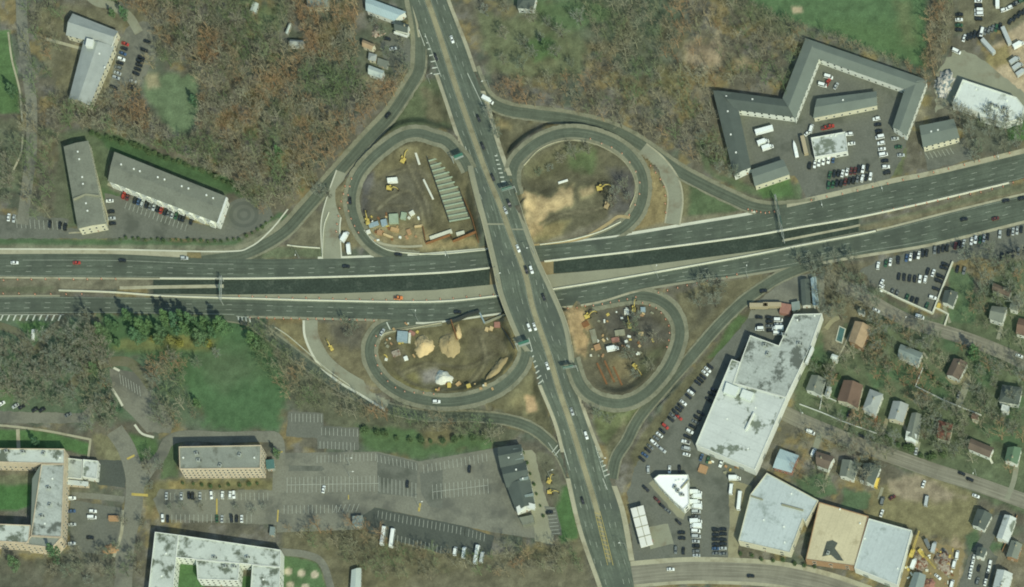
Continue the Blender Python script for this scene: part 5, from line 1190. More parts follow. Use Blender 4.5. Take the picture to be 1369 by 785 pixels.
def cabin(mb, xb, xr, zb, zr, wb, wr):
    """greenhouse: base from xb[0] to xb[1], roof from xr[0] to xr[1]; returns windscreen and rear window"""
    b = [(xb[0], -wb, zb), (xb[1], -wb, zb), (xb[1], wb, zb), (xb[0], wb, zb)]; t = [(xr[0], -wr, zr), (xr[1], -wr, zr), (xr[1], wr, zr), (xr[0], wr, zr)]
    mb.add(b+t, [(0, 1, 5, 4), (2, 3, 7, 6)], 1); mb.add(b+t, [(1, 2, 6, 5), (3, 0, 4, 7)], 0)
    z2 = zr+.06; rt = [(xr[0]+.05, -wr+.06, z2), (xr[1]-.05, -wr+.06, z2), (xr[1]-.05, wr-.06, z2), (xr[0]+.05, wr-.06, z2)]
    mb.add(t+rt, [(4, 5, 6, 7), (0, 1, 5, 4), (1, 2, 6, 5), (2, 3, 7, 6), (3, 0, 4, 7)], 0)
    def pane(a, b_, c, d, sx):
        P = [Vector(p) for p in (a, b_, c, d)]; c0 = sum(P, Vector())/4; P = [c0+(p-c0)*.92 for p in P]; o = Vector((sx*.03, 0, .02))
        return MB().add([p+o for p in P]+[p-o*.3 for p in P], [(0, 1, 2, 3), (7, 6, 5, 4), (0, 4, 5, 1), (1, 5, 6, 2), (2, 6, 7, 3), (3, 7, 4, 0)])
    return pane(b[1], b[2], t[2], t[1], 1), pane(b[3], b[0], t[0], t[3], -1)
def vehicle(kind):
    mb = MB(); gl = {}
    if kind == 'car':
        loft(mb, [(-2.3, .72, .35, .72), (-2.2, .84, .25, .92), (-1.5, .89, .22, .98), (0, .9, .22, .95), (1.0, .9, .22, .93), (1.9, .86, .24, .82), (2.25, .74, .3, .66)])
        gl = cabin(mb, (-1.75, 1.05), (-1.05, .25), .94, 1.40, .78, .62); wheels(mb, (-1.4, 1.4), .88)
    elif kind == 'suv':
        loft(mb, [(-2.3, .8, .4, .95), (-2.25, .9, .3, 1.05), (-1, .94, .28, 1.08), (.9, .94, .28, 1.08), (1.9, .92, .3, 1.0), (2.3, .82, .35, .8)])
        gl = cabin(mb, (-2.2, 1.05), (-1.95, .35), 1.06, 1.68, .84, .72); wheels(mb, (-1.4, 1.45), .93, .36)
    elif kind == 'pickup':
        loft(mb, [(-2.7, .9, .4, 1.0), (-2.65, .95, .35, 1.02), (.9, .96, .32, 1.05), (2.2, .93, .35, 1.0), (2.6, .84, .4, .8)])
        gl = cabin(mb, (-.7, 1.1), (-.55, .5), 1.03, 1.75, .86, .74); mb.box((-1.7, 0, 1.03), (1.75, 1.5, .06), mi=3); wheels(mb, (-1.7, 1.7), .94, .38)
    elif kind == 'van':
        loft(mb, [(-2.7, .95, .4, 1.2), (-2.6, 1.0, .32, 1.3), (1.5, 1.0, .32, 1.3), (2.3, .96, .35, 1.05), (2.65, .84, .4, .85)])
        gl = cabin(mb, (-2.6, 2.0), (-2.5, 1.2), 1.28, 2.2, .94, .86); wheels(mb, (-1.7, 1.8), .98, .36)
    elif kind == 'truck':
        mb.box((-1.1, 0, 2.0), (5.0, 2.3, 2.5)); mb.box((-.4, 0, .7), (6.6, 1.0, .3), mi=3)
        loft(mb, [(1.5, 1.0, .5, 1.5), (2.7, 1.0, .5, 1.5), (3.3, .95, .5, 1.3), (3.5, .85, .55, 1.0)]); gl = cabin(mb, (1.5, 2.9), (1.55, 2.4), 1.45, 2.3, .95, .86); wheels(mb, (-2.2, 2.4), 1.0, .45)
    elif kind == 'bus':
        loft(mb, [(-5.6, 1.15, .4, 2.7), (-5.4, 1.22, .35, 2.9), (5.0, 1.22, .35, 2.9), (5.5, 1.15, .4, 2.6)]); mb.box((0, 0, 2.95), (8.5, 1.2, .14)); mb.box((-.2, 0, 2.0), (9.6, 2.50, .7), mi=1)
        gl = (MB().box((5.42, 0, 1.9), (.2, 2.0, .9)), MB().box((-5.55, 0, 2.0), (.12, 1.7, .7))); wheels(mb, (-3.5, 3.6), 1.2, .48)
    elif kind == 'minibus':
        loft(mb, [(-3.4, 1.0, .4, 2.3), (-3.3, 1.08, .35, 2.5), (2.4, 1.08, .35, 2.5), (2.9, 1.0, .4, 1.5), (3.5, .9, .45, 1.0)]); mb.box((-.4, 0, 1.85), (5.2, 2.24, .6), mi=1); mb.box((-1, 0, 2.55), (1.0, .8, .12))
        gl = (MB().box((2.66, 0, 1.85), (.3, 1.7, .7), ry=-.4), MB().box((-3.42, 0, 1.9), (.08, 1.5, .6))); wheels(mb, (-2.2, 2.2), 1.06, .4)
    elif kind == 'trailer':
        mb.box((-.3, 0, 2.35), (11.0, 2.45, 2.7)); mb.box((-.3, 0, .9), (10.4, 1.0, .25), mi=3); mb.box((4.0, .7, .5), (.15, .15, 1.0), mi=3); mb.box((4.0, -.7, .5), (.15, .15, 1.0), mi=3)
        for r_ in range(6): mb.box((-5+r_*1.9, 0, 3.72), (.08, 2.4, .05), mi=0)
        wheels(mb, (-4.4, -3.2), 1.15, .5)
    elif kind == 'boat_trailer':
        loft(mb, [(-4.6, .9, .8, 1.6), (-4.2, 1.15, .6, 1.8), (1, 1.2, .6, 1.9), (3.4, .8, .8, 2.0), (5.2, .1, 1.5, 2.1)]); mb.box((-.5, 0, 1.96), (3.2, 1.3, .35), taper=.8); mb.box((0, 0, .5), (9, .3, .2), mi=3); wheels(mb, (-1.4, -.5), 1.1, .34)
    body = fixn(mb.mesh('body', MATS)); out = [('body', body)]
    if gl: out += [('windscreen', fixn(gl[0].mesh('windscreen', 'car_glass'))), ('rear_window', fixn(gl[1].mesh('rear_window', 'car_glass')))]
    return out
VEH = {}
KINDN = {'car': ('parked_car', 'car', 'car'), 'suv': ('parked_car', 'estate car', 'car'), 'pickup': ('pickup_truck', 'pickup truck', 'pickup truck'), 'van': ('delivery_van', 'van', 'van'), 'truck': ('box_truck', 'box truck', 'truck'),
         'bus': ('bus', 'bus', 'bus'), 'minibus': ('minibus', 'minibus', 'minibus'), 'trailer': ('box_trailer', 'box trailer', 'trailer'), 'boat_trailer': ('boat_on_trailer', 'boat on a trailer', 'boat')}
def place(kind, col, loc, rz, label, group=None, name=None):
    if kind not in VEH: VEH[kind] = vehicle(kind)
    nm, _, cat = KINDN[kind]
    root = thing(name or nm, label, cat, loc, rz, group)
    for pn, me in VEH[kind]:
        o = link(pn, me, root)
        if pn == 'body':
            o.material_slots[0].link = 'OBJECT'; o.material_slots[0].material = MT['paint_'+PAINTS[col][0]]
    return root
ORD = 'first second third fourth fifth sixth seventh eighth ninth tenth eleventh twelfth thirteenth fourteenth fifteenth sixteenth seventeenth eighteenth nineteenth twentieth twenty-first twenty-second twenty-third twenty-fourth twenty-fifth twenty-sixth twenty-seventh twenty-eighth'.split()
KD = {'1': ('van', 'w'), '2': ('truck', 'w'), '3': ('pickup', 'w'), '4': ('pickup', 'g'), '5': ('van', 's')}
def row(desc, x0, y0, x1, y1, head, codes, group=None):
    n = len(codes); pos = [(x0+(x1-x0)*(i/(n-1) if n > 1 else .5), y0+(y1-y0)*(i/(n-1) if n > 1 else .5), c) for i, c in enumerate(codes) if c != '.']
    horiz = abs(x1-x0) >= abs(y1-y0); pos.sort(key=lambda p: p[0] if horiz else p[1]); side = 'left' if horiz else 'top'
    for i, (x, y, c) in enumerate(pos):
        if c in KD: kind, col = KD[c]
        elif c.isupper(): kind, col = 'suv', c.lower()
        else: kind, col = ('suv' if rnd.random() < .22 else 'car'), c
        a = R(head+rnd.uniform(-3, 3)+(180 if rnd.random() < .45 else 0))
        g_ = G(x+rnd.uniform(-.4, .4), y+rnd.uniform(-.7, .7))
        k = 'last' if i == len(pos)-1 and i > 0 else ORD[i]
        place(kind, col, (g_[0], g_[1], g_[2]+.12), a, f'{PAINTS[col][0]} {KINDN[kind][1]}, {k} from {side} in {desc}' if len(pos) > 1 else f'{PAINTS[col][0]} {KINDN[kind][1]} {desc}', group or 'cars parked in rows')
def one(kind, col, x, y, head, label, z=None, name=None, group=None):
    if z is None: p = G(x, y); p = (p[0], p[1], p[2]+.18)
    else: p = (*U(x, y, z), z)
    return place(kind, col, p, R(head), label, group, name)
row('the west row by the L shaped hall', 168, 60, 152, 118, -18, 'rkbWkgss.k')
row('the east row facing the L shaped hall', 197, 57, 175, 120, -18, 'k.k.kkkkk.skk')
row('the row below the white balconies', 166, 263, 256, 297, 72, 'rm.kbskgskrkgsnkk.k')
row('the short file beside the north south apartment block', 147, 269, 151, 300, 5, 'w.ksk')
row('the far left lot under bare trees', 12, 292, 88, 304, 82, 'ws......k.kk')
row('the row under the pale showroom', 1083, 222, 1114, 213, 78, 'KwwWwb')
row('the upper of the two motel yard rows', 1110, 235, 1160, 226, 78, 'nkkwwmmkWk')
row('the lower of the two motel yard rows', 1108, 249, 1164, 237, 78, 'nnkKmkkgWkW')
row('the east file of the motel yard', 1172, 160, 1186, 232, 8, 'Wkk1ww1kWk')
row('the pair right of the pale showroom', 1136, 181, 1138, 193, 5, 'ww')
row('the grassy corner by the motel east wing', 1197, 186, 1205, 208, 5, 'sns')
row('the left block on the grassy upper yard', 1308, 2, 1309, 27, 0, 'wk11k')
row('the separate block left of the grassy yard', 1283, 20, 1282, 41, 0, 'kwnk')
row('the curved row below the grassy yard', 1289, 52, 1337, 37, 72, 'wkkkk1gggnk')
row('the dark row right of the curved row', 1351, 29, 1369, 17, 55, 'kkkk')
row('the corner block at the top right edge', 1343, 15, 1366, 2, 20, 'wWkgn')
row('the long row along the highway fence', 1174, 356, 1321, 318, 80, 'w.nw.k.bwkwkk.gkkk.mks.wWnsk')
row('the right edge row by the highway fence', 1337, 314, 1366, 308, 82, 's.kssk')
row('the middle row of the highway side lot', 1202, 371, 1237, 374, 80, 'kkkkwW')
row('the pair right of the middle row', 1241, 363, 1248, 366, 70, 'kw')
row('the file along the white board fence', 1264, 354, 1247, 399, -16, 'kk.kk.k.W')
row('the lower row along the white fence', 1180, 386, 1239, 409, 68, 'w.gg.nkk.n')
row('the shady row at the right edge', 1340, 345, 1369, 336, 80, 'kkkgk')
row('the pair between the fence and the trees', 1280, 361, 1289, 363, 75, 'kg')
row('the long slanting row beside the southeastern slip road', 950, 491, 897, 561, -38, 'kwwkkk.kwk.wkkkgk')
row('the lower slanting row beside the southeastern slip road', 890, 571, 858, 614, -38, 'RkwGwgkbk')
row('the short second line below the red car', 880, 598, 886, 603, -38, 'ss')
row('the file against the stained warehouse', 955, 522, 919, 584, -28, 'kkk..kkgkWk')
row('the group southwest of the stained warehouse', 917, 592, 918, 609, -15, '35w')
row('the gap south of the stained warehouse', 938, 613, 965, 620, 68, 'bn.3')
row('the line north of the white triangular roof', 867, 628, 916, 628, 90, 'S...w.k.')
row('the long file east of the white triangular roof', 931, 660, 931, 744, 0, '2222542215skgs')
row('the dark file near the bottom street, west column', 957, 709, 957, 741, 0, 'kkkkbg')
row('the dark file near the bottom street, east column', 967, 709, 967, 741, 0, 'kkkksg')
row('the slanting file along the triangular forecourt', 864, 655, 907, 699, -40, 'k.mkg.k')
row('the pair above the corner of the bottom street', 911, 713, 912, 720, 0, 'kk')
row('the pair at the corner of the bottom street', 904, 736, 914, 737, 88, 'gk')
row('the left block above the stained warehouse', 1015, 425, 1016, 441, 0, 'k.k1')
row('the middle block above the stained warehouse', 1028, 425, 1030, 443, 0, 'kkgk')
row('the right block above the stained warehouse', 1041, 429, 1040, 447, 0, '1s21')
row('the small campus lot, left file', 97, 667, 97, 727, 3, 'w.b.s..w')
row('the small campus lot, middle file', 125, 684, 121, 719, 0, 'w1..k')
row('the row in front of the brick block', 223, 664, 313, 662, 90, 's...s.kk.s..W..W.WW')
row('the lower row in front of the brick block', 218, 694, 330, 694, 90, 'wk.........ns.kkw.')
row('the shaded road at the left edge', 3, 541, 92, 555, 30, 'w.sk.kk...g')
row('the pale block in the lorry park, left file', 1302, 747, 1297, 770, 75, 'wwww')
row('the pale block in the lorry park, right file', 1324, 755, 1318, 779, 75, 'wwkw')
row('the dark pair in the lorry park', 1309, 760, 1307, 778, 75, 'kg')
# single vehicles standing about
for a in [('trailer', 'w', 1023, 177, 15, 'long white box trailer at the west side of the motel yard'), ('truck', 'w', 1021, 192, 20, 'white box truck below the long white trailer'), ('truck', 'w', 1027, 199, 18, 'lower of two white box trucks side by side in motel yard'),
          ('boat_trailer', 'w', 1064, 202, 102, 'white boat on a trailer standing in the motel yard'), ('trailer', 't', 1076, 197, 103, 'pinkish tan box trailer beside the pale showroom'), ('pickup', 'r', 1104, 172, 10, 'red pickup, left of the red pair between annexe and showroom'), ('pickup', 'r', 1110, 170, 10, 'red pickup, right of the red pair between annexe and showroom'),
          ('van', 'w', 1100, 115, -15, 'white van left of the red truck in the northern motel corner'), ('pickup', 'r', 1107, 111, 60, 'red pickup among white vans in the northern motel corner'), ('van', 'w', 1108, 104, -15, 'white van above the red pickup in the northern motel corner'), ('car', 's', 1118, 116, 60, 'silver car right of the vans in the northern motel corner'),
          ('van', 'w', 1085, 173, 75, 'white van at the upper left corner of the pale showroom'), ('car', 'w', 1080, 179, 40, 'white car squeezed left of the pale showroom'),
          ('truck', 'w', 1334, 5, 90, 'white box truck standing upright in the upper yard'), ('trailer', 's', 1346, 52, -66, 'silver trailer right of the curved row of cars'), ('trailer', 's', 1322, 66, -48, 'silver trailer above the tan mound'), ('van', 'w', 1279, 70, -25, 'white van by the trees at the gravel yard entrance'),
          ('truck', 's', 1357, 83, 35, 'upper grey box truck on the tan dirt yard'), ('truck', 's', 1361, 91, 35, 'middle grey box truck on the tan dirt yard'), ('truck', 's', 1366, 99, 35, 'lower grey box truck on the tan dirt yard'), ('truck', 'w', 1362, 62, 30, 'white box truck at right edge above the tan dirt yard'),
          ('bus', 'w', 989, 671, 84, 'white bus beside the tan strip east of the car yard'), ('minibus', 'w', 978, 655, 84, 'white minibus left of the white bus'), ('truck', 'w', 983, 641, 0, 'white truck parked across above the minibus'),
          ('car', 'r', 908, 559, -38, 'maroon car alone below the slanting row'),
          ('bus', 'w', 513, 718, 82, 'white bus, left of the pair on the dark parking lot'), ('bus', 'w', 525, 721, 82, 'white bus, right of the pair on the dark parking lot'), ('van', 'w', 609, 738, 82, 'small white van at the southern edge of the dark lot'),
          ('minibus', 'w', 621, 740, 82, 'white minibus right of the small van on dark lot'), ('bus', 'w', 638, 743, 80, 'white bus at the right end of the dark lot'), ('minibus', 's', 645, 746, 80, 'silver minibus right of the white bus on dark lot'),
          ('car', 'k', 545, 648, 85, 'black car alone in the striped middle of the big car park'), ('car', 'w', 433, 655, 80, 'white car alone left of centre in the big car park'), ('car', 'k', 628, 628, 85, 'black car alone near the restaurant in the big car park'),
          ('car', 'k', 735, 686, 10, 'black car in the small lot beside the restaurant terrace'), ('truck', 'w', 1222, 755, 68, 'white box truck near the left side of the machinery yard'), ('van', 'w', 1280, 743, 80, 'white van at the top right of the machinery yard'), ('van', 'w', 1276, 755, 75, 'white van below another white van in the machinery yard'),
          ('car', 'w', 1254, 772, -40, 'white car beside the yellow crane foot'), ('truck', 'g', 1241, 731, -65, 'grey box truck at the top of the machinery yard'), ('truck', 's', 1249, 733, 75, 'silver box truck right of the grey one in machinery yard'), ('van', 'w', 1273, 782, 75, 'white van at the bottom of the machinery yard'),
          ('minibus', 'y', 1173, 647, 75, 'yellow minibus beside the charcoal roofed house'), ('van', 'g', 1180, 671, 75, 'grey van on grass beside the vacant dirt lot'), ('car', 'm', 1193, 666, 30, 'maroon car beside the grey van on the vacant lot'), ('car', 'w', 1179, 687, 70, 'white car at the corner of the tan warehouse roof'),
          ('minibus', 's', 1239, 671, 80, 'silver camper standing alone on the vacant dirt lot'), ('car', 'w', 1235, 648, 70, 'white car on the vacant lot near the street'), ('car', 's', 1225, 604, 80, 'silver car on the drive above the southern street'), ('car', 'w', 1305, 664, -20, 'white car at the kerb above the black roofed house'),
          ('van', 'w', 1084, 579, -22, 'white van at the kerb near the western end of the southern street'), ('van', 'w', 1088, 606, 65, 'white van beside the small grey roofed house'), ('car', 'k', 1152, 584, -22, 'black car at the kerb above the southern street'), ('car', 'k', 1135, 554, 72, 'black car on the drive of the brown and tan house'),
          ('van', 'w', 1230, 425, -15, 'white van on the northern residential street below the car lot'), ('car', 'w', 1172, 416, -25, 'white car near bushes below the car lot fence'), ('car', 'w', 1363, 477, -20, 'white car at the right edge on the northern street'),
          ('car', 'w', 1179, 379, 65, 'white car at the western corner of the fenced car lot'), ('car', 'g', 1282, 529, 70, 'grey car on the drive south of the white porch house'), ('car', 's', 1360, 411, 40, 'silver car among bare trees near the right edge'),
          ('car', 'k', 1286, 634, -20, 'black car at the upper kerb of southern street, left of pair'), ('car', 'k', 1297, 642, -20, 'black car at the upper kerb of southern street, right of pair'), ('car', 's', 526, 66, 10, 'silver car in the yard below the white porched house'), ('car', 'k', 518, 53, -10, 'black car left of the white porched house'),
          ('truck', 'w', 820, 468, 12, 'white box truck in the middle of the southeast worksite'), ('car', 'k', 1021, 390, 10, 'black car on the old yard above the pale trailer'), ('trailer', 't', 1016, 412, 0, 'western one of two pale trailers end to end beside red kiosk'), ('trailer', 't', 1034, 411, 0, 'eastern one of two pale trailers end to end beside red kiosk')]:
    one(*a[:5], a[5])
# vehicles on the roads
for k, c, x, y, h, lab in [('car', 'w', 20, 352, 0, 'white car on the northern carriageway near the left edge'), ('car', 'r', 103, 352, 0, 'red car on the northern carriageway below the apartments'), ('car', 'k', 164, 349, 0, 'black car on the northern carriageway below the apartments'), ('suv', 's', 247, 346, 0, 'silver car on the northern carriageway before the slip road'),
        ('car', 'k', 463, 357, 0, 'black car on the northern carriageway left of the bridge'), ('car', 'k', 612, 418, 0, 'black car on the southern carriageway just left of the bridge'), ('car', 'k', 1289, 294, 14, 'black car on the southern carriageway far right'), ('car', 'k', 1345, 269, 14, 'black car near the median at the far right'), ('car', 'k', 1366, 266, 14, 'black car cut by the right edge on the highway'),
        ('car', 'm', 1331, 293, 14, 'maroon car near the southern kerb at the far right'), ('pickup', 'o', 533, 399, 0, 'orange pickup on the shoulder beside the dark median roadway'), ('truck', 'w', 462, 318, 60, 'upper white truck on the western gravel worksite road'), ('truck', 'w', 467, 333, 95, 'lower white truck on the western gravel worksite road')]:
    one(k, c, x, y, h, lab, .24, 'car' if k in ('car', 'suv') else None, 'vehicles on the highway')
for k, c, x, y, h, lab in [('car', 'w', 604.7, 53.5, -72, 'white car on the arterial road near the top edge'), ('car', 'k', 583, 77, -70, 'black car beside the striped gore near the top'), ('car', 'k', 640, 159, -68, 'black car on the arterial beside the northeast verge'), ('car', 'k', 645.5, 196, -68, 'black car right of the median above the northern loops'),
        ('car', 'k', 659, 238, -68, 'black car close to the median between the northern loops'), ('suv', 'k', 681, 273, -66, 'black estate car at the north end of the bridge'), ('car', 's', 676, 282, -66, 'silver car at the north end of the bridge'), ('car', 'w', 693, 333, -68, 'white car in the middle of the bridge beside median'),
        ('suv', 'w', 710.7, 361.6, -72, 'white estate car on the bridge over the dark roadway'), ('suv', 'k', 704, 362, -72, 'black estate car beside a white one on bridge'), ('car', 'k', 727, 398, -68, 'black car at the south end of the bridge'), ('suv', 'w', 707.7, 438.7, -70, 'left of two white cars side by side below the bridge'),
        ('car', 'w', 715, 437.5, -70, 'right of two white cars side by side below the bridge'), ('car', 'w', 732, 490, -70, 'white car below the southwest striped gore'), ('car', 's', 765, 551, -72, 'silver car beside the median near the southeast loop'), ('suv', 'w', 784, 583, -72, 'white estate car nearing the southeast slip road'), ('car', 'k', 779, 670, -72, 'black car near the median towards the bottom edge')]:
    one(k, c, x, y, h, lab, float(zart(y))+.26, 'car', 'vehicles on the arterial road')
for k, c, x, y, h, lab in [('truck', 'w', 653, 136, -28, 'white truck entering the northeast slip road'), ('car', 'k', 519, 155, 50, 'black car on the northwest slip road'), ('car', 'k', 468.5, 269, 95, 'black car on the northwest loop'), ('car', 'k', 533, 341, -5, 'black car leaving the northwest loop onto the highway'),
        ('suv', 'w', 584, 538, 0, 'white estate car on the bottom of southwest loop'), ('car', 's', 511.5, 445, 60, 'silver car at the start of the southwest loop'), ('car', 'k', 1004, 771, 0, 'black car on the bottom street'), ('car', 'w', 897, 762, 0, 'white car on the bottom street near the corner')]:
    one(k, c, x, y, h, lab, None, 'car' if k in ('car', 'suv') else None, 'vehicles on the ramps and streets')

# ------------------------------------------------------------------ worksite machines and materials
def excavator(x, y, head, label, col='machine_yellow', boom=0, group='yellow machines on the worksites'):
    p = G(x, y); root = thing('excavator', label, 'excavator', (p[0], p[1], p[2]+.02), R(head), group); turn = rnd.uniform(-.9, .9); root.scale = (rnd.uniform(.78, 1.05),)*3
    if rnd.random() < .3 and col == 'machine_yellow' and 'tan' not in label: reach = .75
    else: reach = 1.0
    if 'tan excavator' in label: col = 'machine_tan'
    for s_ in (-1, 1):
        mb = MB(); mb.box((0, s_*1.05, .45), (3.6, .55, .7)); mb.bar((1.75, s_*1.05-.27, .45), (1.75, s_*1.05+.27, .45), .42, n=10); mb.bar((-1.75, s_*1.05-.27, .45), (-1.75, s_*1.05+.27, .45), .42, n=10)
        link('track', mb.mesh('track', 'machine_black'), root, None, turn)
    mb = MB(); mb.box((-.5, 0, 1.35), (3.3, 2.4, .9)).box((-1.6, 0, 1.7), (1.2, 2.4, .9), taper=.9); link('engine_deck', mb.mesh('engine_deck', col), root)
    mb = MB(); mb.box((.5, .75, 2.3), (1.4, .95, 1.5), mi=0, taper=.85).box((.5, .75, 3.1), (1.3, .9, .12), mi=1); link('cab', mb.mesh('cab', ['car_glass', col]), root)
    mb = MB(); mb.bar((.9, -.1, 1.7), (.9+2.5*reach, -.1, 4.0), .28, .26, 6).bar((.9+2.5*reach, -.1, 4.0), (.9+4.7*reach, -.1, 3.4), .26, .2, 6); link('boom', mb.mesh('boom', col), root)
    mb = MB(); mb.bar((.8+4.7*reach, -.1, 3.6), (1.9+4.7*reach, -.1, 1.1), .22, .14, 6); link('arm', mb.mesh('arm', col), root)
    mb = MB(); mb.box((1.8+4.7*reach, -.1, .65), (.9, 1.2, 1.0), taper=.7); link('bucket', mb.mesh('bucket', 'machine_black'), root)
    return root
excavator(540, 215, 62, 'yellow excavator with raised boom at the top of the northwest loop')
excavator(522, 253, -8, 'yellow excavator below the white container in the northwest loop')
excavator(803, 253, 12, 'yellow excavator on sand in the northeast loop')
excavator(812, 276, 65, 'tan excavator near the east side of the northeast loop')
excavator(443, 466, 120, 'yellow excavator beside the southwestern gravel worksite road')
excavator(850, 492, -52, 'yellow excavator with long boom low in the southeast loop')
excavator(842, 436, 100, 'yellow excavator right of centre in the southeast loop')
excavator(848, 414, 80, 'yellow excavator near the highway in the southeast loop')
excavator(786, 424, 25, 'yellow excavator at the northwest corner of southeast loop')
excavator(735, 644, 60, 'upper yellow excavator beside the restaurant')
excavator(736, 659, 0, 'lower yellow excavator beside the restaurant')
excavator(492, 297, 100, 'small yellow excavator at the lower left of the northwest loop')
def crane(x, y, head, label):
    p = G(x, y); root = thing('crane', label, 'crane', p, R(head), 'yellow machines on the worksites')
    mb = MB(); mb.box((-2, 0, 1.2), (5, 2.4, 1.2)).box((-3.4, 0, 2.0), (1.8, 2.3, .9)); link('carrier', mb.mesh('carrier', 'machine_yellow'), root)
    mb = MB(); mb.box((.8, .7, 2.1), (1.6, .9, 1.4), taper=.85); link('cab', mb.mesh('cab', 'car_glass'), root)
    mb = MB()
    for u, v_ in ((-.45, 0), (.45, 0), (-.45, .8), (.45, .8)): mb.bar((-1, u, 2.4+v_), (11.5, u*.6, 3.2+v_*.6), .12, n=4)
    for k in range(12):
        t0 = k/12; t1 = (k+1)/12; s_ = 1 if k % 2 else -1
        mb.bar((-1+12.5*t0, -.45*s_, 2.9+.8*t0), (-1+12.5*t1, .45*s_, 2.9+.8*t1), .08, n=4)
    link('lattice_boom', mb.mesh('lattice_boom', 'machine_yellow'), root)
    mb = MB()
    for xw in (-3.6, -2.4, -.6): 
        for s_ in (-1, 1): mb.bar((xw, s_*.9, .5), (xw, s_*1.25, .5), .5, n=10)
    link('wheel_set', mb.mesh('wheel_set', 'tyre'), root)
crane(1235, 744, -50, 'long yellow lattice crane in the cluttered machinery yard')
crane(1221, 737, 70, 'short yellow crane at the northwest corner of the machinery yard')
# shored trench with cross struts
tr = thing('shored_trench', 'long shored trench with pale cross struts beside the arterial road', 'trench shoring', (*U(597, 248), 0)); off = tr.location
Lp = [(568, 202), (581, 240), (594, 277), (600.5, 296)]; Rp_ = [(594, 194), (607, 232), (620, 270), (628, 291)]
for P in (Lp, Rp_):
    mb = MB(); sweep(mb, [(*U(x, y, .8), 0) for x, y in smooth_line(P, 5)], [(-.25, -.1), (.25, -.1), (.25, 1.5), (-.25, 1.5)]); link('sheet_pile_wall', fixn(mb.mesh('sheet_pile_wall', 'dark_metal', off)), tr)
la, ra = smooth_line(Lp, 5, 14), smooth_line(Rp_, 5, 14)
for a, b_ in zip(la, ra):
    pa = U(a[0], a[1], 1.3); pb = U(b_[0], b_[1], 1.3); mb = MB(); sweep(mb, [(*pa, 1.0), (*pb, 1.0)], [(-.38, 0), (.38, 0), (.38, .5), (-.38, .5)]); link('strut', fixn(mb.mesh('strut', 'green_tarp', off)), tr)
LIFT[0] = .5
lot('gravel_bed', [(569, 203), (594, 195), (620, 271), (628, 290), (601, 296), (594, 276)], 'gravel_road', .3)
def pilewall(label, pts, h=1.6, m='rust', t=.35, name='sheet_pile_wall', cat='pile wall'):
    walled(name, label, cat, pts, [(-t/2, -.3), (t/2, -.3), (t/2, h), (-t/2, h)], m, smooth_=False)
pilewall('brown L shaped sheet pile wall round the western pit', [(566, 304), (570, 327), (603, 315), (606, 324), (637, 311)], 2.0)
pilewall('brown sheet pile wall between trench and road', [(621, 268), (632, 294), (640, 325)], 1.8)
pilewall('dark steel formwork wall along the highway verge below the bridge', [(598, 433), (612, 429), (628, 422), (642, 418)], 2.4, 'dark_metal', 1.2, 'formwork_wall', 'formwork')
pilewall('low concrete formwork wall at the corner under the bridge', [(648, 433), (664, 426), (676, 422)], 1.2, 'dull_concrete', .9, 'formwork_wall', 'formwork')
pilewall('brown sheet pile wall slanting across the sand piles', [(604, 430), (612, 455)], 2.6, 'rust', .5)
pilewall('dark retaining formwork beside the bridge in the southwest loop', [(672, 440), (680, 452), (688, 467)], 1.8, 'dark_metal', .6, 'formwork_wall', 'formwork')
def block(name, label, cat, x, y, d, head, m, group=None, lift=0.0, ribs=0):
    p = G(x, y); mb = MB(); mb.box((0, 0, d[2]/2+.08), d); mb.box((0, 0, .06), (d[0]*.92, d[1]*.8, .12))
    for k in range(ribs): mb.box((-d[0]/2+d[0]*(k+.5)/ribs, 0, d[2]+.1), (.12, d[1]*.98, .08))
    o = link(name, mb.mesh(name, m), None, (p[0], p[1], p[2]+lift), R(head)); return tag(o, label, cat, group)
block('container', 'white container above the yellow excavator in the northwest loop', 'container', 525.5, 243, (6, 2.4, 2.5), 5, 'white_box', ribs=6)
block('container', 'orange container at the east side of the small campus lot', 'container', 153, 694.5, (6, 2.6, 2.4), 0, 'orange_box', ribs=6)
block('container', 'yellow container in the corner of the white board fence', 'container', 1255, 410, (3.0, 1.8, 1.6), 70, 'machine_yellow', ribs=3)
block('concrete_beam', 'white precast beam lying left of the shored trench top', 'beam', 558, 211, (9, 1.3, 1.2), -72, 'pale_stone')
block('concrete_beam', 'long white precast beam lying left of the shored trench middle', 'beam', 573, 254, (13, 1.1, 1.1), -64, 'pale_stone')
block('concrete_beam', 'white precast beam in the brown walled western pit', 'beam', 590, 315, (14, 2.0, 1.4), 19, 'pale_concrete', ribs=8)
block('concrete_beam', 'short white precast beam in the eastern pit under the trench', 'beam', 616, 313, (5, 2.0, 1.2), 15, 'pale_concrete', ribs=3)
block('concrete_beam', 'white pipe lying on the sand in the northeast loop', 'beam', 753, 243.5, (6, .9, .9), 17, 'white_box')
block('concrete_beam', 'tan beam beside the orange pile in the northwest loop', 'beam', 519, 316, (6, 1.2, .9), -22, 'sand')
block('concrete_beam', 'tan beam above the brown walled pit', 'beam', 560, 303, (5, 1.0, .9), 8, 'sand')
block('steel_girder', 'pale steel girder standing by the highway verge below the bridge', 'girder', 644.5, 425, (8, .8, 1.2), -65, 'blue_tarp')
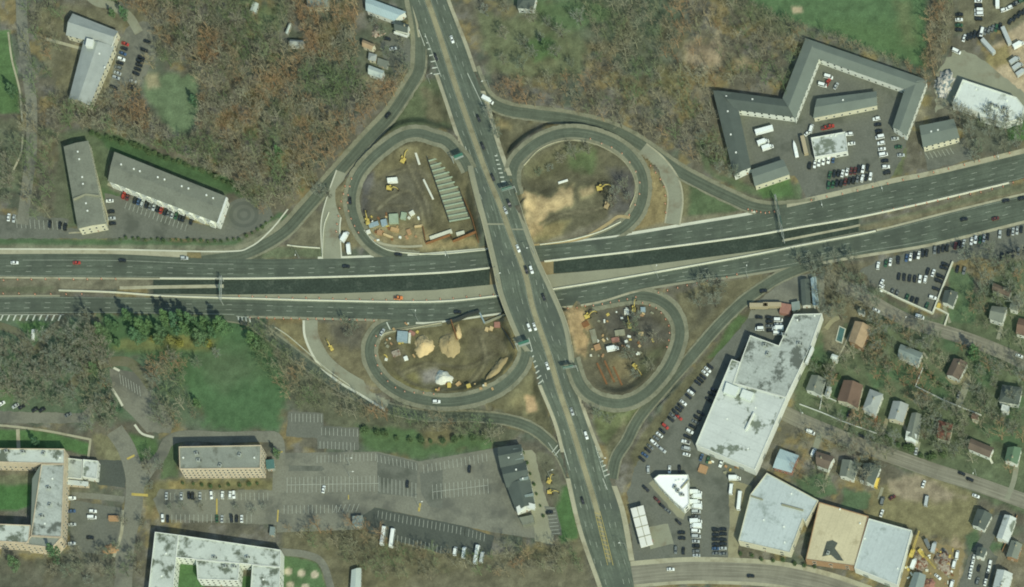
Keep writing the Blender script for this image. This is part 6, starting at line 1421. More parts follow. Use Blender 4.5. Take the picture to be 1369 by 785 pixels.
for i, (x, y, d, h, m, lab) in enumerate([(527, 294, (5.5, 5.5, 1.8), 3, 'green_tarp', 'pale green tarpaulin stack in the northwest loop'), (500, 301, (6, 2.2, 1.2), 18, 'blue_tarp', 'blue grey sheet stack in the northwest loop'), (514, 299, (3.6, 3.6, 1.6), 12, 'blue_tarp', 'blue grey pallet stack left of the green tarpaulin'),
        (540, 290, (3.2, 4.2, 1.4), -10, 'green_tarp', 'small pale stack right of the green tarpaulin'), (551, 286, (3, 2.4, 1.2), 30, 'pale_stone', 'pale rubble stack near the pit in the northwest loop'), (508, 312, (3, 2.6, 1.4), -10, 'orange_box', 'orange pallet at the bottom of northwest loop'), (528, 308, (5, 2.4, 1.0), -15, 'timber', 'tan timber stack below the green tarpaulin'),
        (547, 311, (2.4, 3.2, 1.0), 20, 'orange_box', 'small orange stack near the brown pit'), (493, 311, (2.4, 2.0, 1.2), 20, 'pale_stone', 'pale block near the loop curve in the northwest worksite'),
        (539, 452, (6, 6.2, 2.4), 86, 'blue_tarp', 'blue grey site cabin at the left of the southwest loop'), (548, 453, (5.8, 1.2, 1.4), 86, 'pale_stone', 'pale plank stack beside the blue grey site cabin'), (665, 435, (3.6, 3.2, 1.0), 0, 'red_tarp', 'orange red pallet near the bridge in the southwest loop'),
        (530, 473, (5, 3.4, .9), 20, 'scrap', 'mixed red and white rubble left in southwest loop'), (543, 480, (2.4, 2.2, 1.2), 20, 'white_box', 'white crate beside mixed rubble in southwest loop'), (551, 446, (3.6, 2.2, 1.1), -30, 'red_tarp', 'red brick stack beside the blue grey site cabin'), (651, 441, (2.0, 2.4, .8), -20, 'sand', 'tan frame, left of two near the bridge'), (657, 440, (2.0, 2.4, .8), -20, 'sand', 'tan frame, right of two near the bridge'),
        (601, 516, (2.2, 3.0, 1.2), 0, 'machine_yellow', 'yellow crate below the white stone pile'), (627, 517, (2.6, 2.2, 1.2), 20, 'machine_yellow', 'yellow crate right of the white stone pile'), (613, 514, (3, 2, .9), 40, 'timber', 'timber stack right of the white stone pile'),
        (823, 455, (4.6, 2.6, 1.0), 10, 'red_tarp', 'red pallet above the white truck in southeast loop'), (829, 446, (6, 3.2, 1.4), 8, 'dull_concrete', 'grey slab stack in the southeast loop'), (799, 465, (3.8, 3.0, 1.2), 20, 'orange_box', 'orange stack left of white truck in southeast loop'), (794, 450, (3.4, 8, .8), 15, 'gravel_road', 'long grey slab stack in the southeast loop'),
        (857, 447, (3, 2, 1.0), 0, 'sand', 'tan crate right of centre in southeast loop'), (838, 418, (2.8, 3.2, 1.2), 0, 'pale_stone', 'pale crate near the top of southeast loop'), (860, 415, (2.8, 2.6, 1.4), 0, 'blue_tarp', 'blue grey crate near the top of southeast loop'), (805, 500, (1.0, 14, .7), 25, 'rust', 'left of three rusty girders low in southeast loop'),
        (815, 497, (1.0, 14, .7), 25, 'rust', 'middle of three rusty girders low in southeast loop'), (826, 503, (1.0, 12, .7), 25, 'rust', 'right of three rusty girders low in southeast loop'), (783, 434, (4, 3, .9), 30, 'rust', 'rusty pile by the tan bank in southeast loop'),
        (1051, 416, (6.5, 6, 3.0), -10, 'red_tarp', 'red roofed kiosk between the pale trailer and stained warehouse'), (940, 628, (5, 4.6, 1.2), -20, 'orange_box', 'orange pallet pile at the southwest foot of the stained warehouse')]):
    block('material_stack' if 'cabin' not in lab and 'kiosk' not in lab else 'site_cabin', lab, 'stack' if 'cabin' not in lab and 'kiosk' not in lab else 'cabin', x, y, d, h, m, 'materials on the worksites', ribs=3 if d[0] > 3 else 0)
block('container', 'slim white container on the grass wedge at the left edge', 'container', 45, 449, (6, 1.6, 1.6), 88, 'white_box', ribs=4)
def clutter(label, P, n, group):
    k = 0
    while k < n:
        x = rnd.uniform(min(p[0] for p in P), max(p[0] for p in P)); y = rnd.uniform(min(p[1] for p in P), max(p[1] for p in P)); k += 1
        block('supply_pile', label, 'pallet', x, y, (rnd.uniform(.8, 2.2), rnd.uniform(.6, 1.6), rnd.uniform(.4, .9)), rnd.uniform(0, 180), rnd.choice(('timber', 'pale_stone', 'rust', 'orange_box', 'dull_concrete', 'sand', 'white_box', 'machine_yellow')), group, ribs=2)
clutter('small pallet of building material on the southeast loop worksite', [(790, 412), (880, 412), (880, 480), (790, 480)], 34, 'pallets in the southeast loop')
clutter('small pallet of building material at the foot of the northwest loop', [(492, 285), (565, 285), (565, 322), (500, 322)], 22, 'pallets in the northwest loop')
clutter('small pallet of building material on the southwest loop worksite', [(520, 432), (560, 432), (560, 484), (512, 484)], 20, 'pallets in the southwest loop')
clutter('small pallet of building material low in the southwest loop', [(565, 512), (660, 512), (660, 524), (565, 524)], 12, 'pallets low in the southwest loop')
clutter('odd machinery part in the cluttered bottom right yard', [(1206, 735), (1275, 735), (1275, 785), (1206, 785)], 36, 'machinery parts in the yard')
clutter('small pallet of stores at the foot of the stained warehouse', [(935, 612), (1000, 640), (1000, 640), (940, 625)], 10, 'pallets by the stained warehouse')
def pile(label, x, y, rx, ry, h, m, rz=0, name='sand_pile', cat='pile', rough=.18):
    p = G(x, y); vs = []; fs = []; nr, na = 9, 26
    for i in range(nr+1):
        r = i/nr
        for j in range(na):
            a = 2*math.pi*j/na; k = 1+rough*(rnd.random()-.5)*2*(r > .1)+.12*math.sin(3*a+x)
            zz = h*max(0, (1-r**1.15))*(1+rough*(rnd.random()-.5))-.25*(r > .98)
            vs.append((rx*r*k*math.cos(a), ry*r*k*math.sin(a), zz))
    for i in range(nr):
        for j in range(na): fs.append((i*na+j, (i+1)*na+j, (i+1)*na+(j+1) % na, i*na+(j+1) % na))
    mb = MB(); mb.add(vs, fs); o = link(name, fixn(mb.mesh(name, m, smooth=True)), None, p, R(rz)); return tag(o, label, cat)
pile('round pale sand pile at the top left of the southwest loop', 567, 463, 6.0, 6.4, 3.6, 'sand')
pile('long tan sand pile in the middle of the southwest loop', 602, 461, 6.4, 8.2, 3.4, 'tan_sand', 5)
pile('small sand pile against the brown slanting pile wall', 612, 445, 2.2, 5, 2.2, 'sand')
pile('white stone pile low in the southwest loop', 593, 506, 5.4, 4.8, 2.8, 'pale_stone', name='stone_pile')
pile('crescent of tan soil at the right of southwest loop', 666, 495, 8.5, 4.0, 2.0, 'tan_sand', 52, name='soil_pile')
pile('colourful scrap heap between the field hedge and white warehouse', 1262, 112, 5.5, 9, 2.6, 'scrap_pale', -18, 'scrap_heap', 'scrap heap', .35)
pile('red orange scrap heap at the bottom of the machinery yard', 1243, 783, 4, 5, 1.8, 'red_tarp', 0, 'scrap_heap', 'scrap heap', .3)
pile('rusty scrap heap left in the machinery yard', 1228, 752, 5, 6, 1.6, 'scrap', 0, 'scrap_heap', 'scrap heap', .3)
pile('brown scrap heap in the middle of the machinery yard', 1262, 752, 5, 8, 1.4, 'scrap', 20, 'scrap_heap', 'scrap heap', .3)
pile('brick rubble heap on the small campus lot corner', 147, 735, 4.5, 3.2, 1.2, 'orange_box', 0, 'rubble_heap', 'rubble', .35)
pile('brush and rubble heap at the back of the house above the small sheds', 505, 42, 4, 4, 1.2, 'scrap', 0, 'rubble_heap', 'rubble', .35)

# ------------------------------------------------------------------ signs, lamps, barrels
def gantry(label, a, b_, h=6.5, panels=((.25, 5, 0), (.62, 5, 0))):
    A = Vector((*U(*a, 0), 0)); B = Vector((*U(*b_, 0), 0)); d = (B-A).normalized(); n = Vector((-d.y, d.x, 0)); L = (B-A).length
    root = thing('sign_gantry', label, 'gantry', A); zz = Vector((0, 0, 1))
    for q in (A, B):
        mb = MB(); mb.bar(q-A, q-A+zz*h, .28, .22, 8); link('post', mb.mesh('post', 'steel'), root)
    mb = MB(); o = zz*h
    for u, v_ in ((-.45, 0), (.45, 0), (-.45, .9), (.45, .9)): mb.bar(o+n*u+zz*v_, B-A+o+n*u+zz*v_, .11, n=5)
    k = int(L/1.2)
    for i in range(k):
        s_ = 1 if i % 2 else -1; mb.bar(o+d*(L*i/k)+n*.45*s_, o+d*(L*(i+1)/k)-n*.45*s_, .06, n=4); mb.bar(o+d*(L*i/k)+n*.45+zz*.9*(i % 2), o+d*(L*(i+1)/k)+n*.45+zz*.9*((i+1) % 2), .06, n=4)
    link('truss', mb.mesh('truss', 'steel'), root)
    for t, wd, s_ in panels:
        mb = MB(); c = o+d*(L*t)+n*(.65 if s_ == 0 else -.65)+zz*.5; rz = math.atan2(d.y, d.x); mb.box(c, (wd, .12, 2.6), rz); link('sign_panel', mb.mesh('sign_panel', 'sign_green'), root)
    return root
gantry('long sign gantry over the northern carriageway near the motel', (1038, 268), (1049, 325))
gantry('sign gantry over the dark median roadway by the evergreen row', (299, 376), (298.5, 408), 6.0, ((.5, 4.5, 1),))
def cantilever(label, x, y, z0, arm, head, h=6.2):
    p = U(x, y, z0); root = thing('overhead_sign', label, 'road sign', (*p, z0), R(head), 'overhead signs at the loop exits')
    mb = MB(); mb.bar((0, 0, 0), (0, 0, h+1.6), .26, .2, 8); link('post', mb.mesh('post', 'steel'), root)
    mb = MB(); mb.bar((0, 0, h), (arm, 0, h), .16, .12, 6).bar((0, 0, h+1.4), (arm, 0, h+1.4), .16, .12, 6); link('arm', mb.mesh('arm', 'steel'), root)
    mb = MB(); mb.box((arm*.6, -.3, h+.7), (arm*.8, .14, 2.8)); link('sign_panel', mb.mesh('sign_panel', 'sign_green'), root)
    mb = MB(); mb.box((arm*.6, -.9, h-.8), (arm*.8, 1.0, .08)); link('walkway', mb.mesh('walkway', 'steel'), root)
cantilever('overhead exit sign at the northwest loop exit', 607, 219, 5.2, 7, 22)
cantilever('overhead exit sign at the northeast loop entry', 691, 258, 6.4, 8, 196)
cantilever('overhead exit sign at the southwest loop exit', 692, 468, 6.0, 8.5, 18)
cantilever('overhead exit sign at the southeast loop exit', 773, 497, 5.6, 8, 190)
LAMPB = MB().bar((0, 0, 0), (0, 0, 9), .14, .09, 8).mesh('pole', 'steel'); LAMPA = MB().bar((0, 0, 9), (2.6, 0, 9.5), .06, .05, 6).mesh('arm', 'steel'); LAMPH = MB().box((3.0, 0, 9.5), (1.0, .4, .2), taper=.8).mesh('lamp_head', 'white_box')
def lamp(x, y, head, label, z=None):
    p = G(x, y) if z is None else (*U(x, y, z), z); root = thing('street_lamp', label, 'street lamp', p, R(head), 'street lamps')
    link('pole', LAMPB, root); link('arm', LAMPA, root); link('lamp_head', LAMPH, root)
for a in [(1100, 278, -80, 'highway lamp in front of the motel car yard'), (1180, 256, -80, 'highway lamp right of the motel car yard'), (1335, 214, -80, 'highway lamp below the white warehouse'), (880, 372, 80, 'highway lamp above the southeast loop'), (1000, 372, 80, 'highway lamp at the start of the southeast slip road'),
          (575, 112, 20, 'street lamp on the northwest grass gore'), (655, 118, 200, 'street lamp beside the northeast slip road entry'), (600, 345, -90, 'street lamp on the verge below the walled pits'), (400, 345, -90, 'highway lamp at the grass corner of the northwest slip road'), (806, 622, 0, 'street lamp at the foot of southeast slip road'),
          (838, 735, 180, 'street lamp at the corner of the bottom street'), (560, 432, 90, 'highway lamp beside the start of southwest loop'), (736, 640, 20, 'street lamp between restaurant and arterial road'), (1072, 556, -60, 'street lamp at the west end of the southern street'), (1210, 440, 60, 'street lamp on the northern residential street'),
          (1305, 636, -110, 'street lamp on the lower right kerb of southern street'), (470, 640, 0, 'lamp post left in the big striped car park'), (468, 622, 0, 'lamp post on the grass island of the big car park'), (562, 680, 0, 'lamp post beside the yellow marking in the big car park')]:
    lamp(*a)
for f, y, h_, lab in ((ar, 340, 200, 'street lamp on the east pavement of the bridge'), (al, 378, 20, 'street lamp on the west pavement of the bridge')):
    lamp(float(f(y))+(-2.5 if f is ar else 2.5), y, h_, lab, float(zart(y))+.3)
BAR = MB()
BAR.box((0, 0, .04), (.8, .8, .08), mi=2).bar((0, 0, .08), (0, 0, .42), .32, .29, 10).bar((0, 0, .42), (0, 0, .58), .29, .28, 10, mi=1).bar((0, 0, .58), (0, 0, .78), .28, .26, 10).bar((0, 0, .78), (0, 0, .92), .26, .25, 10, mi=1).bar((0, 0, .92), (0, 0, 1.05), .25, .22, 10).box((0, 0, 1.1), (.22, .06, .12))
BAR = BAR.mesh('traffic_drum', ['orange_plastic', 'barrel_white', 'tyre'])
def drums(where, pts, n, jit=.5):
    for p in smooth_line(pts, 5, n-1):
        g_ = G(p[0]+rnd.uniform(-jit, jit), p[1]+rnd.uniform(-jit, jit)); o = link('traffic_drum', BAR, None, (g_[0], g_[1], g_[2]+.14)); o.scale = (1.1,)*3
        tag(o, f'small orange and white traffic drum in the line {where}', 'traffic drum', f'drums {where}')
drums('along the grassy western median', [(5, 375), (80, 374), (155, 374)], 9); drums('at the left highway median edge', [(5, 393), (60, 394), (110, 394)], 6)
drums('beside the dark median roadway', [(320, 397), (440, 400), (560, 402), (660, 395)], 20); drums('before the southwest loop', [(335, 426), (400, 427), (500, 429)], 16)
drums('along the tan eastern median', [(1180, 283), (1260, 268), (1330, 253), (1369, 240)], 14); drums('at the northeast slip road nose', [(1000, 281), (1020, 285), (1035, 284)], 7)
drums('inside the northeast loop curve', [(790, 187), (830, 205), (852, 235), (855, 262), (842, 288)], 10); drums('inside the northwest loop curve', [(470, 240), (465, 270), (470, 295), (480, 312)], 8)
drums('inside the southwest loop curve', [(503, 450), (502, 475), (510, 500), (535, 522), (580, 528)], 11); drums('inside the southeast loop curve', [(850, 402), (880, 415), (895, 440), (892, 465)], 10)
drums('on the verge right of the bridge', [(760, 413), (800, 408), (850, 398)], 9); drums('beside the eastern gravel worksite road', [(870, 222), (888, 250), (890, 285)], 7)
drums('in front of the motel yard', [(1085, 268), (1140, 257), (1200, 243), (1260, 228), (1350, 205)], 14); drums('beside the western gravel worksite road', [(462, 250), (455, 275), (450, 310)], 7)
drums('above the southeast slip road', [(880, 392), (930, 380), (985, 368)], 9)

# ------------------------------------------------------------------ trees
def tq(p, q, r0, r1):                                 # a tapered three sided limb as quads
    p = np.array(p); q = np.array(q); d = q-p; d = d/(np.linalg.norm(d)+1e-9); u = np.cross(d, [.3, .5, .81]); u /= np.linalg.norm(u)+1e-9; v_ = np.cross(d, u); out = []
    ring = [u*math.cos(2.094*i)+v_*math.sin(2.094*i) for i in range(3)]
    for i in range(3):
        j = (i+1) % 3; out.append([p+ring[i]*r0, p+ring[j]*r0, q+ring[j]*r1, q+ring[i]*r1])
    return out
def tw(p, q, w0, w1, rg):
    p = np.array(p); q = np.array(q); d = q-p; d = d/(np.linalg.norm(d)+1e-9); u = np.cross(d, rg.normal(size=3)); u /= np.linalg.norm(u)+1e-9
    return [[p-u*w0, p+u*w0, q+u*w1, q-u*w1]]
def bare(seed, h, Rr, nl=10, ns=8, ntw=12, tww=.055, thick=1.0):
    rg = np.random.default_rng(seed); T = []; K = []
    j = np.array([rg.uniform(-.3, .3), rg.uniform(-.3, .3), h*.35]); top = np.array([j[0]+rg.uniform(-.6, .6), j[1]+rg.uniform(-.6, .6), h*.8])
    T += tq((0, 0, -.3), j, .30*h/12*thick, .22*h/12*thick); T += tq(j, top, .22*h/12*thick, .06*thick)
    for i in range(nl):
        z = .2+.8*(i/nl); b0 = j+(top-j)*z*.85 if i else j; az = i*2.4+rg.uniform(-.4, .4); el = rg.uniform(.35, .8)+.4*z; L = Rr*rg.uniform(.75, 1.1)*(1.15-.45*z)
        d = np.array([math.cos(az)*math.cos(el), math.sin(az)*math.cos(el), math.sin(el)]); m1 = b0+d*L*.55; d2 = d+np.array([rg.uniform(-.2, .2), rg.uniform(-.2, .2), .25]); e = m1+d2*L*.55
        T += tq(b0, m1, .11*h/12*thick, .07*h/12*thick); T += tq(m1, e, .07*h/12*thick, .03*thick)
        for s_ in range(ns):
            t = .25+.75*(s_+rg.random())/ns; b1 = b0+(m1-b0)*min(1, t*2) if t < .5 else m1+(e-m1)*(t*2-1)
            ds = d+rg.normal(0, .55, 3); ds[2] = abs(ds[2])*.7+.1; ds /= np.linalg.norm(ds); L2 = Rr*rg.uniform(.22, .42); e2 = b1+ds*L2
            K += tw(b1, e2, .045, .02, rg)
            for k in range(ntw):
                t2 = rg.uniform(.2, 1); b2 = b1+(e2-b1)*t2; dt = ds+rg.normal(0, .6, 3); dt /= np.linalg.norm(dt); K += tw(b2, b2+dt*rg.uniform(.5, 1.3)*Rr/5, tww, tww*.4, rg)
    return np.array(T), np.array(K)
def quad_mesh(name, Q, m, tint=None, pale=None):
    me = bpy.data.meshes.new(name); n = len(Q); me.vertices.add(n*4); me.vertices.foreach_set('co', Q.reshape(-1).astype(np.float32)); set_quads(me, np.arange(n*4, dtype=np.int32).reshape(-1, 4))
    if tint is not None:
        at = me.attributes.new('tint', 'FLOAT', 'POINT'); at.data.foreach_set('value', np.repeat(tint, 4).astype(np.float32))
    if pale is not None:
        at = me.attributes.new('paleness', 'FLOAT', 'POINT'); at.data.foreach_set('value', np.repeat(pale, 4).astype(np.float32))
    me.materials.append(MT[m]); return me
BARE = []
for i in range(8):
    T, K = bare(20+i, 9.5+.8*i, 4.2+.35*i); BARE.append((quad_mesh('trunk', T, 'trunk_bark'), quad_mesh('crown', K, 'twig')))
def leafy(seed, h, Rr, n, kind):
    rg = np.random.default_rng(seed); Q = []
    nl = 16; cs = []
    for i in range(nl):
        t = (i+.5)/nl; z = h*(.16+.80*t); r = Rr*(1-t)**.8*rg.uniform(.55, 1.0) if kind == 'cone' else Rr*math.sqrt(max(0, 1-(2*t-1)**2))*rg.uniform(.4, .8); az = i*2.4
        cs.append((r*math.cos(az), r*math.sin(az), z, Rr*(.55 if kind == 'cone' else .5)*(1.1-.85*t if kind == 'cone' else 1)))
    for k in range(n):
        c = cs[int(rg.integers(nl))]; d = rg.normal(size=3); d /= np.linalg.norm(d); rr = c[3]*rg.uniform(.6, 1.1); p = np.array(c[:3])+d*rr*np.array([1, 1, .8])
        nrm = d+rg.normal(0, .6, 3); nrm /= np.linalg.norm(nrm); u = np.cross(nrm, rg.normal(size=3)); u /= np.linalg.norm(u); v_ = np.cross(nrm, u); s_ = rg.uniform(.14, .30)
        Q.append([p-u*s_-v_*s_*.6, p+u*s_-v_*s_*.6, p+u*s_*.6+v_*s_, p-u*s_*.6+v_*s_])
    T = tq((0, 0, -.3), (0, 0, h*.8), .25, .06)
    for c in cs[:10]: T += tq((0, 0, c[2]*.8), c[:3], .07, .03)
    return np.array(T), np.array(Q)
PINE = []
for i in range(5):
    T, K = leafy(60+i, 15+i*1.3, 3.2+.2*i, 2400, 'cone'); PINE.append((quad_mesh('trunk', T, 'trunk_bark'), quad_mesh('crown', K, 'needle')))
BUSH = []
for i in range(4):
    T, K = leafy(80+i, 2.4+.3*i, 1.5+.15*i, 420, 'round'); BUSH.append((quad_mesh('stem', T*np.array([.3, .3, 1]), 'trunk_bark'), quad_mesh('foliage', K, 'shrub_leaf')))
YEL = []
for i in range(2):
    T, K = leafy(90+i, 6, 3.0, 700, 'round'); YEL.append((quad_mesh('trunk', T, 'trunk_bark'), quad_mesh('crown', K, 'yellow_leaf')))
def tree(name, protos, x, y, sc_, label, cat, group, z=None):
    p = G(x, y); tm, cm = rnd.choice(protos); r = thing(name, label, cat, (p[0], p[1], p[2]), rnd.uniform(0, 6.28), group); r.scale = (sc_, sc_, sc_*rnd.uniform(.9, 1.1))
    link(tm.name.split('.')[0], tm, r); link(cm.name.split('.')[0], cm, r); return r
def inpoly(x, y, P):
    c = False
    for i in range(len(P)):
        a, b_ = P[i-1], P[i]
        if (a[1] > y) != (b_[1] > y) and x < (b_[0]-a[0])*(y-a[1])/(b_[1]-a[1])+a[0]: c = not c
    return c
PLACED = []
def scatter(P, n, dmin, avoid=()):
    xs = [p[0] for p in P]; ys_ = [p[1] for p in P]; out = []; k = 0
    while len(out) < n and k < n*60:
        k += 1; x = rnd.uniform(min(xs), max(xs)); y = rnd.uniform(min(ys_), max(ys_))
        if not inpoly(x, y, P) or any(inpoly(x, y, q) for q in avoid): continue
        if any((x-a)**2+(y-b_)**2 < dmin*dmin for a, b_ in PLACED[-400:]): continue
        PLACED.append((x, y)); out.append((x, y))
    return out
ZONES = [
 ([(806, 425), (880, 425), (892, 455), (870, 500), (845, 515), (835, 470)], 7, 14, 'bare tree inside the southeast loop', 'bare trees in the southeast loop', .85),
 ([(815, 225), (846, 230), (846, 280), (820, 285)], 4, 12, 'bare tree at the east end inside the northeast loop', 'bare trees at the east of the northeast loop', .8),
 ([(640, 140), (700, 158), (684, 190), (668, 200)], 3, 14, 'bare tree on the northeast verge beside arterial road', 'bare trees on the northeast verge', .7),
 ([(640, 5), (690, 12), (780, 30), (770, 95), (660, 100)], 14, 18, 'bare tree on the rough grass right of the northern arterial', 'bare trees on the northern rough grass', .8),
 ([(935, 185), (962, 190), (980, 235), (1000, 255), (960, 235)], 6, 12, 'bare tree between the northeast slip road and motel wing', 'bare trees by the motel wing', .8),
 ([(0, 466), (40, 470), (78, 450), (122, 432), (140, 470), (150, 492), (108, 498), (88, 520), (118, 545), (0, 540)], 58, 12, 'bare grey tree in the park beside the left hand driveway', 'bare trees in the western park', 1.05),
 ([(105, 500), (150, 500), (160, 575), (122, 580)], 10, 13, 'bare grey tree between the campus driveway and the slanting stalls', 'bare trees by the campus stalls', .9),
 ([(206, 500), (232, 540), (245, 575), (220, 575), (200, 530)], 7, 12, 'bare tree on the strip right of the slanting stalls', 'bare trees right of the stalls', .9),
 ([(228, 480), (340, 470), (345, 500), (262, 520)], 3, 18, 'bare tree standing on the green park lawn', 'bare trees on the lawn', .8),
 ([(0, 200), (28, 200), (30, 285), (0, 280)], 9, 13, 'bare grey tree at the far left above the small lot', 'bare trees at the far left', .95),
 ([(150, 735), (158, 700), (190, 700), (200, 710), (192, 785), (60, 785), (100, 745)], 16, 14, 'bare tree between the two campus buildings near the bottom', 'bare trees at the campus bottom', .9),
 ([(198, 610), (222, 612), (215, 650), (204, 670)], 4, 12, 'bare tree at the left end of the brick block', 'bare trees beside the brick block', .8),
 ([(215, 676), (360, 680), (360, 688), (215, 686)], 6, 14, 'bare tree on the island of the brick block car park', 'bare trees in the brick block lot', .6),
 ([(1090, 375), (1150, 372), (1175, 410), (1140, 425), (1105, 440), (1095, 420)], 14, 14, 'bare tree in scrub between the sheds and the highway side lot', 'bare trees by the sheds', .9),
 ([(1060, 352), (1150, 345), (1150, 358), (1095, 372)], 8, 12, 'bare tree on the verge above the dark storage shed', 'bare trees on the highway verge', .8),
 ([(1275, 340), (1369, 345), (1369, 420), (1300, 420), (1310, 380)], 14, 15, 'bare tree near the right edge around the brown cottage', 'bare trees near the right edge', .95),
 ([(1165, 430), (1260, 450), (1270, 475), (1240, 470), (1195, 465), (1190, 500), (1165, 500)], 14, 14, 'bare tree beside the blue grey roofed house', 'bare trees by the blue grey house', .9),
 ([(1090, 485), (1120, 500), (1110, 520), (1080, 500)], 3, 12, 'bare tree behind the western grey house', 'bare trees behind the grey house', .8),
 ([(1230, 535), (1300, 560), (1300, 590), (1280, 620), (1232, 590)], 16, 13, 'bare tree around the rusty red roofed house', 'bare trees by the red roof', .9),
 ([(1300, 500), (1369, 470), (1369, 590), (1330, 580), (1310, 550)], 14, 15, 'bare tree on the lawns near the dark blue roofed house', 'bare trees by the dark blue house', .95),
 ([(1100, 580), (1200, 610), (1160, 660), (1120, 600)], 9, 14, 'bare tree beside the grey houses south of the southern street', 'bare trees by the grey houses', .9),
 ([(1120, 560), (1210, 590), (1195, 604), (1125, 580)], 8, 13, 'bare tree overhanging the southern residential street', 'bare trees over the southern street', .9),
 ([(1275, 150), (1369, 165), (1369, 205), (1290, 222)], 16, 14, 'bare tree between the white warehouse and highway', 'bare trees below the white warehouse', .9),
 ([(735, 205), (800, 200), (790, 225), (700, 240)], 5, 13, 'bare tree inside the northeast loop', 'bare trees in the northeast loop', .8),
 ([(430, 252), (452, 256), (445, 280), (428, 272)], 2, 8, 'bare tree between the northwest slip road and gravel road', 'bare trees by the gravel road', 1.0),
 ([(925, 380), (975, 375), (955, 425), (930, 430)], 5, 13, 'bare tree in the gore of the southeast slip road', 'bare trees in the southeast gore', .8),
 ([(796, 548), (824, 548), (816, 575), (800, 572)], 2, 14, 'round bare shrub tree on the southeast grass triangle', 'bare trees on the southeast triangle', .7),
 ([(452, 432), (480, 432), (478, 455), (458, 455)], 3, 9, 'bare tree on the dirt left of the southwest loop', 'bare trees left of the southwest loop', .7),
 ([(495, 20), (530, 55), (552, 70), (545, 105), (520, 95), (510, 60)], 6, 12, 'bare tree in the yards beside the arterial road', 'bare trees in the northern yards', .8),
]
for P, n, dm, lab, grp, s_ in ZONES:
    for x, y in scatter(P, n, dm): tree('bare_tree', BARE, x, y, s_*rnd.uniform(.75, 1.15), lab, 'tree', grp)
for x, y in [(148, 425), (160, 430), (176, 424), (190, 432), (204, 424), (216, 434), (228, 424), (240, 430), (252, 438), (262, 428), (276, 424), (284, 436), (294, 428), (142, 440), (160, 446), (272, 448), (186, 448), (302, 436), (246, 420), (212, 446)]:
    tree('evergreen_tree', PINE, x+rnd.uniform(-2, 2), y+12+rnd.uniform(-4, 4), rnd.uniform(.6, 1.25), 'tall green evergreen in the row below the southern carriageway', 'tree', 'evergreens below the southern carriageway')
for x, y, s_, lab in [(342, 462, 1.0, 'dark evergreen above the park path, left of a pair'), (349, 470, .8, 'dark evergreen above the park path, right of a pair'), (1303, 478, 1.1, 'tall dark conifer beside the northern residential street'), (128, 498, .9, 'green evergreen at the end of the curved driveway'), (157, 552, .8, 'green evergreen beside the slanting stalls'),
        (152, 22, .6, 'small evergreen, left of a pair above the school hall'), (168, 24, .7, 'small evergreen, right of a pair above the school hall'), (19, 127, .8, 'round evergreen on the lawn at the far left'), (262, 140, .8, 'dark evergreen at the edge of the wood clearing'), (375, 210, .8, 'dark evergreen in the wood beside the apartments'),
        (50, 597, .6, 'small evergreen in front of the brick college building'), (76, 745, 1.0, 'evergreen at the corner of the brick college building'), (24, 760, .9, 'evergreen near the bottom left edge'), (1088, 488, .6, 'small evergreen in the garden behind the stained warehouse'), (730, 66, .6, 'small evergreen on the northern grass'), (265, 543, .6, 'evergreen between the lawn and slanting stalls'), (372, 610, .6, 'small evergreen by the brick block drive')]:
    tree('evergreen_tree', PINE, x, y, s_, lab, 'tree', 'single evergreens')
for i, (x, y) in enumerate([(206, 456), (242, 462), (280, 462), (230, 458)]):
    tree('yellowing_tree', YEL, x, y, rnd.uniform(.7, .95), 'low yellow green tree below the evergreen row', 'tree', 'yellowing trees')
def bushes(where, pts, n, s0=.7, s1=1.2, jit=2.5):
    for p in smooth_line(pts, 4, n-1): tree('shrub', BUSH, p[0]+rnd.uniform(-jit, jit), p[1]+rnd.uniform(-jit, jit), rnd.uniform(s0, s1), f'green shrub {where}', 'shrub', f'shrubs {where}')
bushes('in the hedge behind the balcony apartments', [(122, 180), (160, 190), (230, 215), (300, 243), (335, 262)], 34, .6, 1.0)
bushes('along the lower edge of the apartment court', [(160, 320), (230, 322), (310, 322), (345, 308), (362, 292)], 26, .4, .7, 1.5)
bushes('on the lawn around the white porch house', [(1238, 500), (1258, 515), (1268, 520)], 4); bushes('along the southern residential street', [(1190, 590), (1215, 600), (1240, 612), (1262, 610)], 8, .9, 1.5)
bushes('at the foot of the restaurant terrace', [(700, 606), (712, 640), (726, 690)], 7, .4, .7, 1); bushes('in the gardens behind the stained warehouse', [(1080, 480), (1100, 495), (1120, 505)], 6)
bushes('along the bottom street verge by the warehouses', [(990, 742), (1020, 748), (1055, 752), (1090, 760)], 8, .5, .9, 1.5); bushes('in front of the brick block', [(245, 648), (290, 650), (345, 648)], 9, .5, .9, 1.5)
bushes('on the southern edge of the worksite scrub', [(490, 575), (540, 590), (600, 590), (650, 585)], 12, .8, 1.3)

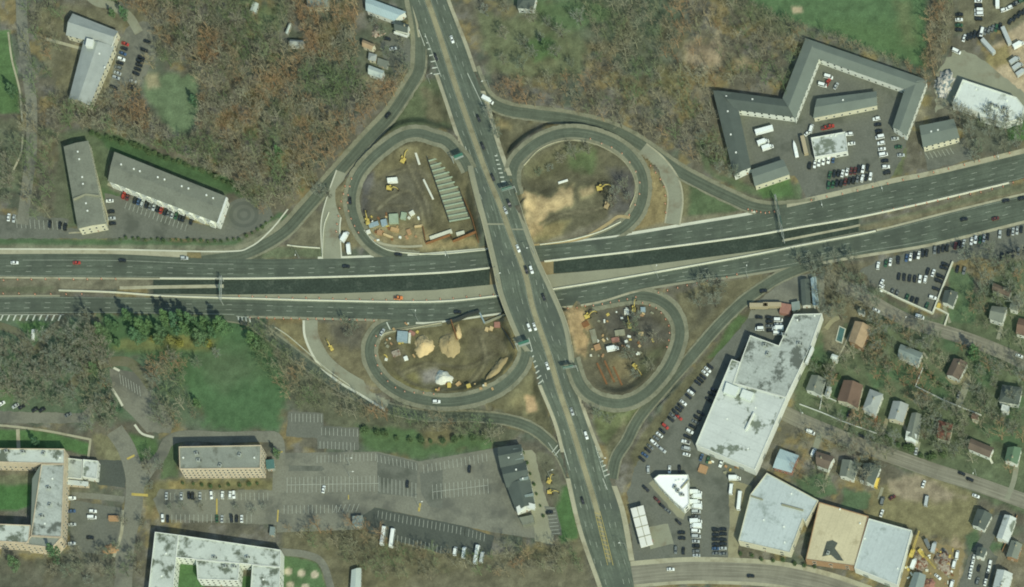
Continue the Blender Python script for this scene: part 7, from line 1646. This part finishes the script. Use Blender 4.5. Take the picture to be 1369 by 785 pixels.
# ------------------------------------------------------------------ the two woods: leafless crowns no one could count
WOODS = [([(85, -20), (480, -20), (480, 100), (500, 120), (540, 100), (545, 112), (480, 180), (400, 268), (352, 290), (310, 246), (240, 212), (150, 178), (95, 172), (75, 140), (130, 145), (190, 120), (215, 60), (195, 20), (120, -5)],
          [[(192, 92), (266, 92), (275, 150), (256, 196), (212, 178), (186, 118)], [(378, 40), (412, 40), (412, 72), (378, 72)], [(340, 0), (382, 0), (376, 42), (345, 42)], [(405, -10), (445, -10), (445, 18), (405, 18)], [(478, 98), (512, 104), (505, 122), (482, 118)], [(476, 45), (510, 50), (515, 100), (480, 100)]], 900, 10.0, .95),
         ([(860, -20), (1000, -20), (1000, 20), (1078, 52), (1048, 128), (955, 118), (960, 185), (975, 225), (940, 222), (860, 184), (815, 165), (760, 152), (690, 140), (660, 124), (690, 112), (780, 108), (800, 60), (790, 30), (770, -20)],
          [[(908, 50), (965, 44), (985, 70), (1018, 84), (1010, 96), (915, 92)]], 430, 10.0, .85),
         ([(905, 60), (1010, 60), (1040, 110), (960, 110), (920, 105)], [], 14, 14, .8),
         ([(32, 0), (85, 0), (85, 60), (60, 140), (80, 200), (70, 300), (35, 285), (45, 120)], [], 32, 13, 1.0),
         ([(345, 440), (415, 500), (470, 530), (520, 556), (640, 566), (690, 578), (660, 592), (500, 566), (400, 545), (350, 500)], [], 95, 9, .85),
         ([(372, 712), (480, 706), (500, 712), (600, 745), (770, 728), (780, 770), (520, 780), (450, 745)], [], 85, 10, .9),
         ([(1248, 0), (1276, 0), (1262, 80), (1240, 120), (1236, 90)], [], 40, 8, .85),
         ([(1000, 5), (1040, 26), (1085, 42), (1180, 76), (1235, 98), (1235, 104), (1078, 48), (1000, 30)], [], 38, 8, .75)]
HP = [[(x_+(x_-sum(q_[0] for q_ in h_[1])/4)*.8, y_+(y_-sum(q_[1] for q_ in h_[1])/4)*.8+4) for x_, y_ in h_[1]] for h_ in HOUSES]
WOODS.append(([(1085, 480), (1130, 480), (1160, 440), (1250, 440), (1300, 400), (1369, 370), (1369, 640), (1300, 620), (1200, 590), (1090, 550)], HP+[[(1190, 412), (1250, 425), (1369, 470), (1369, 500), (1270, 462), (1180, 428)]], 100, 12, .95))
WOODS.append(([(1075, 575), (1190, 615), (1150, 660), (1090, 660), (1066, 640)], HP, 14, 13, .9))
WOODS.append(([(30, 120), (85, 140), (80, 190), (75, 300), (32, 290)], [], 20, 12, .9))
WOODS += [([(205, 480), (250, 490), (262, 560), (235, 575), (215, 530)], [], 24, 9, .9), ([(330, 440), (362, 446), (412, 498), (388, 520), (348, 482)], [], 24, 9, .9), ([(100, 505), (146, 502), (165, 570), (120, 580)], [], 16, 10, .95)]
LT = [bare(120+i, 9+i*.7, 3.6+.35*i, 8, 6, 6, .05, 1.1) for i in range(7)]
QQ = []; TT = []; PP = []
for P, av, n, dm, s0 in WOODS:
    pts = scatter(P, n, dm, av)
    for x, y in pts:
        p = G(x, y); T, K = LT[rnd.randrange(7)]; s_ = s0*rnd.uniform(.7, 1.2); a = rnd.uniform(0, 6.28); ca, sa = math.cos(a)*s_, math.sin(a)*s_
        q = np.concatenate([T, K]); xx = q[..., 0]*ca-q[..., 1]*sa+p[0]; yy = q[..., 0]*sa+q[..., 1]*ca+p[1]; PP.append(np.full(len(q), rnd.uniform(.82, 1.18))); QQ.append(np.stack([xx, yy, q[..., 2]*s_+p[2]], -1))
        TT.append(np.full(len(q), min(1, max(0, float(fbm(np.array([x]), np.array([y]), 1/45, 9)[0])*2.4-.7+rnd.uniform(-.32, .32)))))
o = link('woodland', quad_mesh('woodland', np.concatenate(QQ), 'wood_twig', np.concatenate(TT), np.concatenate(PP))); tag(o, 'leafless grey brown woods and thickets filling the ground between roads and buildings', 'wood', None, 'stuff')
print('objects', len(bpy.data.objects), 'meshes', len(bpy.data.meshes))

for o in bpy.data.objects:
    if 'label' in o and len(str(o['label']).split()) > 16: print('LONG', len(o['label'].split()), o['label'])
